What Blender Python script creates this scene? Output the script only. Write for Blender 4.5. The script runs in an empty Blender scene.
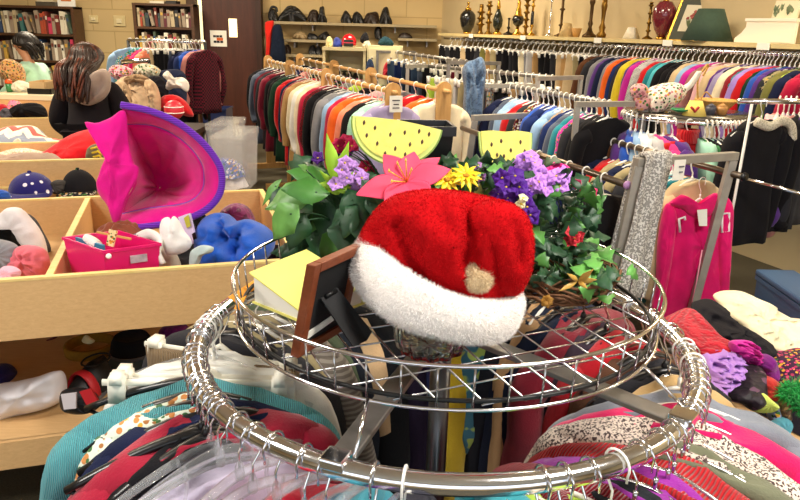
import bpy, bmesh, math, random
from mathutils import Vector, Matrix, noise
SC = bpy.context.scene
COL = SC.collection
PI = math.pi
rnd = random.Random(7)
# ------------------------------------------------------------------ camera
EYE = Vector((0, 0, 1.62)); F = 690.0
TH, RO = math.radians(17.65), math.radians(1.55)
fw = Vector((0, math.cos(TH), -math.sin(TH))); rt0 = Vector((1, 0, 0)); up0 = rt0.cross(fw)
rt = rt0*math.cos(RO) + up0*math.sin(RO); up = up0*math.cos(RO) - rt0*math.sin(RO)
cam = bpy.data.objects.new('camera', bpy.data.cameras.new('camera')); COL.objects.link(cam)
cam.matrix_world = Matrix(((rt.x, up.x, -fw.x, EYE.x), (rt.y, up.y, -fw.y, EYE.y), (rt.z, up.z, -fw.z, EYE.z), (0, 0, 0, 1)))
cam.data.sensor_width = 36; cam.data.lens = F/800*36; cam.data.clip_start = .05
SC.camera = cam
def P(px, py, Y=None, Z=None):
    d = fw + rt*((px-400)/F) - up*((py-250)/F)
    t = Y/d.y if Y is not None else (Z-EYE.z)/d.z
    return EYE + d*t
def W(px, Y):            # metres per pixel at depth Y
    return Y/F*1.02
# ------------------------------------------------------------------ colours and materials
def lin(h):
    if isinstance(h, tuple): c = [x/255 for x in h]
    else: c = [int(h[i:i+2], 16)/255 for i in (0, 2, 4)]
    return tuple(((x+.055)/1.055)**2.4 if x > .04045 else x/12.92 for x in c) + (1,)
PAL = {'black': '151418', 'charcoal': '2e2e33', 'grey': '85858a', 'light grey': 'b9b8ba', 'white': 'efeeea', 'cream': 'e9dcbc', 'beige': 'cdb48c',
 'tan': 'b08a58', 'brown': '5d3a24', 'navy': '1a2140', 'blue': '2450b0', 'dark blue': '1c2c5e', 'denim': '33455f', 'light blue': '8fb2d8', 'slate': '4c566a',
 'teal': '1d7f8c', 'turquoise': '52b9c6', 'mint': 'a6dcc4', 'green': '2c7d45', 'dark green': '1b3b2a', 'lime': 'b3d44a', 'olive': '77743a', 'red': 'c5141d',
 'dark red': '8a1220', 'burgundy': '5e1526', 'crimson': 'b3123c', 'orange': 'e8641c', 'salmon': 'ee8a6c', 'pink': 'ec3f8c', 'hot pink': 'e6186c', 'pale pink': 'e5b0b4',
 'magenta': 'c02394', 'lilac': 'a184cf', 'purple': '55307f', 'lavender': '9a8fb6', 'yellow': 'd8c02c', 'gold': 'c79a34', 'rose': 'c07f78', 'maroon': '7b1730', 'khaki': 'a1936c'}
MATS = {}
def nodes(name):
    m = bpy.data.materials.new(name); m.use_nodes = True
    nt = m.node_tree; b = nt.nodes['Principled BSDF']
    return m, nt, b
def N(nt, t, **kw):
    n = nt.nodes.new(t)
    for k, v in kw.items():
        if k in n.inputs: n.inputs[k].default_value = v
        else: setattr(n, k, v)
    return n
def ramp(nt, fac, stops, interp='LINEAR'):
    r = nt.nodes.new('ShaderNodeValToRGB'); r.color_ramp.interpolation = interp
    e = r.color_ramp.elements
    while len(e) < len(stops): e.new(.5)
    for i, (p, c) in enumerate(stops):
        e[i].position = p; e[i].color = c if isinstance(c, tuple) and len(c) == 4 else lin(c)
    nt.links.new(fac, r.inputs[0]); return r.outputs[0]
def bump(nt, b, h, s, d=.002):
    n = N(nt, 'ShaderNodeBump', Strength=s, Distance=d); nt.links.new(h, n.inputs['Height']); nt.links.new(n.outputs[0], b.inputs['Normal'])
def mix(nt, fac, a, b):
    m = nt.nodes.new('ShaderNodeMix'); m.data_type = 'RGBA'
    if isinstance(fac, (int, float)): m.inputs[0].default_value = fac
    else: nt.links.new(fac, m.inputs[0])
    for s, i in ((a, 6), (b, 7)):
        if isinstance(s, tuple): m.inputs[i].default_value = s
        else: nt.links.new(s, m.inputs[i])
    return m.outputs[2]
def scale(c, k): return tuple(min(1, x*k) for x in c[:3]) + (1,)
def cloth(col, kind='plain', alt=None, sc=1.0):
    """woven or knitted cloth: plain / rib / knit / stripe / speckle / floral / chevron / plaid / sequin"""
    key = ('cloth', col, kind, alt, sc)
    if key in MATS: return MATS[key]
    c = lin(PAL.get(col, col)); a = lin(PAL.get(alt, alt)) if isinstance(alt, str) else None
    m, nt, b = nodes('cloth_%s_%s' % (str(col).replace(' ', '_'), kind)); L = nt.links
    tc = N(nt, 'ShaderNodeTexCoord'); oc = tc.outputs['Object']
    b.inputs['Roughness'].default_value = .92; b.inputs['Specular IOR Level'].default_value = .15
    b.inputs['Sheen Weight'].default_value = .22 if max(c[:3]) > .12 else .03; b.inputs['Sheen Roughness'].default_value = .5
    n1 = N(nt, 'ShaderNodeTexNoise', Scale=9, Detail=3); L.new(oc, n1.inputs[0])
    base = ramp(nt, n1.outputs[0], [(.3, scale(c, .8)), (.7, scale(c, 1.15))])
    hb = N(nt, 'ShaderNodeTexNoise', Scale=260, Detail=2); L.new(oc, hb.inputs[0]); h = hb.outputs[0]; hs = .35
    if kind in ('rib', 'knit'):
        w = N(nt, 'ShaderNodeTexWave', Scale=38*sc, Distortion=.8 if kind == 'rib' else 4); w.bands_direction = 'X' if kind == 'rib' else 'Z'
        L.new(oc, w.inputs[0]); h = w.outputs[1]; hs = .9
        base = mix(nt, w.outputs[1], scale(c, .62), base)
    elif kind == 'stripe':
        w = N(nt, 'ShaderNodeTexWave', Scale=14*sc, Distortion=.3); w.bands_direction = 'Z'; L.new(oc, w.inputs[0])
        base = ramp(nt, w.outputs[1], [(.45, c), (.55, a)], 'CONSTANT')
    elif kind == 'plaid':
        w = N(nt, 'ShaderNodeTexChecker', Scale=22*sc); L.new(oc, w.inputs[0]); w.inputs[1].default_value = c; w.inputs[2].default_value = a; base = w.outputs[0]
    elif kind == 'speckle':
        v = N(nt, 'ShaderNodeTexNoise', Scale=95*sc, Detail=1); L.new(oc, v.inputs[0])
        base = ramp(nt, v.outputs[0], [(.5, c), (.56, a)]); h = v.outputs[0]; hs = .6
    elif kind == 'floral':
        v = N(nt, 'ShaderNodeTexVoronoi', Scale=26*max(sc, 2.2)); L.new(oc, v.inputs[0])
        v2 = N(nt, 'ShaderNodeTexVoronoi', Scale=26*max(sc, 2.2)); L.new(oc, v2.inputs[0])
        sel = ramp(nt, v2.outputs['Color'], [(0, a), (.35, scale(a, .6)), (.5, lin('3e6b3a')), (.7, lin('d9a23c')), (.85, scale(a, 1.5))], 'CONSTANT')
        msk = ramp(nt, v.outputs['Distance'], [(.42, (1, 1, 1, 1)), (.5, (0, 0, 0, 1))])
        base = mix(nt, msk, c, sel)
    elif kind == 'dots':
        v = N(nt, 'ShaderNodeTexVoronoi', Scale=22*sc, Randomness=.5); L.new(oc, v.inputs[0]); base = ramp(nt, v.outputs['Distance'], [(.2, a), (.24, c)])
    elif kind == 'chevron':
        sp = N(nt, 'ShaderNodeSeparateXYZ'); L.new(oc, sp.inputs[0])
        pp = N(nt, 'ShaderNodeMath', operation='PINGPONG'); L.new(sp.outputs[0], pp.inputs[0]); pp.inputs[1].default_value = .06
        ad = N(nt, 'ShaderNodeMath', operation='ADD'); L.new(pp.outputs[0], ad.inputs[0]); L.new(sp.outputs[1], ad.inputs[1])
        wr = N(nt, 'ShaderNodeMath', operation='FLOORED_MODULO'); L.new(ad.outputs[0], wr.inputs[0]); wr.inputs[1].default_value = .22
        dv = N(nt, 'ShaderNodeMath', operation='DIVIDE'); L.new(wr.outputs[0], dv.inputs[0]); dv.inputs[1].default_value = .22
        base = ramp(nt, dv.outputs[0], [(0, 'd8574e'), (.25, 'f0e3cd'), (.5, '8790a4'), (.75, 'f0e3cd')], 'CONSTANT')
    elif kind == 'sequin':
        v = N(nt, 'ShaderNodeTexVoronoi', Scale=110*sc); L.new(oc, v.inputs[0])
        base = ramp(nt, v.outputs['Color'], [(.2, c), (.6, scale(c, .5)), (.8, a)], 'CONSTANT')
        b.inputs['Roughness'].default_value = .6; b.inputs['Specular IOR Level'].default_value = .4; h = v.outputs['Distance']; hs = .8
    L.new(base, b.inputs['Base Color']); bump(nt, b, h, hs, .004)
    MATS[key] = m; return m
def solid(name, col, rough=.5, metal=0, spec=.5, trans=0, var=.0, vs=8, bs=0, bsc=60, emit=None, es=0, coat=0):
    key = (name,)
    if key in MATS: return MATS[key]
    c = lin(PAL.get(col, col)) if isinstance(col, str) else col
    m, nt, b = nodes(name)
    b.inputs['Base Color'].default_value = c; b.inputs['Roughness'].default_value = rough; b.inputs['Metallic'].default_value = metal
    b.inputs['Specular IOR Level'].default_value = spec; b.inputs['Transmission Weight'].default_value = trans; b.inputs['Coat Weight'].default_value = coat
    tc = N(nt, 'ShaderNodeTexCoord')
    if var:
        n = N(nt, 'ShaderNodeTexNoise', Scale=vs, Detail=5); nt.links.new(tc.outputs['Object'], n.inputs[0])
        nt.links.new(ramp(nt, n.outputs[0], [(.3, scale(c, 1-var)), (.7, scale(c, 1+var))]), b.inputs['Base Color'])
    if bs:
        n = N(nt, 'ShaderNodeTexNoise', Scale=bsc, Detail=3); nt.links.new(tc.outputs['Object'], n.inputs[0]); bump(nt, b, n.outputs[0], bs)
    if emit: b.inputs['Emission Color'].default_value = lin(emit); b.inputs['Emission Strength'].default_value = es
    MATS[key] = m; return m
def wood(name, c1, c2, sc=3, rough=.5, axis='X'):
    key = (name,)
    if key in MATS: return MATS[key]
    m, nt, b = nodes(name); L = nt.links
    tc = N(nt, 'ShaderNodeTexCoord'); mp = N(nt, 'ShaderNodeMapping'); L.new(tc.outputs['Object'], mp.inputs[0])
    mp.inputs['Scale'].default_value = {'X': (1, 9, 9), 'Y': (9, 1, 9), 'Z': (9, 9, 1)}[axis]
    n = N(nt, 'ShaderNodeTexNoise', Scale=sc, Detail=8, Roughness=.7, Distortion=.6); L.new(mp.outputs[0], n.inputs[0])
    L.new(ramp(nt, n.outputs[0], [(.3, c1), (.7, c2)]), b.inputs['Base Color']); b.inputs['Roughness'].default_value = rough
    bump(nt, b, n.outputs[0], .15); MATS[key] = m; return m
def glassy(name, col, rough=.05, alpha=None, ior=1.45):
    key = (name,)
    if key in MATS: return MATS[key]
    m, nt, b = nodes(name)
    b.inputs['Base Color'].default_value = lin(col); b.inputs['Roughness'].default_value = rough
    b.inputs['Transmission Weight'].default_value = 1; b.inputs['IOR'].default_value = ior
    if alpha is not None: b.inputs['Alpha'].default_value = alpha
    MATS[key] = m; return m
CHROME = solid('chrome', 'ececee', .13, 1, var=.03)
WIRE = solid('chrome_wire', 'c6c6c8', .22, 1)
WIREDK = solid('dark_wire', '2a2a2a', .4, .7)
STEEL = solid('brushed_steel', '8e8a84', .42, .85, var=.12, vs=30)
OLDBRASS = solid('aged_tube', '77695a', .3, .9, var=.1)
GREYMET = solid('grey_painted_steel', 'a39e95', .45, .35, var=.1, vs=20)
BOARD = wood('particle_board', 'c99f6a', 'd9b27c', 14, .6)
BOARDEDGE = wood('pine_edge', 'ddbb6e', 'eed48f', 6, .55)
WOODY = wood('blond_wood', 'c89550', 'dcae68', 4, .45)
DARKWOOD = wood('dark_walnut', '3a2114', '553320', 3, .5, 'Z')
DOORWOOD = wood('door_wood', '3c1a0d', '54281a', 1.6, .45, 'Z')
CREAMPAINT = solid('cream_laminate', 'ddd2a8', .5, var=.04)
WHITEPL = solid('white_plastic', 'f1efe8', .35)
BLACKPL = solid('black_plastic', '121214', .3)
CLEARPL = glassy('clear_plastic', 'f2f5f8', .10, .5, 1.3)
CLEARPL.node_tree.nodes['Principled BSDF'].inputs['Transmission Weight'].default_value = .75
BLACKM = solid('black_matte', '0e0e10', .7)
GOLD = solid('polished_brass', 'c89a3c', .25, 1, var=.1)
LEAF = solid('leaf_green', '437a30', .45, var=.35, vs=14)
LEAFD = solid('leaf_dark_green', '1d4426', .5, var=.35, vs=14)
LEAFL = solid('leaf_lime', '97c22f', .45, var=.2, vs=14)
LEAFP = solid('leaf_pale', '659a4a', .45, var=.3, vs=12)
SKIN = solid('skin', 'c98f6d', .5, var=.05)
PAPER = solid('paper', 'f3f1e6', .8)
PRINT = solid('print_ink', '2a2a30', .8)
# ------------------------------------------------------------------ mesh builder
class MB:
    def __init__(s): s.v = []; s.f = []; s.m = []
    def add(s, vs, fs, mi=0):
        o = len(s.v); s.v += [Vector(v) for v in vs]; s.f += [tuple(o+i for i in f) for f in fs]; s.m += [mi]*len(fs)
    def box(s, c, d, M=None, mi=0):
        c = Vector(c); h = Vector(d)/2
        vs = [Vector((x*h.x, y*h.y, z*h.z)) for x in (-1, 1) for y in (-1, 1) for z in (-1, 1)]
        if M is not None: vs = [M @ v for v in vs]
        s.add([c+v for v in vs], [(0, 1, 3, 2), (4, 6, 7, 5), (0, 4, 5, 1), (2, 3, 7, 6), (0, 2, 6, 4), (1, 5, 7, 3)], mi); return s
    def beam(s, a, b, w, h, upv=(0, 0, 1), mi=0):
        a = Vector(a); b = Vector(b); d = b-a; z = d.normalized(); x = z.cross(Vector(upv))
        if x.length < 1e-4: x = z.cross(Vector((0, 1, 0)))
        x.normalize(); y = x.cross(z)
        M = Matrix((x, z, y)).transposed(); s.box((a+b)/2, (w, d.length, h), M, mi); return s
    def tube(s, pts, r, n=8, closed=False, cap=True, flat=1.0, mi=0, ref=None):
        pts = [Vector(p) for p in pts]; k = len(pts); rr = r if isinstance(r, (list, tuple)) else [r]*k
        prev = Vector(ref) if ref else None; o = len(s.v)
        for i in range(k):
            t = (pts[(i+1) % k]-pts[i-1]) if closed else (pts[min(i+1, k-1)]-pts[max(i-1, 0)])
            if t.length < 1e-9: t = Vector((0, 0, 1))
            t.normalize()
            if prev is None:
                prev = Vector((0, 0, 1)) if abs(t.z) < .9 else Vector((1, 0, 0))
            x = prev - t*prev.dot(t)
            if x.length < 1e-6: x = t.orthogonal()
            x.normalize(); prev = x; y = t.cross(x)
            for j in range(n):
                a = 2*PI*j/n; s.v.append(pts[i] + (x*math.cos(a) + y*math.sin(a)*flat)*rr[i])
        for i in range(k if closed else k-1):
            for j in range(n):
                a = o+i*n+j; b = o+i*n+(j+1) % n; c = o+((i+1) % k)*n+(j+1) % n; d = o+((i+1) % k)*n+j
                s.f.append((a, b, c, d)); s.m.append(mi)
        if cap and not closed:
            s.f.append(tuple(o+j for j in range(n))[::-1]); s.f.append(tuple(o+(k-1)*n+j for j in range(n))); s.m += [mi, mi]
        return s
    def lathe(s, prof, n=24, c=(0, 0, 0), M=None, cap=True, mi=0, rib=0, ribn=0):
        c = Vector(c); o = len(s.v)
        for r, z in prof:
            for j in range(n):
                a = 2*PI*j/n; q = r*(1+rib*math.cos(ribn*a)) if rib else r
                v = Vector((q*math.cos(a), q*math.sin(a), z)); s.v.append(c + (M @ v if M is not None else v))
        for i in range(len(prof)-1):
            for j in range(n):
                s.f.append((o+i*n+j, o+i*n+(j+1) % n, o+(i+1)*n+(j+1) % n, o+(i+1)*n+j)); s.m.append(mi)
        if cap:
            s.f.append(tuple(o+j for j in range(n))[::-1]); s.f.append(tuple(o+(len(prof)-1)*n+j for j in range(n))); s.m += [mi, mi]
        return s
    def grid(s, fn, nu, nv, closeu=False, mi=0):
        o = len(s.v)
        for i in range(nu):
            for j in range(nv): s.v.append(Vector(fn(i/(nu if closeu else nu-1), j/(nv-1))))
        for i in range(nu if closeu else nu-1):
            for j in range(nv-1):
                i2 = (i+1) % nu; s.f.append((o+i*nv+j, o+i2*nv+j, o+i2*nv+j+1, o+i*nv+j+1)); s.m.append(mi)
        return s
    def prism(s, pts, a, b, mi=0):
        """outline pts (2D) swept: a maps (u,v)->3D front, b -> 3D back"""
        n = len(pts); s.add([a(u, v) for u, v in pts]+[b(u, v) for u, v in pts],
            [tuple(range(n)), tuple(range(2*n-1, n-1, -1))]+[(i, n+i, n+(i+1) % n, (i+1) % n) for i in range(n)], mi); return s
    def build(s, name, mats, parent=None, loc=None, smooth=True, thick=0, sub=0, bevel=0):
        off = Vector(loc) if loc is not None else Vector((0, 0, 0))
        if parent is not None:
            q = parent
            while q is not None: off = off + q.location; q = q.parent
        me = bpy.data.meshes.new(name); me.from_pydata([tuple(v-off) for v in s.v], [], s.f)
        if not isinstance(mats, (list, tuple)): mats = [mats]
        for m in mats: me.materials.append(m)
        if len(mats) > 1: me.polygons.foreach_set('material_index', s.m)
        if smooth: me.polygons.foreach_set('use_smooth', [True]*len(me.polygons))
        me.update(); o = bpy.data.objects.new(name, me); COL.objects.link(o)
        if loc is not None: o.location = Vector(loc)
        if parent is not None: o.parent = parent
        if thick:
            md = o.modifiers.new('thickness', 'SOLIDIFY'); md.thickness = thick; md.offset = 0
        if sub:
            md = o.modifiers.new('smooth', 'SUBSURF'); md.levels = md.render_levels = sub
        if bevel:
            md = o.modifiers.new('bevel', 'BEVEL'); md.width = bevel; md.segments = 2; md.limit_method = 'ANGLE'
            if smooth:
                for p in me.polygons: p.use_smooth = False
        return o
def tag(o, label, cat, group=None, kind=None):
    o['label'] = label; o['category'] = cat
    if group: o['group'] = group
    if kind: o['kind'] = kind
    return o
def thing(name, loc, label, cat, group=None):
    o = bpy.data.objects.new(name, None); COL.objects.link(o); o.location = Vector(loc); o.empty_display_size = .05
    return tag(o, label, cat, group)
def struct(name, mb, m, **kw):
    o = mb.build(name, m, smooth=False, **kw); o['kind'] = 'structure'; return o
def rotz(a): return Matrix.Rotation(a, 3, 'Z')
def spline(pts, n=6, closed=False):
    pts = [Vector(p) for p in pts]; out = []; k = len(pts)
    for i in range(k if closed else k-1):
        p0 = pts[i-1] if (i or closed) else pts[0]; p1 = pts[i]; p2 = pts[(i+1) % k]; p3 = pts[(i+2) % k] if (closed or i+2 < k) else pts[-1]
        for j in range(n):
            t = j/n; out.append(.5*((2*p1)+(p2-p0)*t+(2*p0-5*p1+4*p2-p3)*t*t+(3*p1-p0-3*p2+p3)*t**3))
    if not closed: out.append(pts[-1])
    return out
def nz(v, s=1.0): return noise.noise(Vector(v)*s)
# crumpled heap of cloth: irregular mound with folds
def heap(name, c, rx, ry, h, mat, label, cat, seed=0, rot=0, folds=1.0, group=None, n=34, flat=.6, parent=None, drop=0.0):
    c = Vector(c); sd = Vector((seed*7.3, seed*3.1, seed*1.7)); mb = MB(); R = rotz(rot)
    def fn(u, v):
        a = 2*PI*u; r = v
        edge = 1+.22*nz((math.cos(a)*1.3, math.sin(a)*1.3, 0), 1)*1.0 + .16*noise.noise(sd+Vector((math.cos(a)*2.2, math.sin(a)*2.2, 3)))
        x = rx*r*edge*math.cos(a); y = ry*r*edge*math.sin(a)
        s = max(0, 1-r**2.6)**flat
        q = sd+Vector((x/rx*1.7, y/ry*1.7, 0))
        f = .5-(noise.noise(q*1.1)**2+.012)**.5*2.2 + .35*noise.noise(q*2.3) + .12*noise.noise(q*5)
        z = h*s*(1+.55*folds*f) + h*.05 - drop*r**3
        return c + R @ Vector((x, y, max(z, .002) if not drop else z))
    mb.grid(lambda u, v: fn(u, v*.995+.005), n, n//2+4, True)
    # closed underside
    k = n//2+4; ring = [i*k+k-1 for i in range(n)]; mb.v.append(c+Vector((0, 0, 0 if not drop else -drop*.5))); ci = len(mb.v)-1
    for i in range(n): mb.f.append((ring[(i+1) % n], ring[i], ci)); mb.m.append(0)
    tc = [i*k for i in range(n)]; mb.f.append(tuple(tc)); mb.m.append(0)
    o = mb.build(name, mat, parent=parent, loc=None if parent else c)
    if parent is None: tag(o, label, cat, group)
    return o
def strands(src_v, src_f, count, ln, wid, mat, name, parent, seed=1, lean=.5, droop=0):
    """short fur: thin blades over a surface, all in one mesh"""
    R = random.Random(seed); tris = []; ar = []
    for f in src_f:
        for i in range(1, len(f)-1):
            a, b, c = src_v[f[0]], src_v[f[i]], src_v[f[i+1]]; n = (b-a).cross(c-a)
            if n.length > 1e-12: tris.append((a, b, c, n.normalized())); ar.append(n.length)
    mb = MB(); V = mb.v; FF = mb.f
    for a, b, c, n in R.choices(tris, ar, k=count):
        u, v = R.random(), R.random()
        if u+v > 1: u, v = 1-u, 1-v
        p = a+(b-a)*u+(c-a)*v
        d = (n+Vector((R.uniform(-1, 1), R.uniform(-1, 1), R.uniform(-1, 1)-droop))*lean).normalized()*ln*R.uniform(.5, 1.2)
        t = d.cross(Vector((R.uniform(-1, 1), R.uniform(-1, 1), R.uniform(-1, 1)))).normalized()*wid
        o = len(V); V += [p-t, p+t, p+d]; FF.append((o, o+1, o+2)); mb.m.append(0)
    return mb
ORD = ['first', 'second', 'third', 'fourth', 'fifth', 'sixth', 'seventh', 'eighth', 'ninth', 'tenth', 'eleventh', 'twelfth', 'thirteenth', 'fourteenth', 'fifteenth', 'sixteenth', 'seventeenth', 'eighteenth', 'nineteenth', 'twentieth']
def ordinal(i):
    if i < 20: return ORD[i]
    t, u = divmod(i+1, 10); T = ['', '', 'twenty', 'thirty', 'forty', 'fifty'][t]
    return (T+'-'+ORD[u-1]) if u else T[:-1]+'ieth'
# ================================================================== ROOM
WALLM, nt, b = nodes('painted_block_wall'); MATS[('w',)] = WALLM
tc = N(nt, 'ShaderNodeTexCoord'); mp = N(nt, 'ShaderNodeMapping'); nt.links.new(tc.outputs['Object'], mp.inputs[0]); mp.inputs['Rotation'].default_value = (PI/2, 0, 0)
br = N(nt, 'ShaderNodeTexBrick', Scale=1.0); br.inputs['Brick Width'].default_value = .6; br.inputs['Row Height'].default_value = .3; br.inputs['Mortar Size'].default_value = .008
br.inputs['Color1'].default_value = lin('cfb684'); br.inputs['Color2'].default_value = lin('cbb17e'); br.inputs['Mortar'].default_value = lin('b89e6c')
nt.links.new(mp.outputs[0], br.inputs[0]); nt.links.new(br.outputs[0], b.inputs['Base Color']); b.inputs['Roughness'].default_value = .8; bump(nt, b, br.outputs[1], -.4, .006)
PLASTER = solid('tan_plaster', 'c9b68e', .85, var=.05, vs=3)
FLOORM, nt, b = nodes('worn_carpet_floor')
tc = N(nt, 'ShaderNodeTexCoord'); n1 = N(nt, 'ShaderNodeTexNoise', Scale=2.2, Detail=6); n2 = N(nt, 'ShaderNodeTexNoise', Scale=150, Detail=2)
nt.links.new(tc.outputs['Object'], n1.inputs[0]); nt.links.new(tc.outputs['Object'], n2.inputs[0])
nt.links.new(mix(nt, .5, ramp(nt, n1.outputs[0], [(.35, '443f30'), (.65, '575040')]), ramp(nt, n2.outputs[0], [(.35, '3d3829'), (.65, '605844')])), b.inputs['Base Color'])
b.inputs['Roughness'].default_value = .75; bump(nt, b, n2.outputs[0], .3)
YB = 10.4
S0 = P(448, 31, Y=9.3); S1 = P(850, 52, Y=4.3); S0.z = S1.z = 1.6
sd = (S1-S0).normalized(); sn = Vector((-sd.y, sd.x, 0))      # along the right wall / towards the wall
if sn.x < 0: sn = -sn
WD, WN = sd.copy(), sn.copy()
WR0 = S0 + sn*.40; WR1 = S1 + sn*.40
t0 = (YB-WR0.y)/sd.y; CR = WR0+sd*t0; CE = WR1 + sd*((-3.0-WR1.y)/sd.y)
CH = 3.1; XL = -7.2; YF = -3.0
struct('floor', MB().box(((CE.x+XL)/2, (YB+YF)/2, -.05), (CE.x-XL+1, YB-YF+1, .1)), FLOORM)
CEILM = solid('ceiling_tile', 'e2dccb', .9, var=.03)
struct('ceiling', MB().box(((CE.x+XL)/2, (YB+YF)/2, CH+.05), (CE.x-XL+1, YB-YF+1, .1)), CEILM)
struct('wall_back', MB().box(((CR.x+.2+XL)/2, YB+.1, CH/2), (CR.x+.2-XL, .2, CH)), WALLM)
struct('wall_left', MB().box((XL-.1, (YB+YF)/2, CH/2), (.2, YB-YF+.2, CH)), PLASTER)
mb = MB(); a = CR+sd*-.1; a.z = CH/2; e = CE.copy(); e.z = CH/2; mb.beam(a+sn*.1, e+sn*.1, .2, CH); struct('wall_right', mb, PLASTER)
mb = MB()                                       # wall behind the photographer; its wide window is added for frontal light
mb.box(((CE.x+XL)/2, YF-.1, .4), (CE.x-XL+.4, .2, .8)); mb.box(((CE.x+XL)/2, YF-.1, 2.85), (CE.x-XL+.4, .2, .5))
mb.box(((XL-4.2)/2-.1, YF-.1, 1.7), (-4.2-XL+.2, .2, 1.8)); mb.box(((CE.x+4.2)/2+.1, YF-.1, 1.7), (CE.x-4.2+.2, .2, 1.8)); struct('wall_front', mb, PLASTER)
mb = MB()
for x in (-4.2, -1.4, 1.4, 4.2): mb.box((x, YF-.1, 1.7), (.06, .1, 1.8))
for z in (.83, 2.57): mb.box((0, YF-.1, z), (8.4, .1, .06))
struct('added_window_1', mb, solid('aluminium', 'b8b8b8', .4, .9))
# dark door frame pillar, door with sign and lite, sidelight
dl = P(206, 60, Y=YB-.1).x; dr = P(258, 60, Y=YB-.1).x; dz = 2.25
mb = MB().box(((dl+dr)/2, YB-.06, dz/2), (dr-dl, .06, dz)); door = struct('door_1', mb, DOORWOOD)
ww = P(233, 28, Y=YB-.1)
def child(o, name, mb, m, **kw): return mb.build(name, m, parent=o, **kw)
child(door, 'door_lite', MB().box((ww.x, YB-.095, ww.z), (.115, .02, .25)), solid('lit_pane', 'fff0c8', .3, emit='ffe9b0', es=1.6), smooth=False)
kp = P(214.5, 72.5, Y=YB-.1)
mb = MB().lathe([(.012, 0), (.012, .04), (.03, .05), (.034, .065), (.02, .085), (.001, .088)], 14, (kp.x, YB-.09, kp.z), Matrix.Rotation(PI/2, 3, 'X')); child(door, 'door_handle', mb, GOLD)
st = P(205, 25, Y=YB-.1)
mb = MB(); 
for z in (2.19, .05): mb.box((dl-.06, YB-.05, z), (.13, .08, .1))
for x in (dl-.115, dl-.01): mb.box((x, YB-.05, 1.12), (.02, .08, 2.24))
sl = struct('trim_1', mb, DOORWOOD)
zt = P(204, 66, Y=YB-.1).z
child(sl, 'sidelight_pane', MB().box((dl-.06, YB-.04, (2.24+zt)/2), (.09, .02, 2.24-zt)), solid('lit_pane', 'fff0c8'), smooth=False)
child(sl, 'sidelight_panel', MB().box((dl-.06, YB-.04, zt/2), (.09, .03, zt)), DOORWOOD, smooth=False)
mb = MB(); px = P(262, 60, Y=YB-.1).x
mb.box(((dr+px)/2+.01, YB-.09, CH/2), (px-dr+.02, .16, CH)); struct('trim_2', mb, wood('frame_wood', '2c1309', '42200f', 2, .5, 'Z'))
pxl = P(200, 60, Y=YB-.1).x; pxm = P(191, 60, Y=YB-.1).x
mb = MB(); mb.box(((pxl+pxm)/2, YB-.09, CH/2), (pxl-pxm, .16, CH)); struct('trim_3', mb, solid('dark_pier', '4a3524', .7, var=.2))
struct('baseboard_back', MB().box(((CR.x+px)/2, YB-.012, .05), (CR.x-px, .024, .1)), DARKWOOD)
# sign on the door
sp = P(218.5, 38.5, Y=YB-.1)
sg = thing('paper_sign', (sp.x, YB-.1, sp.z), 'laminated paper sign with black lines and orange patch on the brown door', 'sign')
child(sg, 'sheet', MB().box((sp.x, YB-.1, sp.z), (.235, .004, .22)), PAPER, smooth=False)
for z, w in ((.03, .035), (.03, -.055), (.03, -.01), (-.045, -.05), (-.045, -.005), (-.045, .045)): child(sg, 'text_line', MB().box((sp.x+w, YB-.1035, sp.z+z), (.04, .003, .03)), PRINT, smooth=False)
child(sg, 'coloured_patch', MB().box((sp.x+.02, YB-.1035, sp.z-.008), (.09, .003, .038)), solid('orange_ink', 'd5682f', .8), smooth=False)
# wall plates
for (x, y, w, h, nm, lb) in ((94, 19, .13, .1, 'wall_thermostat', 'small white rounded thermostat on the block wall'), (120, 21, .17, .15, 'wall_switch', 'square cream switch plate with raised rim on the block wall')):
    q = P(x, y, Y=YB); t = thing(nm, (q.x, YB, q.z), lb, 'switch')
    child(t, 'plate', MB().box((q.x, YB-.012, q.z), (w, .024, h)), solid('ivory_plate', 'd8c795', .5), bevel=.008)
    child(t, 'toggle', MB().box((q.x, YB-.03, q.z), (w*.45, .02, h*.4)), solid('ivory_toggle', 'e9dcb4', .4), bevel=.005)
# ceiling lights
DIFF = solid('light_diffuser', 'ffffff', .5, emit='fff2d8', es=5)
i = 0
for (x, y, e, warm) in ((-2.3, .6, 95, 0), (1.3, .4, 95, 0), (4.5, 1.2, 65, 0), (-3.2, 4.2, 90, 1), (.4, 4.2, 80, 1), (3.2, 4.2, 55, 1), (-3.4, 7.9, 125, 1), (-.2, 7.9, 85, 1)):
    nm = ['nearest the front wall', 'above the clothes racks', 'near the back door'][0 if y < 2 else 1 if y < 6 else 2]
    sd_ = 'left' if x < -1.5 else 'right' if x > 2 else 'middle'
    t = thing('ceiling_light', (x, y, CH), 'white recessed fluorescent ceiling light, %s one of its row %s' % (sd_, nm), 'ceiling light', 'fluorescent ceiling lights')
    mb = MB()
    for s in (-1, 1): mb.box((x+s*.6, y, CH-.02), (.04, .64, .04)); mb.box((x, y+s*.3, CH-.02), (1.16, .04, .04))
    child(t, 'frame', mb, solid('white_metal', 'eeeeea', .4), smooth=False)
    child(t, 'diffuser', MB().box((x, y, CH-.012), (1.16, .56, .012)), DIFF, smooth=False)
    L = bpy.data.lights.new('fluorescent', 'AREA'); L.shape = 'RECTANGLE'; L.size = 1.1; L.size_y = .52; L.energy = e
    L.color = (1, .84, .62) if warm else (1, .95, .88)
    lo = bpy.data.objects.new('fluorescent_lamp', L); COL.objects.link(lo); lo.location = (x, y, CH-.03); i += 1
L = bpy.data.lights.new('added_front_fill', 'AREA'); L.shape = 'RECTANGLE'; L.size = 8; L.size_y = 1.7; L.energy = 45; L.color = (.93, .97, 1)  # unseen fill lamp added outside the opening to light hat and chrome frontally
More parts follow.
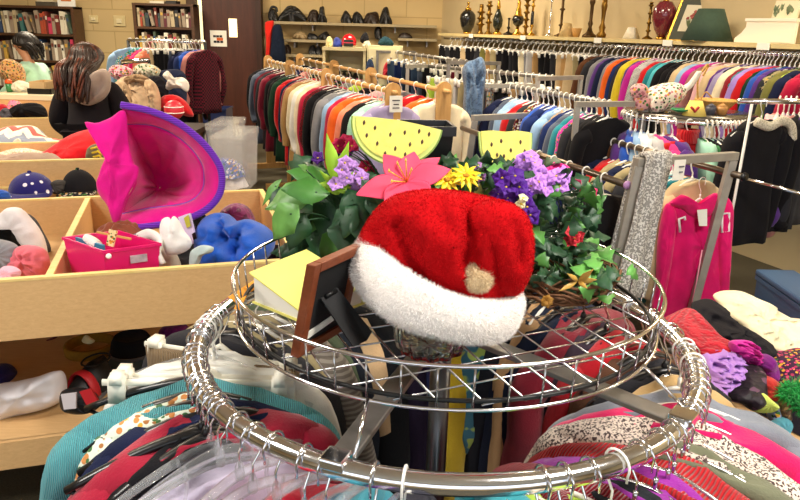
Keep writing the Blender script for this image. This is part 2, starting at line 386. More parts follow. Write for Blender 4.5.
lo = bpy.data.objects.new('added_fill_lamp', L); COL.objects.link(lo); lo.location = (0, YF-.25, 1.7); lo.rotation_euler = (PI/2, 0, 0)
w = bpy.data.worlds.new('world'); SC.world = w; w.use_nodes = True
w.node_tree.nodes['Background'].inputs[0].default_value = (.75, .85, 1, 1); w.node_tree.nodes['Background'].inputs[1].default_value = 1.0
SC.view_settings.view_transform = 'Standard'; SC.view_settings.look = 'None'; SC.view_settings.gamma = 1; SC.view_settings.exposure = 0.0
SC.view_settings.use_curve_mapping = False
SC.cycles.use_denoising = True
# ================================================================== FOREGROUND ROUND RACK
RC = Vector((.084, 1.196, 0)); RZ = 1.071; RR = .449; BZ = 1.202; BB = 1.135; BR = .38
def circ(r, z, n=96, c=RC): return [Vector((c.x+r*math.cos(2*PI*i/n), c.y+r*math.sin(2*PI*i/n), z)) for i in range(n)]
def pol(r, deg, z, c=RC): a = math.radians(deg); return Vector((c.x+r*math.cos(a), c.y+r*math.sin(a), z))
rack = thing('round_clothes_rack', (RC.x, RC.y, 0), 'big round chrome clothes rack in front carrying the wire basket', 'clothes rack')
MB().tube(circ(RR, RZ), .0155, 14, True).build('ring_rail', CHROME, rack)
mb = MB().tube([(RC.x, RC.y, .05), (RC.x, RC.y, 1.118)], .02, 16); mb.build('centre_post', solid('dark_post', '6a6a6c', .3, 1), rack)
MB().lathe([(.06, 1.112), (.06, 1.1255)], 24, (RC.x, RC.y, 0)).build('hub_plate', STEEL, rack)
for d in (69, 140, 249, 320):
    mb = MB(); mb.beam(pol(.03, d, 1.092), pol(RR-.01, d, 1.074), .036, .010); mb.build('arm', STEEL, rack, bevel=.002)
    MB().box(pol(RR, d, RZ+.012), (.035, .035, .016), rotz(math.radians(d))).build('arm_clamp', CHROME, rack, bevel=.003)
    mb = MB(); mb.beam(pol(.03, d, .075), pol(.40, d, .03), .04, .02); mb.build('foot', STEEL, rack, bevel=.003)
# wire basket: rim, base hoop, uprights, grid floor
bk = thing('wire_basket', (RC.x, RC.y, BB), 'round chrome wire basket tray on top of the front clothes rack', 'basket')
MB().tube(circ(BR, BZ), .0032, 8, True).build('rim', CHROME, bk)
MB().tube(circ(BR-.004, BB), .0028, 8, True).build('base_hoop', CHROME, bk)
MB().tube(circ(BR-.012, BB+.010), .0035, 8, True).build('lower_hoop', WIREDK, bk)
for i in range(48):
    d = i*7.5+3; MB().tube([pol(BR-.008, d, BB-.001), pol(BR-.0022, d, BZ)], .0017, 6).build('upright_wire', WIRE, bk)
mb = MB(); st_ = .058
for i in range(-6, 7):
    o = i*st_; h = math.sqrt(max(0, (BR-.012)**2-o*o))
    for ang, z in ((.42, BB+.003), (.42+PI/2, BB+.0062)):
        c, s = math.cos(ang), math.sin(ang); p = [Vector((RC.x+o*-s+k*h*c, RC.y+o*c+k*h*s, z)) for k in (-1, 1)]
        mb.tube(p, .0017, 6)
mb.build('grid_floor', WIRE, bk)
for d in (251, 322, 71, 142):
    a = pol(BR-.004, d, BB+.002); e = pol(RR-.008, d+1, RZ+.016)
    MB().tube([a, e], .0028, 8).build('support_rod', CHROME, bk)
# ---- glass jar (ribbed) under the hat
jp = P(431, 364, Z=BB+.009); jp.y += .048
jar = thing('glass_jar', jp, 'clear ribbed glass jar standing in the wire basket under the santa hat', 'jar')
GL = glassy('jar_glass', 'f2f8f4', .02, None, 1.48)
MB().lathe([(.038, 0), (.05, .004), (.054, .02), (.055, .04), (.052, .052), (.048, .064), (.05, .069), (.047, .069), (.045, .064), (.049, .052), (.051, .04), (.05, .022), (.045, .01), (.004, .009)], 60, jp, rib=.055, ribn=12).build('ribbed_body', GL, jar)
# ---- santa hat ------------------------------------------------------------
HY = 1.05; k = W(440, HY)*1.03
hc = P(437, 284, Y=1.05)
hat = thing('santa_hat', hc, 'plush red santa hat with white fur brim and pompom on the glass jar', 'hat')
REDF = solid('red_plush', 'b8060f', .95, spec=.15, var=.12, vs=40); WHF = solid('white_fur', 'f8f3ee', .95, spec=.15)
CRF = solid('cream_fur', 'e8d3ae', .95, spec=.15)
# hat frame: X' along the brim chord (down to the right), Z' out of the crown
xa = (rt*.90 - up*.43 - fw*.02).normalized(); za = (up*.87 + rt*.40 + fw*-.32); za = (za - xa*za.dot(xa)).normalized(); ya = za.cross(xa)
def HL(x, y, z): return hc + xa*x + ya*y + za*z
R0 = .117
mb = MB(); ns, nc = 72, 14
def trim(u, v):
    a = 2*PI*u; b_ = 2*PI*v
    hw = .037*(1+.08*math.sin(a*3+1)); tw = .019*(1+.1*math.sin(a*5))
    r = R0 + tw*math.cos(b_) + .006*math.sin(a*2+.5) - .10*hw*math.sin(b_)
    z = hw*abs(math.sin(b_))**.8*math.copysign(1, math.sin(b_)) + .006*math.sin(a*2+2)
    return HL(r*math.cos(a)*1.05, r*math.sin(a)*.95, z)
mb.grid(trim, ns, nc, True); tv, tf = mb.v[:], mb.f[:]
tp = mb.build('fur_trim', WHF, hat)
sb = strands(tv, tf, 42000, .0062, .00045, None, '', None, 3, .6); sb.build('fur_pile', WHF, tp, smooth=False)['kind'] = 'stuff'
# crown: collapsed bag of plush, its tail folded over to the right and down in front
def pillow(mb, outl, cen, Yc, D0, D1, seed, crease=(), n=72, m=18, wr=.006):
    ol = spline([(x, y, 0) for x, y in outl], 8, True); k = len(ol)
    for side in (0, 1):
        o = len(mb.v)
        for i in range(n):
            q = ol[int(i*k/n)]
            for j in range(m):
                r = math.sin(PI/2*(j/(m-1))) if j else .01
                x = cen[0]+(q.x-cen[0])*r; y = cen[1]+(q.y-cen[1])*r
                d = (1-r**2.2)**.5*(D0 if side == 0 else D1)
                w = wr*noise.noise(Vector((x*.035, y*.035, seed)))*(1-r)
                if side == 0:
                    for (ax, ay, bx, by, dp, wd) in crease:
                        t = max(0, min(1, ((x-ax)*(bx-ax)+(y-ay)*(by-ay))/((bx-ax)**2+(by-ay)**2))); dd = math.hypot(x-ax-(bx-ax)*t, y-ay-(by-ay)*t)
                        d -= dp*math.exp(-(dd/wd)**2)*(1-r**6)
                mb.v.append(P(x, y, Y=Yc) + fw*((-d-w) if side == 0 else d))
        for i in range(n):
            i2 = (i+1) % n
            for j in range(m-1):
                f = (o+i*m+j, o+i*m+j+1, o+i2*m+j+1, o+i2*m+j); mb.f.append(f[::-1] if side == 0 else f); mb.m.append(0)
mb = MB()
pillow(mb, [(356, 254), (360, 236), (370, 218), (382, 204), (397, 195), (416, 191), (440, 190), (465, 193), (490, 198), (512, 205), (524, 216), (529, 232), (531, 252), (524, 284), (505, 318), (465, 320), (425, 308), (384, 290), (362, 270)], (448, 248), 1.07, .115, .10, 3,
       [(398, 228, 424, 282, .022, 7), (468, 205, 462, 262, .03, 8), (378, 232, 392, 270, .012, 7), (430, 200, 446, 232, .010, 9)])
pillow(mb, [(466, 214), (480, 203), (498, 201), (514, 205), (526, 215), (532, 232), (533, 252), (530, 274), (521, 290), (510, 297), (499, 296), (491, 285), (484, 266), (475, 250), (467, 232)], (503, 246), 1.012, .05, .045, 9, [(512, 226, 516, 262, .008, 7)], n=48, m=14)
cv, cf = mb.v[:], mb.f[:]
cr = mb.build('crown', REDF, hat)
sb = strands(cv, cf, 52000, .0036, .00045, None, '', None, 5, .55, .4); sb.build('plush_pile', REDF, cr, smooth=False)['kind'] = 'stuff'
mb = MB(); pc = P(478, 277, Y=.984)
mb.lathe([(.0225*math.sin(t), -.0225*math.cos(t)) for t in [PI*(i+.02)/12.04*1.0 for i in range(13)]], 20, pc); pv, pf = mb.v[:], mb.f[:]
pm = mb.build('pompom', CRF, hat); strands(pv, pf, 5000, .006, .0005, None, '', None, 8, .8).build('fur_pile', CRF, pm, smooth=False)['kind'] = 'stuff'
# ---- yellow ring binder / photo album lying open edge ----------------------------
def quadbox(mb, a, b, c, d, nrm, t, mi=0):
    """slab over four corners, thickness t along nrm"""
    q = [Vector(a), Vector(b), Vector(c), Vector(d)]; n = Vector(nrm)*t
    mb.add(q+[v+n for v in q], [(0, 1, 2, 3), (7, 6, 5, 4)]+[(i, 4+i, 4+(i+1) % 4, (i+1) % 4) for i in range(4)], mi); return mb
z0 = BB+.0095
f0 = P(252, 303, Z=z0); f1 = P(298, 322, Z=z0); dirn = (f1-f0); dirn.z = 0; dirn = dirn.normalized(); back = Vector((-dirn.y, dirn.x, 0))
bkm = thing('yellow_book', f0, 'thick book with pale yellow cover leaning behind the wooden picture frame', 'book')
bl, bd = .15, .135
YEL = solid('yellow_card', 'e9e27a', .6, var=.04); PAGE = solid('page_edges', 'e9e5d8', .9, bs=.6, bsc=8)
h0, h1 = .028, .022
def bp(u, v, z): return f0 + dirn*u + back*v + Vector((0, 0, z))
mb = MB(); quadbox(mb, bp(0, 0, 0), bp(bl, 0, 0), bp(bl, bd, 0), bp(0, bd, 0), (0, 0, 1), .003); mb.build('back_cover', YEL, bkm, smooth=False)
mb = MB(); q = [bp(.003, .004, .003), bp(bl-.004, .004, .003), bp(bl-.004, bd-.003, .003), bp(.003, bd-.003, .003)]; hh = [.052, .012, .03, .062]
mb.add(q+[v+Vector((0, 0, h)) for v, h in zip(q, hh)], [(3, 2, 1, 0), (4, 5, 6, 7)]+[(i, (i+1) % 4, 4+(i+1) % 4, 4+i) for i in range(4)]); mb.build('pages', PAGE, bkm, smooth=False)
mb = MB(); q = [bp(-.002, -.002, .056), bp(bl, -.003, .016), bp(bl, bd, .036), bp(-.002, bd, .068)]
mb.add(q+[v+Vector((0, 0, .003)) for v in q], [(3, 2, 1, 0), (4, 5, 6, 7)]+[(i, (i+1) % 4, 4+(i+1) % 4, 4+i) for i in range(4)]); mb.build('front_cover', YEL, bkm, smooth=False)
mb = MB(); quadbox(mb, bp(-.004, bd, 0), bp(bl, bd, 0), bp(bl, bd, .036), bp(-.004, bd, .068), back, .003); mb.build('spine', YEL, bkm, smooth=False)
# ---- wooden picture frame seen from behind, with easel back ------------------------
a0 = P(293, 357, Z=z0); c0 = P(343, 327, Z=z0)
e1 = c0-a0; e1.z = 0; fwid = .125; e1 = e1.normalized()
nrmf = Vector((e1.y, -e1.x, 0))                                     # towards the camera side (back of frame)
upf = (Vector((0, 0, 1)) + nrmf*.22).normalized()
fh = .158
fr = thing('picture_frame', a0+e1*fwid/2, 'reddish wooden picture frame seen from behind with a black easel back', 'picture frame')
def fp(u, v, w=0): return a0 + e1*u + upf*v + nrmf*w
FW_ = wood('mahogany_frame', '6a3219', '864526', 5, .4)
mb = MB(); bw = .016
for (u0, v0, u1, v1) in ((0, 0, bw, fh), (fwid-bw, 0, fwid, fh), (bw, 0, fwid-bw, bw), (bw, fh-bw, fwid-bw, fh)):
    quadbox(mb, fp(u0, v0, -.006), fp(u1, v0, -.006), fp(u1, v1, -.006), fp(u0, v1, -.006), nrmf, .016)
mb.build('moulding', FW_, fr, smooth=False, bevel=.0015)
mb = MB(); quadbox(mb, fp(bw, bw, 0), fp(fwid-bw, bw, 0), fp(fwid-bw, fh-bw, 0), fp(bw, fh-bw, 0), nrmf, .004); mb.build('backing_board', BLACKM, fr, smooth=False)
mb = MB(); quadbox(mb, fp(bw+.006, bw+.008, .0045), fp(fwid-bw-.012, bw+.016, .0045), fp(fwid-bw-.012, bw+.03, .0045), fp(bw+.006, bw+.022, .0045), nrmf, .001); mb.build('barcode_sticker', PAPER, fr, smooth=False)
mb = MB(); tl, tr = fp(.034, .092, .006), fp(.074, .098, .006); bl_, br_ = fp(.046, .020, .072), fp(.096, .026, .072)
tip = (bl_+br_)/2 + (br_-bl_)*.22 + Vector((0, 0, -.008))
mb.add([v+nrmf*w for w in (0, .003) for v in (tl, tr, br_, tip, bl_)], [(0, 1, 2, 3, 4), (9, 8, 7, 6, 5)]+[(i, 5+i, 5+(i+1) % 5, (i+1) % 5) for i in range(5)])
ez = mb.build('easel_leg', BLACKM, fr, smooth=False)
mb = MB(); m_ = (tl+tr)/2+nrmf*.006; mb.tube([m_-e1*.013, m_+e1*.013], .0035, 8); mb.build('hinge', WIREDK, ez)
# ---- orange card strip and paper scraps in the basket
op = P(253, 292, Z=z0+.03)
ot = thing('orange_tag', op, 'folded orange card strip standing at the left edge of the wire basket', 'tag')
mb = MB(); ORG = solid('orange_card', 'f0a02a', .6)
q = [P(228, 297, Y=1.20), P(271, 269, Y=1.29), P(272, 277, Y=1.29), P(236, 303, Y=1.20)]; quadbox(mb, *q, -fw, .002); mb.build('long_strip', ORG, ot, smooth=False)
mb = MB(); q = [P(238, 300, Y=1.12), P(247, 295, Y=1.13), P(240, 310, Y=1.115), P(234, 309, Y=1.11)]; quadbox(mb, *q, -fw, .002); mb.build('folded_end', ORG, ot, smooth=False)
# ---- watermelon slices --------------------------------------------------------------
MELON = solid('yellow_melon_flesh', 'e6dc6c', .7, var=.12, vs=60, bs=.4, bsc=120); RIND = solid('pale_rind', 'cfdc7a', .6, var=.1); RINDD = solid('green_rind', '7f9c4c', .5, var=.2)
SEED = solid('melon_seed', '4a2a10', .5)
def melon(label, c, w, h, tilt, seeds, prof, stem_to):
    t = thing('watermelon_slice', c, label, 'watermelon slice'); ex = rt*math.cos(tilt)-up*math.sin(tilt); ey = rt*math.sin(tilt)+up*math.cos(tilt)
    def fr_(u, v, d=0): return c+ex*u*w+ey*v*h+fw*d
    for s0, s1, m, nm, d0, d1 in ((1, .93, RINDD, 'green_skin', .0, .03), (.965, .85, RIND, 'rind', -.002, .028)):
        mb = MB(); pts = [(u*s0, (v if v >= -.001 else v*s0)) for u, v in prof]; mb.prism(pts, lambda u, v: fr_(u, v, d0), lambda u, v: fr_(u*.9, v*.9, d1)); mb.build(nm, m, t, smooth=False)
    mb = MB(); pts = [(u*.88, v*(.86 if v < 0 else 1.02)) for u, v in prof]
    mb.prism(pts, lambda u, v: fr_(u, v, -.005), lambda u, v: fr_(u*.95, v*.95, .02)); mb.build('flesh', MELON, t, smooth=False)
    for u, v in seeds:
        mb = MB(); mb.lathe([(.0005, -.005), (.0022, -.002), (.0026, .001), (.0012, .004), (.0004, .005)], 8, fr_(u, v, -.0055), Matrix((ex, -fw*.4, ey)).transposed()); mb.build('seed', SEED, t)
    mb = MB(); mb.tube([fr_(0, -.5, .015), stem_to], .003, 6); mb.build('pick', WOODY, t)
half = [(math.cos(PI+PI*i/24), math.sin(PI+PI*i/24)) for i in range(25)]+[(.5, .04), (0, .06), (-.5, .04)]
c1 = P(397, 123, Y=1.40)
melon('larger half-round yellow watermelon slice behind the pink lily', c1, 45*W(0, 1.40), 42*W(0, 1.40), math.radians(9), [(-.7, -.12), (-.45, -.2), (-.35, -.55), (-.1, -.3), (.05, -.6), (.2, -.2), (.35, -.45), (.5, -.12), (.6, -.35), (-.15, -.75), (.28, -.7), (.72, -.15), (-.6, -.4)], half, P(400, 230, Y=1.4))
wed = [(-1, .9), (-.94, .1), (-.8, -.4), (-.5, -.8), (-.1, -1), (.4, -1), (.8, -.9), (.95, -.3), (1, .4), (1.0, .85), (.5, .92), (0, .88), (-.5, .93)]
c2 = P(505, 153, Y=1.42)
melon('smaller wedge of yellow watermelon standing by the yellow daisies', c2, 27*W(0, 1.42), 23*W(0, 1.42), 0, [(-.5, .35), (-.15, .5), (.2, .1), (.55, .45), (-.3, -.1), (.15, -.45), (.5, -.2), (-.05, -.15), (.7, .05), (-.55, -.3)], wed, P(505, 235, Y=1.42))
# ================================================================== FLOWERS AND LEAVES
def leaf(mb, base, d, upv, ln, wd, curl=.3, lob=0, mi=0):
    d = Vector(d).normalized(); s = d.cross(Vector(upv)); s = s.normalized() if s.length > 1e-4 else d.orthogonal().normalized(); n = s.cross(d)
    prof = ([0, .55, .95, 1, .75, .4, .02] if not lob else [.15, 1.0, .62, .95, .55, .35, .02]); o = len(mb.v); k = len(prof)
    for i, w in enumerate(prof):
        t = i/(k-1); c = Vector(base)+d*ln*t - n*ln*curl*t*t
        back = (.18*ln if lob and i == 1 else 0)
        w1 = w*(1+.22*noise.noise(Vector(base)*40+Vector((i*1.7, 0, 0)))); w2 = w*(1+.22*noise.noise(Vector(base)*40+Vector((0, i*1.7, 5)))); z1 = .16*wd*noise.noise(Vector(base)*30+Vector((i*1.1, 3, 0))); z2 = .16*wd*noise.noise(Vector(base)*30+Vector((3, i*1.1, 0)))
        mb.v += [c - s*w1*wd/2 + n*(wd*.12*w+z1) - d*back*.5, c, c + s*w2*wd/2 + n*(wd*.12*w+z2) - d*back*.5]
    for i in range(k-1):
        for j in (0, 1): mb.f.append((o+i*3+j, o+i*3+j+1, o+(i+1)*3+j+1, o+(i+1)*3+j)); mb.m.append(mi)
def rv(R, k=1): return Vector((R.uniform(-1, 1), R.uniform(-1, 1), R.uniform(-1, 1)))*k
def stemto(mb, a, b, r=.0022):
    a, b = Vector(a), Vector(b); mb.tube(spline([a, a.lerp(b, .5)+Vector((0, 0, .02)), b], 4), r, 6)
ROOT = P(455, 235, Y=1.4); ROOT.z = BB+.01
# planter behind
pp = P(424, 175, Y=1.5); pz = BB+.0095; ptop = P(424, 123, Y=1.5).z
plt_ = thing('black_planter', (pp.x, 1.5, pz), 'black square planter box behind the yellow watermelon slice', 'planter')
hw = 26*W(0, 1.5)
mb = MB(); M4 = rotz(.1)
def sq(r, z): return [Vector((pp.x, 1.5, z))+M4 @ Vector((x*r, y*r, 0)) for x, y in ((-1, -1), (1, -1), (1, 1), (-1, 1))]
lv = [(hw*.62, pz), (hw*.9, ptop-.02), (hw, ptop-.02), (hw, ptop), (hw*.9, ptop), (hw*.85, ptop-.03)]
for i, (r, z) in enumerate(lv): mb.v += sq(r, z)
for i in range(len(lv)-1):
    for j in range(4): mb.f.append((i*4+j, i*4+(j+1) % 4, (i+1)*4+(j+1) % 4, (i+1)*4+j)); mb.m.append(0)
mb.f += [(3, 2, 1, 0), tuple(len(lv)*4-4+j for j in range(4))]; mb.m += [0, 0]
mb.build('box', BLACKPL, plt_, smooth=False)
R = random.Random(11)
# left pothos with big leaves
t = thing('pothos_plant', P(310, 215, Y=1.33), 'trailing green artificial plant with big pointed leaves left of the santa hat', 'plant')
mbs = {m: MB() for m in ('a', 'b', 'c')}; stm = MB()
spots = [(300, 196, -.9, -.2, 52, 34), (316, 192, -.7, .1, 48, 30), (290, 214, -.8, -.7, 46, 34), (330, 206, -.2, -.9, 50, 34), (352, 200, .3, -.8, 46, 30), (318, 180, -.9, .35, 46, 26), (345, 180, -.3, .6, 40, 24),
         (306, 170, -.3, .3, 14, 10), (275, 186, -.8, -.8, 34, 10), (322, 225, -.2, -1, 50, 36), (345, 228, .1, -1, 46, 38), (365, 222, .2, -1, 40, 34), (335, 240, -.4, -.7, 42, 34), (300, 222, -.3, -1, 40, 28), (360, 240, .4, -.6, 36, 30), (376, 200, .2, -.9, 36, 26), (350, 215, -.5, -.8, 44, 30), (318, 208, -.5, -.9, 46, 30), (340, 192, .2, -.9, 40, 26), (368, 188, .4, -.5, 34, 22)]
base = P(350, 235, Y=1.36)
for i, (x, y, dx, dy, ln, wd) in enumerate(spots):
    Y = 1.30+R.uniform(-.05, .08); p = P(x, y, Y=Y); d = rt*dx+up*dy+fw*R.uniform(-.5, .2)
    m = 'c' if i in (0, 2, 8, 7) else 'a' if i in (1, 5, 6, 12, 17) else 'b'
    leaf(mbs[m], p-d.normalized()*ln*.3*W(0, Y), d, -fw+rv(R, .35)+up*.5, ln*1.02*W(0, Y), wd*1.0*W(0, Y), R.uniform(.05, .4)); stemto(stm, base, p, .0016)
for i in range(90):
    x = R.uniform(288, 392); y = R.uniform(172, 258); Y = R.uniform(1.36, 1.46); p = P(x, y, Y=Y)
    leaf(mbs['b'], p, rt*R.uniform(-1, 1)+up*R.uniform(-1, .4)+fw*R.uniform(-.4, .4), -fw+rv(R, .5)+up*.4, R.uniform(24, 40)*W(0, Y), R.uniform(16, 28)*W(0, Y), .25, i % 3 == 0)
mbs['a'].build('bright_leaves', LEAF, t, thick=.0006); mbs['b'].build('dark_leaves', LEAFD, t, thick=.0006); mbs['c'].build('pale_leaves', LEAFP, t, thick=.0006); stm.build('stems', LEAFD, t)
# lime fern blades
t = thing('lime_foliage_spray', P(337, 190, Y=1.42), 'lime green spiky blades rising left of the lilac flowers', 'plant')
mb = MB(); b0 = P(338, 190, Y=1.30)
for (x, y, wd) in ((325, 134, 14), (352, 140, 12), (338, 165, 8), (316, 186, 9), (352, 172, 9), (328, 180, 12), (342, 186, 10), (330, 196, 10), (320, 172, 6), (360, 186, 7)):
    e = P(x, y, Y=1.29+R.uniform(-.03, .03)); leaf(mb, b0+rv(R, .006), e-b0, -fw+rv(R, .3), (e-b0).length, wd*W(0, 1.4), R.uniform(-.05, .12))
mb.build('blades', LEAFL, t, thick=.0006)
def floret(mb, c, n, r, R, mi=0, cup=.35, pw=1.2, pl=1.0, facing=None):
    nrm = (facing if facing is not None else (-fw+rv(R, .5)+up*.25)).normalized(); e = nrm.orthogonal().normalized(); f = nrm.cross(e); a0 = R.uniform(0, 6)
    for i in range(n):
        a = a0+2*PI*i/n; d = e*math.cos(a)+f*math.sin(a)+nrm*cup
        leaf(mb, c, d, nrm, r*pl*R.uniform(.9, 1.1), r*pw, R.uniform(.1, .4), 0, mi)
def cluster(name, label, cen, pts, col, r, seed, ctr='yellow', group=None, n=5, cat='flowers'):
    R = random.Random(seed); m = solid('petal_'+col, col, .6, spec=.25, var=.15, vs=50)
    c = P(*cen[:2], Y=cen[2]); t = thing(name, c, label, cat, group); st = MB(); cmb = MB()
    for x, y in pts:
        Y = cen[2]+R.uniform(-.02, .02); p = P(x, y, Y=Y); mb = MB(); floret(mb, p, n, r*W(0, Y), R)
        h = mb.build('blossom', m, t, thick=.0005); k = MB().lathe([(.0004, -.002), (.0028, 0), (.0004, .002)], 8, p-fw*.002); k.build('centre', solid('pollen_'+ctr, ctr, .7), h)
        stemto(st, ROOT.lerp(c, .6), p+fw*.004, .0012)
    st.build('stems', LEAFD, t)
cluster('lilac_flower_spray', 'lilac flower cluster beside the lime green blades', (348, 178, 1.30), [(342, 170), (351, 166), (347, 178), (356, 174), (336, 184), (350, 188), (358, 184), (354, 193), (345, 163), (362, 178)], 'c090dc', 9, 1)
cluster('lilac_flower_spray', 'lilac flower cluster under the rose-pink blossom on the right', (552, 182, 1.28), [(541, 174), (549, 182), (556, 176), (545, 188), (534, 187), (560, 186), (539, 182), (553, 188), (563, 175), (531, 186)], 'c488e4', 9.5, 2)
cluster('lilac_flower_spray', 'small lilac flower cluster beside the yellow watermelon wedge', (528, 160, 1.33), [(524, 160), (531, 157), (535, 163), (520, 165), (529, 166)], 'c088e2', 8.5, 3)
cluster('lilac_flower_spray', 'tiny lilac buds between the yellow daisies and the purple pansies', (480, 173, 1.33), [(479, 171), (481, 177), (478, 166)], 'b583c4', 5.5, 33)
cluster('purple_pansy_bunch', 'deep purple pansy bunch above the brim end of the santa hat', (512, 188, 1.25), [(502, 178), (510, 184), (499, 194), (507, 198), (519, 187), (525, 192), (514, 202), (527, 207), (530, 215), (506, 187), (515, 176)], '4d1a86', 11, 4)
cluster('purple_pansy_bunch', 'dark purple blossoms behind the lime green blades', (344, 150, 1.46), [(340, 150), (318, 158), (350, 148), (346, 153)], '5b2a8a', 7, 34)
cluster('cream_pansy', 'single cream pansy among the purple ones', (523, 200, 1.22), [(523, 198), (521, 204)], 'eee8b8', 6, 5)
cluster('rose_pink_blossom', 'rose-pink round blossom behind the lilac cluster on the right', (556, 172, 1.31), [(553, 172), (560, 170), (557, 176)], 'e02f86', 9, 6)
cluster('rose_pink_blossom', 'small pink bud at the right edge of the ivy', (580, 187, 1.33), [(577, 184), (582, 190), (592, 192)], 'd8406f', 6, 7)
cluster('red_flower', 'coral red flower low in the ivy right of the santa hat', (573, 237, 1.28), [(571, 233), (574, 238), (570, 241), (578, 236), (575, 229)], 'd0303c', 8, 8)
cluster('crimson_flower', 'crimson flower behind the lilac cluster on the left', (345, 148, 1.44), [(346, 142), (352, 146), (338, 146), (366, 168), (371, 173), (362, 174)], 'b81c4a', 9, 9, n=6)
# lily
lc = P(407, 182, Y=1.24); R = random.Random(5)
t = thing('pink_lily', lc, 'large coral pink lily with yellow stamens behind the santa hat', 'flower')
m = solid('lily_petal', 'ee4a6c', .55, spec=.3, var=.12, vs=20); 
for (x, y, ln, wd, cu, y2) in ((357, 192, 0, 30, .12, 1.20), (383, 152, 0, 27, .15, 1.27), (414, 150, 0, 28, .1, 1.27), (450, 166, 0, 27, .2, 1.24), (430, 204, 0, 30, .2, 1.18), (388, 208, 0, 32, .2, 1.17), (442, 152, 0, 20, .2, 1.29)):
    mb = MB(); e = P(x, y, Y=y2); leaf(mb, lc, e-lc, -fw+up*.3, (e-lc).length, wd*W(0, 1.24), cu); mb.build('petal', m, t, thick=.0008, sub=1)
mb = MB()
for dx, dy in ((-10, 4), (-4, 10), (2, 12), (6, 5), (-8, -4)):
    e = P(403+dx*1.4, 176-dy*1.3, Y=1.19); mb.tube([lc, e], .0012, 6); mb.lathe([(.0004, -.004), (.002, 0), (.0004, .004)], 6, e)
mb.build('stamens', solid('stamen_yellow', 'e8c24a', .6), t); mb = MB(); stemto(mb, ROOT, lc, .0025); mb.build('stem', LEAFD, t)
# daisies
for (x, y, r, lb) in ((447, 180, 15, 'left yellow daisy of the pair beside the pink lily'), (466, 176, 17, 'right yellow daisy of the pair, nearer the watermelon wedge')):
    c = P(x, y, Y=1.25); t = thing('yellow_daisy', c, lb, 'flower', 'yellow daisies')
    mb = MB(); R = random.Random(x); floret(mb, c, 11, r*W(0, 1.25), R, cup=.25, pw=.34, facing=-fw+up*.5+rt*.2); floret(mb, c+up*.002, 9, r*.8*W(0, 1.25), R, cup=.5, pw=.3, facing=-fw+up*.5)
    mb.build('petals', solid('daisy_petal', 'f4d21c', .5, var=.1), t, thick=.0006)
    MB().lathe([(.001, -.003), (.007, -.001), (.006, .003), (.001, .005)], 12, c-fw*.003).build('centre', solid('daisy_centre', 'c08a1a', .8), t)
    mb = MB(); stemto(mb, ROOT, c+fw*.006, .0022); mb.build('stem', LEAFD, t)
# ivy bush on the right + fill behind the hat
def foliage(name, label, boxes, mats, seed, cnt, cat='plant', lobes=1, sz=(14, 24), stems=ROOT):
    R = random.Random(seed); x0, y0, x1, y1, Y0, Y1 = boxes[0]; t = thing(name, P((x0+x1)/2, y1, Y=(Y0+Y1)/2), label, cat)
    mb_ = [MB() for _ in mats]; st = MB()
    for bx in boxes:
        for i in range(int(cnt*(bx[2]-bx[0])*(bx[3]-bx[1])/1000)):
            x = R.uniform(bx[0], bx[2]); y = R.uniform(bx[1], bx[3]); Y = R.uniform(bx[4], bx[5]); p = P(x, y, Y=Y); s = R.uniform(*sz)*W(0, Y)
            if p.z < BB+.012: p.z = BB+.012+R.uniform(0, .02)
            k = R.choices(range(len(mats)), [1]+[.45]*(len(mats)-1))[0]
            leaf(mb_[k], p, rt*R.uniform(-1, 1)+up*R.uniform(-1, .6)+fw*R.uniform(-.6, .3), -fw+rv(R, .6)+up*.5, s, s*.85, R.uniform(0, .4), lobes)
            if i % 4 == 0: stemto(st, P((bx[0]+bx[2])/2, bx[3], Y=bx[5]), p, .0012)
    nm = ['dark_leaves', 'mid_leaves', 'light_leaves']
    for k, m in enumerate(mats): mb_[k].build(nm[k], m, t, thick=.0005)
    st.build('stems', LEAFD, t); return t
foliage('ivy_bush', 'dark green artificial ivy right of the santa hat', [(530, 196, 598, 250, 1.26, 1.42), (536, 240, 590, 292, 1.22, 1.38), (490, 160, 545, 200, 1.32, 1.44), (560, 180, 596, 215, 1.28, 1.4)], (LEAFD, LEAF), 21, 13)
foliage('leafy_filler', 'green leaves filling between the watermelon slices behind the lily', [(405, 158, 492, 198, 1.33, 1.46), (380, 168, 430, 205, 1.33, 1.45), (476, 158, 504, 182, 1.30, 1.36)], (LEAFD, LEAF, LEAFP), 22, 14)
# twig wreath with ivy, right rim of the basket
wc = P(588, 292, Y=1.36); wc = Vector((RC.x+.225, RC.y+.08, BB+.03))
t = thing('twig_wreath', wc, 'brown twig wreath with ivy leaves and a yellow bow at the basket right side', 'wreath')
mb = MB(); R = random.Random(9)
for kx in range(16):
    r0 = R.uniform(.075, .11); ph = R.uniform(0, 6); mb.tube([wc+Vector(((r0+.012*math.sin(3*a+ph))*math.cos(a), (r0+.012*math.cos(4*a+ph))*math.sin(a), .016*math.sin(2*a+ph)+R.uniform(-.006, .012))) for a in [2*PI*i/30 for i in range(30)]], R.uniform(.0018, .0034), 6, True)
mb.build('twigs', wood('twig', '5b3a22', '7d5432', 20, .8), t)
for nm, m, c, sd in (('dark_leaves', LEAFD, 60, 1), ('light_leaves', solid('ivy_light', '5c9a45', .45, var=.3, vs=14), 34, 2)):
    mb = MB(); R = random.Random(sd)
    for i in range(c):
        a = R.uniform(0, 2*PI) if sd == 1 else R.uniform(-1.4, .9); rr = R.uniform(.06, .135); p = wc+Vector((rr*math.cos(a), rr*math.sin(a), R.uniform(-.005, .055)))
        s = R.uniform(.026, .042); leaf(mb, p, Vector((R.uniform(-1, 1), R.uniform(-1, 1), R.uniform(-.6, .4))), Vector((0, -.5, 1))+rv(R, .5), s, s*.95, R.uniform(0, .4), 1)
    mb.build(nm, m, t, thick=.0005)
mb = MB(); bc = P(578, 281, Y=1.14)
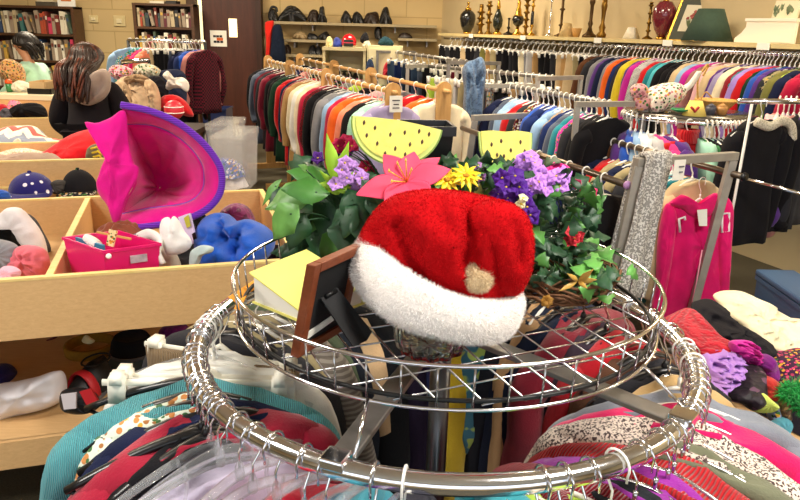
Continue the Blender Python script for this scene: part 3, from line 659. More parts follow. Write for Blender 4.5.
for x, y, wd in ((591, 272, 7), (594, 280, 6), (562, 290, 5), (586, 287, 5), (570, 275, 5)):
    e = P(x, y, Y=1.12); leaf(mb, bc, e-bc, -fw, (e-bc).length*1.1, wd*W(0, 1.14), .15)
mb.build('bow', solid('gold_ribbon', 'c9a04a', .5, var=.1), t, thick=.0006)
mb = MB(); floret(mb, P(547, 301, Y=1.15), 7, .012, random.Random(3)); mb.build('dried_flower', solid('ochre_petal', 'b8842e', .7, var=.2), t, thick=.0005)
# ================================================================== HANGERS AND GARMENTS
def hook_pts(r=.021, tc=-.0175, stem=-.088):
    pts = [(r*.95, 0, tc-.018)]
    for i in range(13):
        a = -.35+(PI+.75)*i/12; pts.append((r*math.cos(a), 0, tc+r*math.sin(a)))
    return pts+[(-.010, 0, tc-.030), (0, 0, tc-.044), (0, 0, stem)]
def hanger_mesh(kind, hw=.205, fat=1.0):
    """returns [(part name, MB, material)] in hanger space: rail top at the origin, hanger plane = local XZ"""
    mb = MB(); mb.tube(hook_pts(), .0019*fat, 6); out = [('hook', mb, CHROME if kind in ('black', 'clear', 'clip', 'wire') else WHITEPL)]
    m = {'black': BLACKPL, 'clear': CLEARPL, 'white': WHITEPL, 'clip': solid('ivory_plastic', 'ece8d8', .35), 'wire': WIRE, 'far': WHITEPL}[kind]; b = MB()
    zs = -.086
    if kind == 'clip':
        b.tube([(-hw*.85, 0, zs-.022), (hw*.85, 0, zs-.022)], .007, 8, flat=.6); b.tube([(-.03, 0, zs-.02), (0, 0, zs), (.03, 0, zs-.02)], .006, 8)
        for s in (-1, 1): b.box((s*hw*.72, 0, zs-.035), (.03, .022, .05)); b.box((s*hw*.72, .0, zs-.012), (.022, .03, .018))
    else:
        w = .0075 if kind in ('black', 'clear') else .004*fat
        sh = [(hw*k, 0, zs-.012-.075*abs(k)**1.5) for k in [-1+i/8 for i in range(17)]]
        b.tube(sh, [w*(1.15-.4*abs(-1+i/8)) for i in range(17)], 8, flat=1.5 if kind in ('black',) else 1)
        b.tube([(-hw*.99, 0, zs-.088), (-hw*.8, 0, zs-.105), (hw*.8, 0, zs-.105), (hw*.99, 0, zs-.088)], w*.55, 6)
        b.lathe([(w, zs-.02), (w*.9, zs), (.004, zs+.008)], 10)
        if kind == 'clear':
            for s in (-1, 1): b.tube([(s*.055, 0, zs-.02), (s*.052, 0, zs-.04), (s*.06, 0, zs-.105)], .003, 6)
    out.append(('bar', b, m)); return out
HCACHE = {}
def place_hanger(kind, pos, yaw, label, group=None, far=False, hw=.205, tilt=0):
    key = (kind, far, hw)
    if far:
        if key not in HCACHE:
            mb = MB()
            for nm, p, m in hanger_mesh(kind, hw, 2.0): mb.add(p.v, p.f)
            HCACHE[key] = mb.build('clothes_hanger', WHITEPL if kind != 'black' else BLACKPL); o = HCACHE[key]
        else: o = HCACHE[key].copy(); COL.objects.link(o)
        o.location = pos; o.rotation_euler = (0, tilt, yaw); return tag(o, label, 'hanger', group)
    if key not in HCACHE:
        HCACHE[key] = [bpy.data.meshes.new('x') for _ in ()] or []
        t = thing('clothes_hanger', (0, 0, 0), label, 'hanger', group)
        kids = [mb.build(nm, m, t) for nm, mb, m in hanger_mesh(kind, hw)]; HCACHE[key] = (t, kids)
    else:
        t0_, k0 = HCACHE[key]; t = t0_.copy(); COL.objects.link(t); t['label'] = label
        if group: t['group'] = group
        for c in k0: d = c.copy(); COL.objects.link(d); d.parent = t
    t.location = pos; t.rotation_euler = (0, tilt, yaw); return t
def body_mb(kind, seed, hw=.21, ln=.65, th=.05, n=28, wr=1.0):
    """garment hanging from a hanger: local X across the shoulders, Y thickness, Z down"""
    mb = MB(); sd = seed*5.17
    if kind in ('trousers', 'shorts', 'skirt'):
        z0 = -.108; lv = [0, .02, .05, .12, .22, .35, .5, .65, .8, .95, 1]
        split = kind != 'skirt'
        for i, f in enumerate(lv):
            z = z0-ln*f; w = hw*(.86+.12*f if kind != 'trousers' else .9-.12*f)
            for j in range(n):
                a = 2*PI*j/n; x = math.cos(a); t = th*(.45+.5*min(1, f*4))*(1+.35*math.sin(3*a+sd+f*3)*min(1, f*3)*wr)
                pinch = 1-(.55*math.exp(-(x/.16)**2) if split and f > .3 else 0)
                mb.v.append(Vector((w*math.copysign(abs(x)**.8, x)+.006*noise.noise(Vector((f*6, a, sd))), t*math.sin(a)*pinch+.016*noise.noise(Vector((sd, f*2.5, 1)))*wr, z)))
    else:
        lv = [(-.094, .30, .75), (-.090, .34, .9), (-.097, .42, 1), (-.112, .62, 1), (-.133, .84, .95), (-.155, .97, .9), (-.185, 1.0, .9)]
        if kind == 'vest': lv = [(-.100, .36, .7), (-.095, .40, .9), (-.105, .52, 1), (-.125, .68, .95), (-.16, .72, .9), (-.22, .80, .9)]
        k = 9; flare = {'dress': 1.22, 'coat': 1.08}.get(kind, .98)
        z_, w_, t_ = lv[-1]
        for i in range(1, k+1):
            f = i/k; lv.append((z_-(ln-.09)*f, w_*(1-.10*math.sin(f*PI)*.8)+(flare-w_)*f, t_+.25*f))
        for i, (z, w, t) in enumerate(lv):
            f = max(0, (i-5)/(len(lv)-6))
            for j in range(n):
                a = 2*PI*j/n; x = math.cos(a); fold = 1+wr*(.30*math.sin(4*a+sd+f*2)+.2*math.sin(7*a-sd))*f
                zz = z - (.0 if i > 5 else .018*abs(x)**2*(i < 3))
                mb.v.append(Vector((hw*w*math.copysign(abs(x)**.85, x), th*t*math.sin(a)*fold+.02*f*noise.noise(Vector((sd, f*2.2, x*1.2)))*wr, zz+.006*noise.noise(Vector((x*5, sd, f*4))))))
        lv = lv
    m = len(mb.v)//n
    for i in range(m-1):
        for j in range(n): mb.f.append((i*n+j, (i+1)*n+j, (i+1)*n+(j+1) % n, i*n+(j+1) % n)); mb.m.append(0)
    mb.f.append(tuple(range((m-1)*n, m*n))[::-1]); mb.m.append(0); mb.f.append(tuple(range(n))); mb.m.append(0)
    return mb
def sleeve_mb(s, seed, hw=.21, ln=.5, r=.046, th=.05):
    R = random.Random(seed*9+s); mb = MB()
    pts = [(s*hw*.70, 0, -.185), (s*hw*.88, .002, -.200), (s*(hw*.98), .004, -.235), (s*(hw*1.03+.01), .012*R.uniform(-1, 1), -.32), (s*(hw*1.08+.01), .02*R.uniform(-1, 1), -.20-ln*.55), (s*(hw*1.05), .03*R.uniform(-1, 1), -.17-ln*.85), (s*(hw*1.03), .03*R.uniform(-1, 1), -.17-ln)]
    q = spline(pts, 4); rr = [r*(1.12-.42*i/(len(q)-1))*(1+.05*noise.noise(Vector((i*.5, seed*3.7, s)))) for i in range(len(q))]; rr[0] *= .6
    mb.tube(q, rr, 14, flat=min(1.1, th/r*.95), ref=(1, 0, 0)); return mb
GM = {}
def place_garment(kind, mat, pos, yaw, label, cat, name=None, seed=0, hw=.21, ln=.65, th=.05, sl=.5, parts=True, nvar=4, tilt=0, group=None, extra=None, collar=None):
    name = name or kind; v = seed % nvar; key = (kind, v, round(hw, 3), round(ln, 2), round(th, 3), round(sl, 2), parts)
    tops = kind in ('shirt', 'sweater', 'jacket', 'hoodie', 'coat', 'blouse', 'dress') and sl > 0
    if key not in GM:
        b_ = body_mb(kind, v+1, hw, ln, th); sm = []
        if tops:
            sm = [sleeve_mb(s, v+1, hw, sl, .046, th) for s in (-1, 1)]
            if not parts:
                for q in sm: b_.add(q.v, q.f)
                sm = []
        rec = []
        for mb in [b_]+sm:
            me = bpy.data.meshes.new('garment'); me.from_pydata([tuple(x) for x in mb.v], [], mb.f); me.polygons.foreach_set('use_smooth', [True]*len(me.polygons)); me.materials.append(mat); me.update(); rec.append(me)
        GM[key] = rec
    rec = GM[key]
    def mk(nm, me, par=None):
        o = bpy.data.objects.new(nm, me); COL.objects.link(o); o.material_slots[0].link = 'OBJECT'; o.material_slots[0].material = mat; o.parent = par; return o
    if parts and len(rec) > 1:
        t = bpy.data.objects.new(name, None); COL.objects.link(t); t.empty_display_size = .05
        mk('body', rec[0], t)
        for me in rec[1:]: mk('sleeve', me, t)
    else: t = mk(name, rec[0])
    t.location = pos; t.rotation_euler = (0, tilt, yaw); tag(t, label, cat, group); return t
# ------------------------------------------------------------------ garments on the front ring
C = cloth
ring_items = [  # angle, kind, name, material, hanger, half width, length, thickness, sleeve, text
 (152, 'shirt', 'shirt', C('khaki'), 'white', .20, .62, .045, .45, 'khaki shirt at the back left of the front round rack'),
 (160, 'jacket', 'jacket', C('charcoal'), 'black', .21, .66, .05, .5, 'charcoal jacket behind the tan trousers on the front round rack'),
 (170, 'trousers', 'trousers', C('a58a66', 'rib', sc=2), 'clip', .19, .8, .04, 0, 'tan corduroy trousers left of the coiled hanger hooks'),
 (176, 'blouse', 'blouse', C('e6e6e0'), 'white', .20, .6, .04, .2, 'white blouse just behind the white shorts on the front round rack'),
 (182, 'shorts', 'shorts', C('f2f0ea'), 'clip', .20, .36, .035, 0, 'white shorts clipped to an ivory hanger inside the front ring'),
 (192.5, 'sweater', 'knit_sweater', C('62bcc6', 'rib', sc=2.2), 'black', .225, .66, .055, .5, 'turquoise ribbed sweater at the left of the front round rack'),
 (197, 'blouse', 'blouse', C('dfe6d4', 'floral', 'd08a4a', 3), 'black', .165, .6, .035, .3, 'cream floral blouse next to the turquoise sweater'),
 (200.5, 'shirt', 'shirt', C('navy'), 'black', .185, .66, .045, .5, 'navy shirt between the cream floral blouse and the crimson top'),
 (206.5, 'shirt', 'shirt', C('a01a35'), 'black', .205, .62, .06, .45, 'crimson top left of the clear hangers on the front round rack'),
 (211, 'shirt', 'shirt', C('black'), 'black', .14, .62, .03, .3, 'black top under the printed hanger tag'),
 (217, 'blouse', 'blouse', C('c9bfd6'), 'clear', .16, .6, .03, .2, 'pale lavender blouse on a clear hanger at bottom left'),
 (236, 'shirt', 'shirt', C('c02238'), 'clear', .16, .6, .035, .4, 'bright red shirt on a clear hanger at bottom left'),
 (243, 'shirt', 'shirt', C('4f86a6'), 'clear', .20, .6, .035, .4, 'steel blue shirt under the front left bend of the ring'),
 (247, 'shirt', 'shirt', C('3f93a4'), 'clear', .20, .6, .03, .4, 'teal blue shirt beside the steel blue one under the ring front'),
 (256, 'shirt', 'shirt', C('6e4a8c'), 'clear', .20, .6, .035, .4, 'violet shirt under the ring front left of the middle'),
 (261, 'shirt', 'shirt', C('3a3a44'), 'white', .20, .6, .035, .4, 'dark grey shirt hanging beside the violet shirt at the ring front'),
 (284, 'blouse', 'blouse', C('2f8f9c'), 'wire', .20, .6, .035, .4, 'teal blouse under the ring front right of the middle'),
 (288, 'blouse', 'blouse', C('ddd6c8', 'floral', 'a8485a', 4), 'wire', .20, .6, .03, .3, 'cream floral blouse under the ring front at bottom right'),
 (293, 'shirt', 'shirt', C('a8c84a'), 'wire', .20, .6, .035, .4, 'lime green shirt under the ring front at bottom right'),
 (299, 'sweater', 'knit_sweater', C('8e1826', 'rib', sc=1.5), 'white', .215, .62, .05, .45, 'dark red ribbed sweater inside the ring at bottom right'),
 (305, 'shirt', 'shirt', C('24262a'), 'wire', .20, .6, .035, .4, 'black shirt between the dark red sweater and the purple one'),
 (311.5, 'sweater', 'knit_sweater', C('8d2a92'), 'wire', .21, .62, .05, .5, 'purple sweater left of the bright red ribbed one'),
 (319, 'sweater', 'knit_sweater', C('c4141e', 'rib', sc=1.3), 'wire', .225, .64, .055, .5, 'bright red ribbed sweater at the bottom right of the front round rack'),
 (327, 'shirt', 'shirt', C('6d6f58'), 'wire', .20, .6, .03, .4, 'olive grey shirt between the red ribbed and the speckled sweaters'),
 (333.5, 'sweater', 'knit_sweater', C('d9c9bb', 'speckle', '4a3a38', 2.4), 'wire', .225, .64, .06, .5, 'beige sweater with dark speckles at the right of the front round rack'),
 (342, 'sweater', 'knit_sweater', C('d4145e'), 'wire', .215, .62, .045, .5, 'hot pink sweater above the speckled one on the front round rack'),
 (349, 'jacket', 'jacket', C('7d828c'), 'white', .215, .62, .045, .5, 'grey jacket next to the hot pink sweater on the front round rack'),
 (357, 'shirt', 'shirt', C('b99a68'), 'white', .125, .6, .04, .45, 'tan shirt at the right edge of the front round rack'),
 (6, 'shirt', 'shirt', C('2b2b30'), 'black', .125, .6, .04, .45, 'black shirt at the right edge of the front round rack'),
 (15, 'shirt', 'shirt', C('5a3b2b'), 'black', .125, .6, .04, .45, 'brown shirt at the back right of the front round rack'),
 (23, 'shirt', 'shirt', C('b01824'), 'white', .125, .6, .045, .45, 'red shirt at the back right of the front round rack'),
 (31, 'shirt', 'shirt', C('3b2f3a'), 'black', .125, .6, .04, .45, 'plum black shirt at the back of the front round rack'),
 (40, 'shirt', 'shirt', C('7a1d2c'), 'black', .2, .6, .045, .45, 'maroon shirt under the twig wreath on the front round rack'),
 (49, 'shirt', 'shirt', C('1d2438'), 'black', .2, .6, .045, .45, 'navy shirt under the twig wreath on the front round rack'),
 (53, 'shirt', 'shirt', C('b59065'), 'white', .19, .62, .03, .45, 'tan shirt seen through the ring under the basket'),
 (59, 'shirt', 'shirt', C('22242c'), 'black', .2, .62, .045, .45, 'blackish blue shirt seen under the basket right of the print blouse'),
 (66, 'blouse', 'blouse', C('3a6a7e', 'speckle', '9db35a', .35), 'white', .2, .66, .05, .3, 'blue and green print blouse seen under the basket'),
 (85, 'shirt', 'shirt', C('23284a'), 'white', .2, .62, .035, .45, 'dark blue shirt seen under the basket beside the yellow one'),
 (78.5, 'sweater', 'knit_sweater', C('c7a92a'), 'clear', .205, .68, .085, .45, 'mustard yellow sweater seen through the ring under the basket'),
 (91, 'sweater', 'knit_sweater', C('8c8478', 'knit', sc=2), 'clear', .2, .66, .035, .45, 'grey knit sweater left of the mustard yellow one'),
 (99, 'shirt', 'shirt', C('5a1220'), 'black', .2, .62, .03, .45, 'wine red shirt seen through the ring under the basket'),
 (105, 'shirt', 'shirt', C('2a2138'), 'black', .2, .66, .055, .45, 'purple black shirt seen through the ring under the basket'),
 (113, 'shirt', 'shirt', C('15161a'), 'black', .2, .66, .06, .45, 'black shirt seen through the ring left of the purple black one'),
 (121, 'shirt', 'shirt', C('c2a27a'), 'white', .2, .62, .04, .45, 'beige shirt seen through the ring left of the black ones'),
 (129, 'shirt', 'shirt', C('20242c'), 'black', .2, .62, .05, .45, 'charcoal shirt under the back of the basket'),
 (137, 'shirt', 'shirt', C('54604a'), 'white', .2, .62, .045, .45, 'sage green shirt under the yellow book on the front round rack'),
 (145, 'shirt', 'shirt', C('6b6259', 'stripe', '8d857a', 2), 'white', .2, .62, .045, .45, 'grey striped shirt under the yellow book on the front round rack'),
]
R = random.Random(4)
for i, (d, kind, nm, mat, hk, hw, ln, th, sl, text) in enumerate(ring_items):
    pos = pol(RR, d, RZ+.0155); yaw = math.radians(d+R.uniform(-4, 4)); tl = R.uniform(-.05, .05)
    cat = {'trousers': 'trousers', 'shorts': 'shorts', 'knit_sweater': 'sweater', 'jacket': 'jacket', 'blouse': 'blouse'}.get(nm, 'shirt')
    g = place_garment(kind, mat, pos-Vector((0, 0, .035 if hk == 'clear' else 0)), yaw, text, cat, nm, i, hw, ln, th, sl, True, 99, tl)
    hn = {'black': 'black plastic', 'clear': 'clear plastic', 'wire': 'thin wire', 'white': 'white plastic', 'clip': 'ivory clip'}[hk]
    short = text.split(' on the front')[0].split(' at the')[0]
    place_hanger(hk, pos, yaw, 'x', None, False, round(min(.205, hw+.02), 3), tl)['label'] = '%s hanger holding the %s' % (hn, ' '.join(text.split()[:11]))
# loose clear and black hangers hooked at the left of the ring
for j, (d, hk, tx) in enumerate(((186, 'black', 'empty black hanger behind the turquoise sweater'), (208.5, 'black', 'empty black hanger between the crimson top and the black one'), (214, 'clear', 'empty clear hanger topmost at the bottom left'), (220, 'clear', 'second empty clear hanger from the top at the bottom left'), (226, 'clear', 'third empty clear hanger from the top at the bottom left'), (231, 'clear', 'empty clear hanger right behind the bright red shirt'), (179, 'white', 'empty white hanger behind the white shorts'), (185, 'clip', 'empty ivory clip hanger beside the white shorts'), (174, 'clear', 'empty clear hanger beside the tan trousers'))):
    place_hanger(hk, pol(RR, d, RZ+.0155), math.radians(d+R.uniform(-8, 8)), tx+' on the front round rack', None, False, .205, R.uniform(-.08, .08))
for j, d in enumerate((30, 22, 13, 3, 354, 346, 337, 325, 316)):
    place_hanger('wire', pol(RR, d, RZ+.0155), math.radians(d+R.uniform(-10, 10)), 'empty thin wire hanger, %s from the back on the right side of the front ring' % ordinal(j), None, False, .11, R.uniform(-.06, .06))
tg = P(125, 467, Y=.95); t = thing('hanger_tag', tg, 'yellow printed cardboard tag with a blue stripe on a black hanger', 'tag')
q = [P(106, 470, Y=.96), P(143, 458, Y=.99), P(145, 465, Y=.985), P(107, 477, Y=.955)]
mb = MB(); quadbox(mb, *[P(x, y, Y=Y) for x, y, Y in ((106, 467, .955), (143, 457, .985), (144, 464, .985), (107, 474, .955))], fw, .002); mb.build('printed_card', C('d9b25a', 'floral', 'c05a3a', 1.5), t, smooth=False)
mb = MB(); quadbox(mb, *[P(x, y, Y=Y) for x, y, Y in ((107, 474, .9545), (144, 464, .9845), (145, 468, .985), (107, 479, .9545))], fw, .002); mb.build('blue_stripe', solid('blue_card', '2a5fc0', .5), t, smooth=False)
# ================================================================== LEFT SIDE: WOODEN SORTING BINS
def puff(name, outl, Y, D, mat, label=None, cat=None, seed=0, crease=(), parent=None, slope=0, wr=.012, D1=None, group=None, n=48, m=12, build=True, freq=.05):
    """soft cloth thing with a wrinkled front and real depth: silhouette, its distance, its thickness"""
    k0 = sum(p[0] for p in outl)/len(outl), sum(p[1] for p in outl)/len(outl)
    ol = spline([(x, y, 0) for x, y in outl], 6, True); k = len(ol); mb = MB(); D1 = D if D1 is None else D1; sc_ = Y/2.2
    for side in (0, 1):
        o = len(mb.v)
        for i in range(n):
            q = ol[int(i*k/n)]
            for j in range(m):
                r = math.sin(PI/2*(j/(m-1))) if j else .01
                x = k0[0]+(q.x-k0[0])*r; y = k0[1]+(q.y-k0[1])*r
                d = (1-r**2.6)**.5*(D if side == 0 else D1); fq = freq*sc_**1
                a = noise.noise(Vector((x*fq, y*fq*1.3, seed*3.3))); b_ = noise.noise(Vector((x*fq*2.6, y*fq*2.6, seed*1.3+9)))
                w = wr*(-abs(a)*2.2+.6+b_*.8)*(1-r**4)
                for (ax, ay, bx, by, dp, wd) in crease:
                    t = max(0, min(1, ((x-ax)*(bx-ax)+(y-ay)*(by-ay))/((bx-ax)**2+(by-ay)**2))); d -= dp*math.exp(-(math.hypot(x-ax-(bx-ax)*t, y-ay-(by-ay)*t)/wd)**2)*(1-r**6)
                mb.v.append(P(x, y, Y=Y+slope*(k0[1]-y)) + fw*((-d-w) if side == 0 else d))
        for i in range(n):
            i2 = (i+1) % n
            for j in range(m-1):
                f = (o+i*m+j, o+i*m+j+1, o+i2*m+j+1, o+i2*m+j); mb.f.append(f[::-1] if side == 0 else f); mb.m.append(0)
    if not build: return mb
    if parent is not None: return mb.build(name, mat, parent=parent)
    lo = min(mb.v, key=lambda v: v.z); c = P(k0[0], k0[1], Y=Y); c.z = lo.z
    return tag(mb.build(name, mat, loc=c), label, cat, group)
def proj_line(a, d, x):                # point of the level line a+t*d seen at picture column x
    lo, hi = -3, 6
    for _ in range(50):
        m_ = (lo+hi)/2; v = a+d*m_-EYE; c = 400+F*v.dot(rt)/v.dot(fw)
        if c < x: lo = m_
        else: hi = m_
    return a+d*lo
def bin_table(label, zt, fa, fb, depth, x1, hb, dividers, back_x=None, start=-.9, shelf=None, h_in=.2, legs=True):
    a = P(*fa, Z=zt); b_ = P(*fb, Z=zt); d = (b_-a); d.z = 0; d.normalize(); n = Vector((-d.y, d.x, 0)); s0 = a+d*start; s1 = proj_line(a, d, x1)
    t = thing('wooden_bin_table', (s0+s1)/2-Vector((0, 0, zt)), label, 'bin')
    T = .02; L_ = (s1-s0).length
    def pt(u, v, z): return Vector((s0.x, s0.y, 0))+d*u+n*v+Vector((0, 0, z))
    def board(nm, u0, v0, u1, v1, z0, z1, edge=True):
        mb = MB(); mb.beam(pt(u0, v0, (z0+z1)/2), pt(u1, v1, (z0+z1)/2), T, z1-z0-.008); o = mb.build(nm, BOARD, t, smooth=False)
        if edge: MB().beam(pt(u0, v0, z1-.004), pt(u1, v1, z1-.004), T+.002, .008).build('edging', BOARDEDGE, o, smooth=False)
    board('front_board', 0, 0, L_, 0, zt-hb, zt); board('back_board', 0, depth, L_, depth, zt-hb, zt)
    board('side_board', 0, .01, 0, depth-.01, zt-hb, zt); board('side_board', L_-.01, .011, L_-.01, depth-.011, zt-hb, zt)
    for u in [((proj_line(a, d, v)-s0).length if v > 5 else v) for v in dividers]: board('divider', u, .01, u, depth-.01, zt-hb, zt-.003)
    MB().box(pt(L_/2, depth/2, zt-hb+.03), (L_, depth, .02), rotz(math.atan2(d.y, d.x))).build('bin_floor', BOARD, t, smooth=False)
    if shelf:
        MB().box(pt(L_/2, depth/2, shelf-.01), (L_, depth, .02), rotz(math.atan2(d.y, d.x))).build('lower_shelf', BOARD, t, smooth=False)
        mb = MB(); mb.beam(pt(0, -.005, shelf-.05), pt(L_, -.005, shelf-.05), T, .10); mb.build('shelf_apron', BOARD, t, smooth=False)
    if shelf and zt > .86 and zt < .9: board('back_panel', 0, depth-.03, L_, depth-.03, shelf, zt-hb+.01, False)  # board added to block light from behind and darken the lower shelf
    for u in (.02, L_-.03):
        for v in (.03, depth-.03):
            mb = MB(); mb.box(pt(u, v, (zt-hb)/2), (.07, .05, zt-hb), rotz(math.atan2(d.y, d.x))); mb.build('leg', BOARD, t, smooth=False)
    return pt, L_, d, n
ptA, LA, dA, nA = bin_table('nearest wooden sorting bin with the pink basket and blue cloth inside', .87, (0, 279), (200, 265), 1.08, 300, .205, [48], shelf=.316)
def inA(px, py, z): return P(px, py, Z=z)
zA = .705
heap('dark_cloth', P(150, 268, Z=zA), .22, .2, .10, cloth('1d1d22'), 'black crumpled cloth at the bottom of the near bin behind the pink basket', 'clothes', 3)
puff('blue_cloth', [(196, 250), (197, 232), (204, 219), (216, 213), (228, 214), (236, 221), (248, 219), (258, 222), (268, 228), (275, 238), (272, 252), (262, 262), (244, 270), (222, 272), (204, 266)], 2.42, .13, cloth('1f55b8'), 'big crumpled royal blue cloth in the near wooden bin', 'clothes', 5, [(222, 218, 240, 262, .05, 4), (248, 224, 232, 268, .04, 3), (204, 236, 224, 246, .03, 3)], wr=.035, slope=.004, freq=.055)
heap('dark_cloth', P(265, 268, Z=zA), .1, .08, .09, cloth('251e38'), 'dark purple cloth in the right corner of the near bin', 'clothes', 6)
puff('knit_hat', [(219, 222), (222, 211), (232, 204), (243, 204), (251, 211), (254, 224), (236, 230)], 2.95, .09, cloth('7a1f5e', 'sequin', '3b1640', .5), 'purple and magenta flecked knit hat behind the blue cloth', 'hat', 4, wr=.006)
heap('black_cloth', P(192, 250, Z=zA), .1, .12, .16, cloth('15161a'), 'black cloth between the white mitten and the blue cloth', 'clothes', 8)
puff('white_mitten', [(160, 231), (162, 220), (168, 217), (171, 220), (174, 216), (179, 221), (184, 231), (191, 240), (190, 248), (180, 254), (168, 255), (164, 247)], 2.26, .035, cloth('fbf8f2'), 'white knitted mitten standing up in the near bin', 'mitten', 2, [(170, 219, 172, 234, .012, 2.5)], wr=.004)
t = thing('packet', P(188, 228, Y=2.36), 'lavender and white card packet behind the white mitten', 'packet')
mb = MB(); quadbox(mb, *[P(x, y, Y=Y) for x, y, Y in ((178, 217, 2.4), (190, 213, 2.38), (197, 242, 2.34), (187, 246, 2.36))], fw, .012); mb.build('card', solid('lavender_card', 'd9c8ea', .5), t, smooth=False)
mb = MB(); quadbox(mb, *[P(x, y, Y=Y) for x, y, Y in ((184, 218, 2.385), (188.5, 215, 2.377), (191, 226, 2.357), (187, 228, 2.365))], -fw, .003); mb.build('green_label', solid('green_label', 'b9b33e', .5), t, smooth=False)
mb = MB(); quadbox(mb, *[P(x, y, Y=Y) for x, y, Y in ((192, 234, 2.345), (195.5, 232, 2.34), (198, 243, 2.33), (195, 245, 2.335))], -fw, .003); mb.build('dark_label', BLACKPL, t, smooth=False)
puff('glove', [(190, 254), (195, 248), (203, 245), (213, 247), (212, 252), (205, 254), (200, 258), (196, 268), (190, 270)], 2.2, .025, cloth('b8c8c8'), 'pale blue grey glove beside the blue cloth', 'glove', 7, wr=.006)
heap('white_cloth', P(155, 274, Z=zA+.04), .11, .07, .10, cloth('e6dfc8'), 'cream cloth against the front board of the near bin', 'clothes', 12)
# headband (white and grey) draped over the basket edge
t = thing('fleece_headband', P(140, 243, Y=2.30), 'white and grey fleece headband draped over the pink basket', 'headband')
q = spline([P(119, 246, Y=2.36), P(128, 242, Y=2.31), P(141, 238, Y=2.28)], 6); MB().tube(q, .020, 12, flat=.6).build('grey_half', cloth('84848e'), t)
q = spline([P(139, 238, Y=2.285), P(150, 234, Y=2.27), P(160, 241, Y=2.24), P(158, 252, Y=2.21), P(163, 264, Y=2.2)], 6); MB().tube(q, .019, 12, flat=.55).build('white_half', cloth('e4e0da'), t)
# pink basket
t = thing('pink_basket', P(105, 262, Z=zA), 'small hot pink plastic basket full of odds and ends in the near bin', 'basket')
zr = .925; qa, qb, qc = P(63, 237, Z=zr), P(103, 250.5, Z=zr), P(160, 243, Z=zr); qd = qa+qc-qb; cen = (qa+qc)/2; PINKP = solid('pink_plastic', 'e0186c', .35, var=.05)
mb = MB(); rim = [qa, qb, qc, qd]; H = zr-zA-.004
def ringp(s, dz): return [cen+(v-cen)*s+Vector((0, 0, -dz)) for v in rim]
ls = [ringp(.84, H), ringp(.99, .012), ringp(1.03, .010), ringp(1.03, 0), ringp(.97, 0), ringp(.95, .012), ringp(.81, H-.006)]
for l in ls: mb.v += l
for i in range(len(ls)-1):
    for j in range(4): mb.f.append((i*4+j, i*4+(j+1) % 4, (i+1)*4+(j+1) % 4, (i+1)*4+j)); mb.m.append(0)
mb.f += [(3, 2, 1, 0), tuple(24+j for j in range(4))]; mb.m += [0, 0]; mb.build('tub', PINKP, t, smooth=False)
bp_ = P(110.5, 256, Y=(qb.y+.01)); mb = MB(); mb.lathe([(.009, 0), (.009, .004), (.004, .006)], 14, bp_-fw*.012, Matrix.Rotation(PI/2-.2, 3, 'X')); mb.build('rivet', WHITEPL, t)
lbq = [P(x, y, Y=qb.y+.0) for x, y in ((127, 252), (145, 249), (145, 256), (127, 259))]
mb = MB(); quadbox(mb, *[v-fw*.0 for v in [qb.lerp(qc, .45)+Vector((0, 0, -.03)), qb.lerp(qc, .75)+Vector((0, 0, -.03)), qb.lerp(qc, .75)+Vector((0, 0, -.055)), qb.lerp(qc, .45)+Vector((0, 0, -.055))]], Vector((dA.y, -dA.x, 0)), .006); mb.build('price_sticker', solid('grey_label', 'b8a8b0', .5, var=.3, vs=40), t, smooth=False)
mb = MB(); mb.beam(P(74, 239, Z=.91), P(104, 248, Z=.915), .008, .02); tag(mb.build('blue_stick', solid('blue_stick', '2f86a8', .5), loc=P(90, 244, Z=.90), smooth=False), 'flat blue stick lying in the pink basket', 'stick')
mb = MB(); mb.beam(P(97, 232, Z=.935), P(131, 239, Z=.93), .006, .006); tag(mb.build('wooden_stick', WOODY, loc=P(115, 236, Z=.92), smooth=False), 'thin wooden stick across the pink basket', 'stick')
puff('white_sock', [(84, 240), (86, 234), (92, 236), (98, 240), (102, 246), (94, 248)], 2.2, .03, cloth('f2efe8'), 'small white sock in the pink basket', 'sock', 3, wr=.004)
mb = MB(); quadbox(mb, *[P(x, y, Y=2.16) for x, y in ((109, 229), (117, 231), (113, 247), (106, 245))], fw, .008); tag(mb.build('paper_tag', cloth('eed9a0', 'floral', 'd08030', 4), loc=P(111, 240, Y=2.16), smooth=False), 'cream and orange printed paper tag upright in the pink basket', 'tag')
heap('scarf', P(124, 240, Z=.84), .10, .07, .06, cloth('8a4a34'), 'rust brown scarf in the back of the pink basket', 'scarf', 9)
# left compartment
puff('sweatshirt', [(0, 214), (8, 208), (20, 208), (30, 218), (38, 228), (44, 240), (47, 256), (42, 260), (33, 254), (24, 244), (21, 230), (16, 222), (8, 222), (0, 226), (-14, 230), (-14, 218)], 2.6, .05, cloth('dcd6d4'), 'pale grey sweatshirt folded over in the left part of the near bin', 'sweatshirt', 3, wr=.008)
puff('black_shirt', [(-8, 220), (6, 216), (16, 224), (22, 240), (20, 252), (2, 256), (-10, 250)], 2.68, .07, cloth('25282a'), 'black shirt under the pale grey sweatshirt', 'shirt', 5)
puff('grey_sleeve', [(26, 214), (34, 218), (42, 232), (50, 248), (48, 258), (42, 246), (34, 230)], 2.72, .03, cloth('4a4a4e'), 'charcoal sleeve behind the pale grey sweatshirt', 'clothes', 6)
puff('grey_cloth', [(-8, 242), (4, 240), (16, 246), (18, 262), (6, 274), (-10, 272)], 2.35, .05, cloth('85858a'), 'grey cloth at the left edge of the near bin', 'clothes', 7)
puff('coral_shirt', [(10, 262), (18, 248), (30, 245), (44, 250), (48, 268), (40, 278), (18, 277)], 2.36, .06, cloth('e0707e'), 'coral pink shirt against the front board of the near bin', 'shirt', 21, wr=.02, freq=.1)
puff('pale_pink_cloth', [(2, 268), (12, 266), (20, 272), (14, 282), (2, 282)], 2.2, .03, cloth('f2b8cc'), 'pale pink cloth left of the coral shirt', 'clothes', 9)
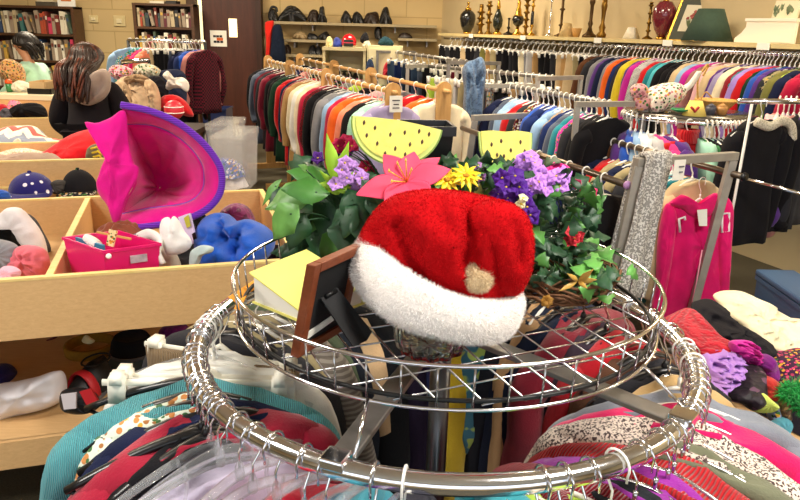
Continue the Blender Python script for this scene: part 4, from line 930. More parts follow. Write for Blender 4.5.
puff('blue_shirt', [(-10, 192), (4, 190), (8, 196), (5, 206), (-4, 212), (-12, 208)], 3.0, .06, cloth('1f52b0'), 'bright blue shirt hanging over the back board at the left edge', 'shirt', 10)
heap('clothes_layer', ptA(.55, .45, zA), .34, .3, .06, cloth('4a4650'), 'mixed grey and rose clothes under the pale sweatshirt', 'clothes', 11)
# magenta pop-up hat --------------------------------------------------------------------
MAG = cloth('e0148c'); MAGV = cloth('7a35c0', 'stripe', '5a2499', 3)
hatm = thing('magenta_hat', P(165, 226, Y=2.55), 'huge magenta fabric hat with purple striped rim standing open in the bin', 'hat')
ro = spline([(121, 105, 0), (150, 111, 0), (178, 123, 0), (202, 142, 0), (218, 163, 0), (222, 180, 0), (218, 197, 0), (204, 211, 0), (180, 221, 0), (150, 226, 0), (119, 229, 0)], 8)
si = spline([(127, 124, 0), (150, 125, 0), (172, 133, 0), (190, 147, 0), (202, 164, 0), (204, 178, 0), (202, 190, 0), (192, 200, 0), (176, 205, 0), (150, 208, 0), (121, 214, 0)], 8)
k = len(ro); HYm = 2.5
def hx(x, y, d): return P(x, y, Y=HYm+d)
mb = MB()
for i in range(k):
    for j in range(7):
        f = j/6; x = ro[i].x*(1-f)+si[i].x*f; y = ro[i].y*(1-f)+si[i].y*f
        mb.v.append(hx(x, y, .08*f*f+.008*noise.noise(Vector((x*.08, y*.08, 2)))))
for i in range(k-1):
    for j in range(6): mb.f.append((i*7+j, i*7+j+1, (i+1)*7+j+1, (i+1)*7+j)); mb.m.append(0)
mb.build('brim', MAG, hatm, thick=.004)
# crown cavity: from the seam (closed along the left fold) back to the tip
lf = spline([(121, 214, 0), (126, 200, 0), (135, 183, 0), (131, 165, 0), (127, 145, 0), (127, 124, 0)], 6); loop = si+lf[1:-1]; K = len(loop); mb = MB(); tipx, tipy = 160, 188; mJ = 16
for i in range(K):
    for j in range(mJ):
        f = j/(mJ-1)*.985; x = loop[i].x*(1-f)+tipx*f; y = loop[i].y*(1-f)+tipy*f
        c_ = abs(noise.noise(Vector((math.atan2(loop[i].y-tipy, loop[i].x-tipx)*1.6, f*1.2, 4))))*.11*math.sin(PI*min(1, f*1.2))
        c2 = .05*math.exp(-((y-(213-.27*(x-128)))/6)**2)*math.sin(PI*f) - .0
        mb.v.append(hx(x, y, .08+.30*math.sin(f*PI/2)-c_*1.2-c2))
for i in range(K):
    for j in range(mJ-1): mb.f.append((i*mJ+j, i*mJ+j+1, ((i+1) % K)*mJ+j+1, ((i+1) % K)*mJ+j)); mb.m.append(0)
mb.build('crown', MAG, hatm, thick=.004)
puff('folded_brim', [(85, 122), (97, 123), (112, 117), (122, 110), (127, 116), (128, 140), (134, 163), (139, 168), (136, 182), (128, 195), (122, 214), (118, 226), (113, 222), (108, 206), (100, 196), (97, 184), (103, 166), (106, 158), (100, 148), (91, 132)], HYm+.0, .035, MAG, parent=hatm, seed=4, crease=[(127, 112, 128, 160, .02, 3), (122, 150, 116, 205, .018, 3), (138, 170, 122, 200, .02, 4)], wr=.012, D1=.02, freq=.06)
mb = MB(); mb.tube([hx(p.x, p.y, -.004) for p in ro], .013, 10, flat=.7); mb.build('rim_binding', MAGV, hatm)
mb = MB(); mb.tube([hx(p.x, p.y, .074) for p in si], .0028, 6); mb.build('seam_piping', solid('seam_purple', '8a4fb0', .7), hatm)
# ---- under the near bin
zs = .318
puff('plastic_bag', [(-6, 388), (14, 382), (36, 377), (58, 371), (64, 384), (62, 399), (48, 408), (20, 415), (-8, 422)], 2.12, .09, solid('white_carrier_bag', 'dcd8dc', .35, var=.06), 'white plastic carrier bag with faint blue print on the shelf under the near bin', 'bag', 5, wr=.02)
def shoe(name, label, a, b_, wid, hgt, upper, sole, strap=None):
    a, b_ = Vector(a), Vector(b_); d = b_-a; L_ = d.length; d.normalize(); s = Vector((-d.y, d.x, 0)).normalized(); t = thing(name, (a+b_)/2, label, 'shoe')
    mb = MB(); n = 24
    for z, k_ in ((0, .96), (.022, 1)):
        for i in range(n):
            an = 2*PI*i/n; u = math.cos(an); w = wid/2*(1-.18*max(0, -u))*(1 if abs(u) < .2 else .96); mb.v.append((a+b_)/2+d*u*L_/2*k_+s*math.sin(an)*w*k_+Vector((0, 0, z)))
    mb.f += [(i, (i+1) % n, n+(i+1) % n, n+i) for i in range(n)]+[tuple(range(n))[::-1], tuple(range(n, 2*n))]; mb.m = [0]*len(mb.f); mb.build('sole', sole, t, smooth=False)
    mb = MB(); ns = 12
    for i in range(ns+1):
        f = i/ns; c = a+d*L_*(.03+.94*f)+Vector((0, 0, .02)); w = wid/2*(.98*math.sin(PI*min(.97, max(.06, f*.86+.10)))**.4); h = hgt*(.95 if f < .35 else .95-.6*(f-.35)/.65) if f < .96 else hgt*.2
        for j in range(12): an = PI*j/11; mb.v.append(c+s*w*math.cos(an)*(.8+.2*math.cos(an)**2)+Vector((0, 0, h*math.sin(an))))
    for i in range(ns):
        for j in range(11): mb.f.append((i*12+j, i*12+j+1, (i+1)*12+j+1, (i+1)*12+j)); mb.m.append(0)
    mb.f += [tuple(range(12)), tuple(range(ns*12, ns*12+12))[::-1]]; mb.m += [0, 0]; up_ = mb.build('upper', upper, t)
    if strap:
        mb = MB(); c = a+d*L_*.62+Vector((0, 0, .02))
        mb.tube([c+s*wid*.5*math.cos(x)+Vector((0, 0, (hgt*.72+.004)*math.sin(x))) for x in [PI*i/12 for i in range(13)]], .02, 8, flat=.3, ref=d); mb.build('strap', strap, up_)
    c = a+d*L_*.24+Vector((0, 0, .02+hgt*.93)); mb = MB(); mb.tube([c+d*.085*math.cos(x)*L_/.28+s*wid*.34*math.sin(x) for x in [2*PI*i/20 for i in range(20)]], .004, 6, True); mb.build('collar', BLACKM if upper is not BLACKM else GREYMET, t)
    return t
shoe('ankle_shoe', 'black shoe with red side patch and grey rim under the near bin', P(108, 384, Z=zs), P(70, 407, Z=zs), .12, .11, solid('black_shoe', '17181b', .5), solid('grey_sole', '6f7074', .6), solid('red_patch', 'c0202a', .5))
puff('red_patch_shoe', [(62, 392), (74, 388), (88, 390), (97, 398), (98, 408), (84, 414), (64, 410)], 1.98, .05, solid('black_shoe', '17181b', .5), 'black and red shoe with white tag at the front of the lower shelf', 'shoe', 5, wr=.003)
t_ = COL.objects['red_patch_shoe']; 
mb = MB(); quadbox(mb, *[P(x, y, Y=1.925) for x, y in ((81, 391), (92, 388), (99, 400), (89, 406))], -fw, .012); mb.build('red_patch', solid('red_patch', 'c0202a', .5), t_, smooth=False)
mb = MB(); quadbox(mb, *[P(x, y, Y=1.925) for x, y in ((62, 394), (77, 392), (77, 408), (65, 409))], -fw, .008); mb.build('white_tag', solid('shoe_tag', 'd8d0d4', .5), t_, smooth=False)
mb = MB(); quadbox(mb, P(92, 385, Z=zs+.008), P(136, 400, Z=zs+.008), P(160, 355, Z=zs+.008), P(118, 352, Z=zs+.008), (0, 0, 1), .012); tag(mb.build('blue_mat', cloth('38586e'), loc=P(125, 372, Z=zs), smooth=False), 'flat dull blue mat lying on the lower shelf under the near bin', 'mat')
puff('red_bag', [(18, 346), (30, 341), (48, 338), (62, 336), (66, 350), (60, 361), (40, 366), (20, 362)], 2.75, .1, cloth('7a1420'), 'dark red bag at the back of the lower shelf', 'bag', 2)
puff('fur_hat', [(-4, 346), (10, 342), (19, 349), (18, 362), (8, 368), (-6, 366)], 2.7, .09, cloth('5a4a3a', 'speckle', '3a2f26'), 'brown furry hat at the back left of the lower shelf', 'hat', 3)
puff('indigo_bag', [(-8, 368), (4, 364), (12, 374), (14, 388), (2, 396), (-8, 394)], 2.35, .08, cloth('2d2670'), 'indigo cloth bag behind the white plastic bag', 'bag', 4)
hc_ = P(90, 343, Y=2.6)
t = thing('mustard_hat', hc_-Vector((0, 0, .06)), 'mustard yellow round hat with white bow on the lower shelf', 'hat')
MB().lathe([(.001, 0), (.10, 0), (.102, .05), (.085, .055), (.082, .01), (.001, .01)], 28, hc_-Vector((0, 0, .05))).build('band', solid('mustard_felt', '9a7418', .8, var=.15, vs=60), t)
puff('bow', [(82, 340), (86, 335), (91, 338), (95, 341), (90, 344), (84, 343)], 2.49, .012, cloth('d8cfa0'), parent=t, seed=2, wr=.003)
def dark_cap(name, label, x, y, w, h, Y, col, band=None):
    t = thing(name, P(x, y+h/2, Y=Y), label, 'hat'); w_, h_ = w*W(0, Y)/2, h*W(0, Y); c = P(x, y+h*.45, Y=Y)
    MB().lathe([(w_, 0), (w_*.99, h_*.3), (w_*.9, h_*.75), (w_*.75, h_), (w_*.7, h_*.93), (.001, h_*.9)], 28, c).build('bowl', cloth(col), t)
    if band: MB().lathe([(w_*1.01, h_*.05), (w_*1.01, h_*.3)], 28, c, cap=False).build('band', cloth(band), t, thick=.004)
dark_cap('bowler_hat', 'black round cap with grey band behind the dull blue mat', 133, 345, 46, 24, 2.55, '1c1d22', '6a6a70')
puff('purple_pouch', [(160, 330), (170, 324), (186, 325), (188, 340), (174, 344), (162, 342)], 2.7, .06, cloth('6a1a6a'), 'purple pouch at the back right of the lower shelf', 'bag', 5)
puff('rust_scarf', [(132, 350), (146, 346), (160, 350), (158, 360), (140, 362)], 2.62, .05, cloth('7a3020'), 'rust red scarf beside the black cap on the lower shelf', 'scarf', 6)
puff('red_glove', [(178, 340), (184, 333), (190, 336), (188, 346), (181, 348)], 1.55, .02, cloth('c8202c'), 'small red glove behind the tan corduroy trousers', 'glove', 7, wr=.004)
# ---- second bin with hats, third bin with blanket
zB = .87
ptB, LB, dB_, nB = bin_table('second wooden bin with dark hats behind the near bin', .80, (0, 187), (270, 180), .50, 214, .2, [1.9], shelf=.3)
heap('clothes_layer', ptB(1.2, .25, .63), .7, .22, .16, cloth('2e2a34'), 'dark mixed clothes filling the second bin under the hats', 'clothes', 17)
def ballcap(name, label, cx, cy, wpx, hpx, Y, mat, brim, extra=None):
    w_ = wpx*W(0, Y)/2; h_ = hpx*W(0, Y); c = P(cx, cy+hpx/2, Y=Y); t = thing(name, c, label, 'hat')
    prof = [(w_*math.cos(a), h_*math.sin(a)) for a in [PI/2*i/10 for i in range(11)]]; prof[-1] = (.002, h_)
    MB().lathe(prof, 28, c).build('crown', mat, t)
    mb = MB(); mb.grid(lambda u, v: c+Vector((math.cos(PI+PI*u)*w_*(.95+.45*v*math.sin(PI*u)), math.sin(PI+PI*u)*w_*(.95+.6*v), .01-.02*v)), 16, 4); mb.build('peak', brim, t, thick=.006)
    MB().lathe([(.012, h_-.004), (.008, h_+.008), (.001, h_+.01)], 10, c).build('button', extra or brim, t)
    return t
NAVYD = cloth('231f66', 'dots', 'e8e4ee', 1)
ballcap('dotted_hat', 'navy blue cap with white dots in the second bin', 32, 182, 42, 20, 3.3, NAVYD, NAVYD)
ballcap('black_hat', 'black hat with pale flowers on its band in the second bin', 80, 180, 34, 22, 3.42, cloth('17161a'), cloth('17161a', 'floral', 'c8b8a8', 3))
puff('grey_beanie', [(52, 186), (58, 180), (66, 182), (64, 192), (54, 194)], 3.36, .05, cloth('3f3c3a'), 'small dark grey cap between the dotted cap and the black hat', 'hat', 3)
puff('sneaker', [(87, 156), (90, 147), (98, 144), (104, 150), (106, 164), (103, 178), (96, 184), (90, 172)], 3.75, .06, cloth('6d6248'), 'olive sneaker with yellow laces left of the magenta hat', 'shoe', 4, wr=.006)
s_ = COL.objects['sneaker']; mb = MB()
for i in range(4): mb.tube([P(91+i*1.2, 149+i*4, Y=3.67), P(97+i, 147+i*4.2, Y=3.66), P(101+i*.6, 151+i*4, Y=3.68)], .006, 6)
mb.build('laces', solid('yellow_lace', 'd8b828', .7), s_)
ptC, LC, dC, nC = bin_table('third wooden bin carrying the chevron blanket and red fleece', .93, (0, 161), (110, 158), .62, 140, .30, [1.6], shelf=.3)
puff('chevron_blanket', [(-8, 138), (6, 128), (24, 126), (36, 127), (48, 138), (62, 140), (66, 150), (46, 158), (20, 160), (-8, 158)], 4.3, .12, cloth('f0e3cd', 'chevron'), 'cream blanket with red and blue chevrons on the third bin', 'blanket', 2, wr=.015, slope=.006)
puff('lace_blouse', [(-6, 156), (10, 150), (24, 148), (36, 150), (48, 154), (44, 162), (26, 163), (8, 163), (-6, 164)], 4.02, .06, cloth('e8b49a', 'speckle', 'f3e4d0', 1), 'peach lace blouse in front of the chevron blanket', 'blouse', 3, slope=.004)
puff('red_fleece', [(38, 158), (50, 150), (66, 139), (84, 131), (100, 130), (108, 140), (104, 152), (88, 160), (72, 168), (62, 172), (50, 162)], 4.02, .1, cloth('d81a24'), 'bright red fleece spilling over the corner of the third bin', 'fleece', 4, slope=.006)
heap('clothes_layer', ptC(.9, .3, .70), .5, .25, .18, cloth('a08878'), 'pale print clothes filling the third bin under the blanket', 'clothes', 11)
# ---- fourth bin and counter further back
ptD, LD, dD, nD = bin_table('long wooden bin with black and pink clothes left of the black coat', .90, (0, 118), (75, 117), .75, 92, .25, [1.37], shelf=.3)
puff('black_clothes', [(10, 117), (14, 108), (26, 104), (40, 104), (46, 112), (42, 118)], 5.5, .1, cloth('17171a'), 'black garment heaped in the long bin left of the black coat', 'clothes', 3)
puff('pink_scarf', [(8, 107), (12, 101), (18, 101), (22, 106), (18, 112), (10, 112)], 5.65, .06, cloth('e888a4', 'floral', 'd8405a', 2), 'pink print scarf on the black garment in the long bin', 'scarf', 4)
puff('red_clothes', [(-4, 108), (3, 104), (8, 108), (6, 118), (-4, 118)], 5.6, .06, cloth('b01c28'), 'red garment at the left end of the long bin', 'clothes', 5)
puff('grey_clothes', [(1, 112), (6, 108), (12, 112), (11, 118), (2, 118)], 5.45, .04, cloth('4e4c54'), 'dark grey garment in the long bin beside the red one', 'clothes', 6)
# ================================================================== RACKS FULL OF CLOTHES
CATS = {'trousers': 'trousers', 'shirt': 'shirt', 'sweater': 'sweater', 'jacket': 'jacket', 'hoodie': 'hoodie', 'dress': 'dress', 'coat': 'coat', 'blouse': 'blouse', 'skirt': 'skirt', 'jeans': 'jeans'}
def label_run(objs, cols, kinds, rail, first, hang=None, hcol='white plastic'):
    n = len(objs); out = []
    for i in range(n):
        a, b_ = (cols[i-1] if i else None), (cols[i+1] if i < n-1 else None); me = '%s %s' % (cols[i], kinds[i])
        if a is None: L_ = '%s at the %s end of the %s' % (me, first, rail)
        elif b_ is None: L_ = '%s, last from the %s end of the %s' % (me, first, rail)
        elif a == b_: L_ = '%s between two %s ones on the %s' % (me, a, rail)
        else: L_ = '%s between the %s and %s ones on the %s' % (me, a, b_, rail)
        out.append(L_)
    cnt = {}
    for L_ in out: cnt[L_] = cnt.get(L_, 0)+1
    for i in range(n):
        if cnt[out[i]] > 1 or len(out[i].replace('-', ' ').split()) > 16: out[i] = '%s %s, %s from the %s end of the %s' % (cols[i], kinds[i], ordinal(i), first, rail)
        objs[i]['label'] = out[i]
        if hang and hang[i] is not None: hang[i]['label'] = '%s hanger of the %s %s, %s along the %s' % (hcol.split()[0], cols[i].split()[-1], kinds[i], ordinal(i), rail)
def run(rail, first, pts, items, group, yaw0, z, hk='far', hw=.2, th=None, ln=None, jit=.25, parts=True, hgroup=None, hcol='white plastic', tilt=.04, seed=0, hangers=True, sl=.5):
    """pts: rail points for each item; items: (colour, kind[, pattern, alt])"""
    R = random.Random(seed+31); objs, cols, kinds, hs = [], [], [], []
    for i, (p, it) in enumerate(zip(pts, items)):
        c, kd = it[0], it[1]; base = 'trousers' if kd == 'jeans' else kd
        sp = ((pts[min(i+1, len(pts)-1)]-pts[max(i-1, 0)]).length/2) if len(pts) > 1 else .06
        t_ = th if th else max(.02, min(.05, sp*.55)); l_ = ln if ln else {'trousers': .95, 'jeans': .95, 'dress': .95, 'coat': .9, 'skirt': .6}.get(kd, .64)
        m = cloth(c, *(it[2:4] if len(it) > 2 else ('plain',)), *( (2.5,) if len(it) > 2 else ()))
        yaw = (yaw0[i] if isinstance(yaw0, list) else yaw0)+R.uniform(-jit, jit); tl = R.uniform(-tilt, tilt); q = Vector(p)+Vector((0, 0, z))
        hk_ = 'clip' if base == 'trousers' and hk == 'far' else ('white' if hk == 'far' else hk)
        g = place_garment(base, m, q, yaw, 'x', CATS[kd], {'sweater': 'knit_sweater'}.get(kd, kd), seed*13+i, hw if base != 'trousers' else hw*.82, l_, t_, sl, parts, 4, tl, group)
        cc = it[4] if len(it) > 4 else c; objs.append(g); cols.append(cc); kinds.append({'sweater': 'sweater'}.get(kd, kd))
        if hangers: hs.append(place_hanger(hk_, q, yaw, 'x', hgroup or group.replace('clothes', 'hangers'), True, hw*.94, tl))
    label_run(objs, cols, kinds, rail, first, hs if hangers else None, hcol)
    return objs
def lerp_pts(a, b, n, u0=.02, u1=.98): return [Vector(a).lerp(Vector(b), u0+(u1-u0)*(i/(n-1) if n > 1 else .5)) for i in range(n)]
def yaw_of(a, b): d = Vector(b)-Vector(a); return math.atan2(d.y, d.x)+PI/2
# ---- two wooden racks -------------------------------------------------------------------------
WOODF = wood('rack_wood', 'b98a4e', 'd2a668', 5, .5, 'Z')
def wooden_rack(label, a, b, ups, card_px):
    t = thing('wooden_clothes_rack', Vector((a.x, a.y, 0)).lerp(Vector((b.x, b.y, 0)), .5), label, 'clothes rack'); d = (b-a).normalized(); s = Vector((-d.y, d.x, 0))
    mb = MB(); mb.tube([a, b], .016, 12); mb.build('rail', WOODF, t)
    for x in ups:
        p = proj_line(a, d, x); h = p.z+.06
        mb = MB(); ol = [(-.055, .0), (.055, 0), (.05, h-.07)]+[(.05*math.cos(q), h-.05+.05*math.sin(q)) for q in [PI*i/8 for i in range(9)]]+[(-.05, h-.07)]
        mb.prism(ol, lambda u, v: Vector((p.x, p.y, v))+s*u-d*.011, lambda u, v: Vector((p.x, p.y, v))+s*u+d*.011); mb.build('upright', WOODF, t, smooth=False)
        mb = MB(); mb.beam(Vector((p.x, p.y, .03))-s*.28, Vector((p.x, p.y, .03))+s*.28, .05, .06); mb.build('foot', WOODF, t, smooth=False)
    if card_px:
        x, y = card_px; p = proj_line(a, d, x); q = P(x, y, Y=p.y-.03); e1 = s if s.x > 0 else -s
        cd = thing('price_card', q, 'white price card taped to the near upright of the %s' % label.split(' with')[0].split(' rack')[0]+' rack', 'price card')
        mb = MB(); mb.box(q, (.085, .003, .10), rotz(math.atan2(e1.y, e1.x))); mb.build('card', PAPER, cd, smooth=False)
        for zz, w in ((.022, .05), (-.002, .035), (-.024, .045)): MB().box(q+Vector((0, 0, zz)), (w, .007, .006), rotz(math.atan2(e1.y, e1.x))).build('text_line', PRINT, cd, smooth=False)
    return d
RZW = 1.25
fa, fb = P(266, 60, Z=RZW), P(396, 93, Z=RZW); ba, bb = P(299, 58, Z=RZW), P(449, 92, Z=RZW)
dF_ = wooden_rack('front wooden rack with round-topped uprights by the door', fa, fb, (268, 290, 327, 393), (396, 104))
dB2 = wooden_rack('rear wooden rack with round-topped uprights by the cream cabinet', ba, bb, (300, 334, 371, 444), (439, 107))
itF = [('black', 'jacket'), ('slate', 'shirt'), ('burgundy', 'shirt'), ('charcoal', 'shirt'), ('maroon', 'shirt'), ('black', 'jacket'), ('black', 'shirt'), ('dark green', 'shirt'), ('red', 'shirt'), ('navy', 'jacket'), ('dark red', 'sweater'), ('tan', 'shirt'), ('cream', 'sweater'), ('white', 'shirt'), ('cream', 'blouse'), ('crimson', 'shirt'),
       ('black', 'shirt', 'speckle', 'dark red'), ('black', 'jacket'), ('charcoal', 'shirt'), ('grey', 'shirt'), ('light blue', 'shirt'), ('crimson', 'sweater'), ('orange', 'hoodie'), ('salmon', 'shirt'), ('black', 'jacket'), ('mint', 'shirt'), ('lavender', 'sweater')]
pF = [proj_line(fa, dF_, x) for x in (269, 273, 277, 281, 284, 288, 293, 297, 301, 305, 309, 312, 316, 320, 324, 328, 333, 338, 343, 348, 353, 358, 364, 372, 378, 384, 391)]
run('front wooden rack', 'door', pF, itF, 'clothes on the front wooden rack', yaw_of(fa, fb)+.2, .016, hw=.22, th=.05, ln=.82, jit=.12, hgroup='hangers on the front wooden rack')
itB = [('black', 'shirt'), ('navy', 'shirt'), ('rose', 'blouse'), ('black', 'shirt', 'floral', 'grey'), ('brown', 'shirt'), ('charcoal', 'shirt'), ('black', 'shirt', 'floral', 'pink'), ('grey', 'shirt'), ('lime', 'shirt'), ('black', 'jacket'), ('pale pink', 'blouse'), ('grey', 'sweater'), ('red', 'sweater'), ('orange', 'shirt'), ('cream', 'sweater')]
pB = [proj_line(ba, dB2, x) for x in (304, 310, 317, 324, 332, 341, 350, 359, 368, 378, 390, 402, 416, 428, 440)]
run('rear wooden rack', 'door', pB, itB, 'clothes on the rear wooden rack', yaw_of(ba, bb)+.2, .016, hw=.22, th=.05, ln=.82, jit=.12, hgroup='hangers on the rear wooden rack', seed=2)
# ---- steel racks in the middle ------------------------------------------------------------------
def steel_rack(label, rails, frames, name='steel_clothes_rack', sq_=.03, lean=0):
    c = sum(((a+b)/2 for a, b in rails), Vector())/len(rails); t = thing(name, Vector((c.x, c.y, 0)), label, 'clothes rack')
    for a, b in rails: MB().tube([a, b], .0155, 12).build('rail', OLDBRASS if sq_ > .03 else STEEL, t)
    for (p, q, m) in frames:
        d = (q-p).normalized()
        mb = MB(); mb.beam(p-d*sq_/2, q+d*sq_/2, sq_, sq_); mb.build('top_bar', m, t, smooth=False, bevel=.002)
        for e in (p, q):
            mb = MB(); f = Vector((e.x+lean, e.y, .03)); mb.beam(e-Vector((0, 0, sq_/2)), f, sq_, sq_, (0, 1, 0)); lg = mb.build('leg', m, t, smooth=False, bevel=.002)
            MB().box((f.x, f.y, .015), (.08, .08, .03)).build('foot', BLACKM, lg, smooth=False)
    return t
def fr(a, b, m=GREYMET, dz=.0):
    s = Vector((-(b-a).y, (b-a).x, 0)).normalized()
    return [(Vector(e)-s*.22+Vector((0, 0, dz)), Vector(e)+s*.22+Vector((0, 0, dz)), m) for e in (a, b)]
Z1 = 1.38
c1a, c1b = P(396, 52, Z=Z1), P(474, 63, Z=Z1)
steel_rack('steel rack of jeans behind the rear wooden rack', [(c1a, c1b)], [fr(c1a, c1b, STEEL, .0)[0], fr(c1a, c1b, STEEL)[1]])
it1 = [('denim', 'jeans'), ('dark blue', 'jeans'), ('denim', 'jeans'), ('navy', 'jeans'), ('denim', 'jeans'), ('slate', 'jeans'), ('black', 'trousers'), ('charcoal', 'trousers'), ('navy', 'trousers'), ('black', 'trousers'), ('burgundy', 'trousers'), ('charcoal', 'trousers')]
run('jeans rack', 'cabinet', [proj_line(c1a, (c1b-c1a).normalized(), 398+i*6.2) for i in range(12)], it1, 'jeans on the steel rack', yaw_of(c1a, c1b)+.5, .0155, hw=.21, th=.045, jit=.2, parts=False, hgroup='hangers on the steel jeans rack', seed=3)
c2a, c2b = P(428, 66, Z=1.33), P(560, 78, Z=1.33)
steel_rack('steel rack of pale trousers in the middle of the room', [(c2a, c2b)], fr(c2a, c2b))
it2 = [('lime', 'trousers'), ('cream', 'trousers'), ('white', 'trousers'), ('cream', 'trousers'), ('light grey', 'trousers'), ('khaki', 'trousers'), ('charcoal', 'jeans'), ('denim', 'jeans'), ('slate', 'jeans'), ('brown', 'trousers'), ('grey', 'trousers', 'floral', 'brown'), ('black', 'trousers'), ('black', 'trousers'), ('tan', 'trousers'), ('navy', 'jeans'), ('denim', 'jeans'), ('black', 'trousers'), ('khaki', 'trousers'), ('black', 'trousers')]
run('trousers rack', 'jeans', [proj_line(c2a, (c2b-c2a).normalized(), 437+i*6.4) for i in range(19)], it2, 'trousers on the middle steel rack', yaw_of(c2a, c2b)+.4, .0155, hw=.21, th=.045, jit=.2, parts=False, hgroup='hangers on the middle steel rack', seed=4)
c3a, c3b = P(510, 86, Z=1.26), P(612, 104, Z=1.26)
steel_rack('steel rack of blue shirts in front of the wall rail', [(c3a, c3b)], [fr(c3a, c3b)[1], fr(c3a, c3b)[0]])
it3 = [('navy', 'jacket'), ('slate', 'shirt'), ('light blue', 'shirt'), ('light blue', 'shirt'), ('red', 'shirt'), ('charcoal', 'shirt'), ('burgundy', 'shirt', 'floral', 'white'), ('blue', 'shirt'), ('dark blue', 'shirt'), ('blue', 'shirt'), ('light blue', 'shirt'), ('grey', 'shirt', 'plaid', 'tan'), ('dark blue', 'shirt'), ('slate', 'shirt'), ('teal', 'shirt'), ('magenta', 'blouse', 'floral', 'teal'), ('charcoal', 'shirt'), ('black', 'shirt'), ('black', 'jacket')]
run('blue shirt rack', 'left', [proj_line(c3a, (c3b-c3a).normalized(), 512+i*5.4) for i in range(19)], it3, 'shirts on the middle steel rack', yaw_of(c3a, c3b)+.35, .0155, hw=.215, th=.045, jit=.15, parts=False, hgroup='hangers on the steel shirt rack', seed=5)
# denim hoodie draped over the end of the jeans rack
puff('denim_hoodie', [(462, 72), (466, 63), (474, 60), (480, 57), (484, 61), (486, 72), (485, 84), (483, 100), (481, 122), (470, 128), (464, 126), (463, 105), (464, 88)], 4.85, .10, cloth('5f7898', 'speckle', '4a5f7c', .7), 'faded denim blue hooded jacket hung facing out on the end of the trousers rack', 'jacket', 3, [(474, 64, 476, 90, .05, 2), (468, 80, 469, 124, .03, 1.5), (478, 82, 477, 124, .03, 1.5)], wr=.02, freq=.06)
# ---- two-rail rack with grey square frames (right of the flowers) ----------------------------------
ZH = 1.12
n1, n2, f1_, f2_ = P(639, 162, Z=ZH), P(733, 156, Z=ZH), P(475, 118, Z=ZH), P(553, 114, Z=ZH)
la, lb = P(462, 128, Z=1.06), P(627, 185, Z=1.02); ra, rb = P(556, 126, Z=1.06), P(744, 177, Z=1.04)
hr = steel_rack('two-rail rack with grey square end frames right of the flowers', [(la, lb), (ra, rb)], [(n1, n2, GREYMET), (f1_, f2_, GREYMET)], 'double_clothes_rack', .036, -.10)
for a, b, m, nm in ((la, lb, solid('lilac_cap', 'b88ac0', .5), 'end_cap'), (ra, rb, BLACKPL, 'end_cap')):
    d = (b-a).normalized(); mb = MB(); mb.tube([b-d*.004, b+d*.008], .020 if m is BLACKPL else .0175, 16); mb.build(nm, m, hr)
itL = [('black', 'shirt'), ('olive', 'shirt'), ('charcoal', 'shirt'), ('brown', 'shirt'), ('black', 'shirt'), ('dark green', 'shirt'), ('navy', 'shirt'), ('black', 'shirt')]
run('left double-rack rail', 'far', lerp_pts(la, lb, 8, .30, .90), itL, 'clothes on the left rail of the double rack', yaw_of(la, lb)+.1, .0155, hw=.2, th=.045, jit=.12, hgroup='hangers on the left rail of the double rack', seed=6)
itR = [('cream', 'sweater'), ('black', 'shirt'), ('orange', 'hoodie'), ('salmon', 'shirt'), ('white', 'shirt'), ('black', 'shirt'), ('navy', 'jacket'), ('red', 'shirt'), ('khaki', 'sweater'), ('navy', 'shirt'), ('khaki', 'shirt'), ('charcoal', 'shirt'), ('white', 'shirt'), ('burgundy', 'shirt'), ('teal', 'shirt'), ('beige', 'sweater')]
run('right double-rack rail', 'far', lerp_pts(ra, rb, 16, .12, .80), itR, 'clothes on the right rail of the double rack', yaw_of(ra, rb)+.1, .0155, hw=.2, th=.05, jit=.12, hgroup='hangers on the right rail of the double rack', seed=7)
# grey knit scarf over the near frame
kn = cloth('8d8a86', 'speckle', 'd8d5cf', 1.3)
d = (n2-n1).normalized(); nf = Vector((d.y, -d.x, 0)); c = n1+d*.085; mb = MB(); w_ = .075
def scf(u, v):
    s = v; 
    if s < .08: a = PI*s/.08; o = nf*(-.026*math.cos(a))+Vector((0, 0, .024+.012*math.sin(a)))
    else: o = nf*(.028+.03*(s-.08)) + Vector((0, 0, .022-.62*(s-.08)/.92))
    x = (u-.5)*2; return c + d*(x*w_*(1+.05*math.sin(s*9)) - .10*max(0, s-.08)) + o + nf*(.010*math.sin(x*5+s*3)+.006*noise.noise(Vector((x*2, s*7, 3))))
mb.grid(scf, 22, 44); sf = mb.build('knit_scarf', kn, loc=c-Vector((0, 0, .6)), thick=.018, sub=1); tag(sf, 'chunky grey and white knit scarf hanging over the near grey rack frame', 'scarf')
mb = MB(); mb.grid(lambda u, v: c+d*(-.02+(u-.5)*.13-.06*v)-nf*(.03+.02*v)+Vector((0, 0, .022-.5*v)), 10, 20); mb.build('back_drop', kn, sf, thick=.016)
# price card on the frame
q = P(679, 170, Y=n1.y-.03); cd = thing('price_card', q, 'white price card taped to the near grey rack frame beside the knit scarf', 'price card'); yw = math.atan2(d.y, d.x)
MB().box(q, (.06, .003, .085), rotz(yw)).build('card', PAPER, cd, smooth=False); 
for zz, w in ((.015, .026), (-.008, .018)): MB().box(q+nf*.0025+Vector((.008, 0, zz)), (w, .003, .005), rotz(yw)).build('text_line', solid('grey_ink', '6a6a70', .8), cd, smooth=False)
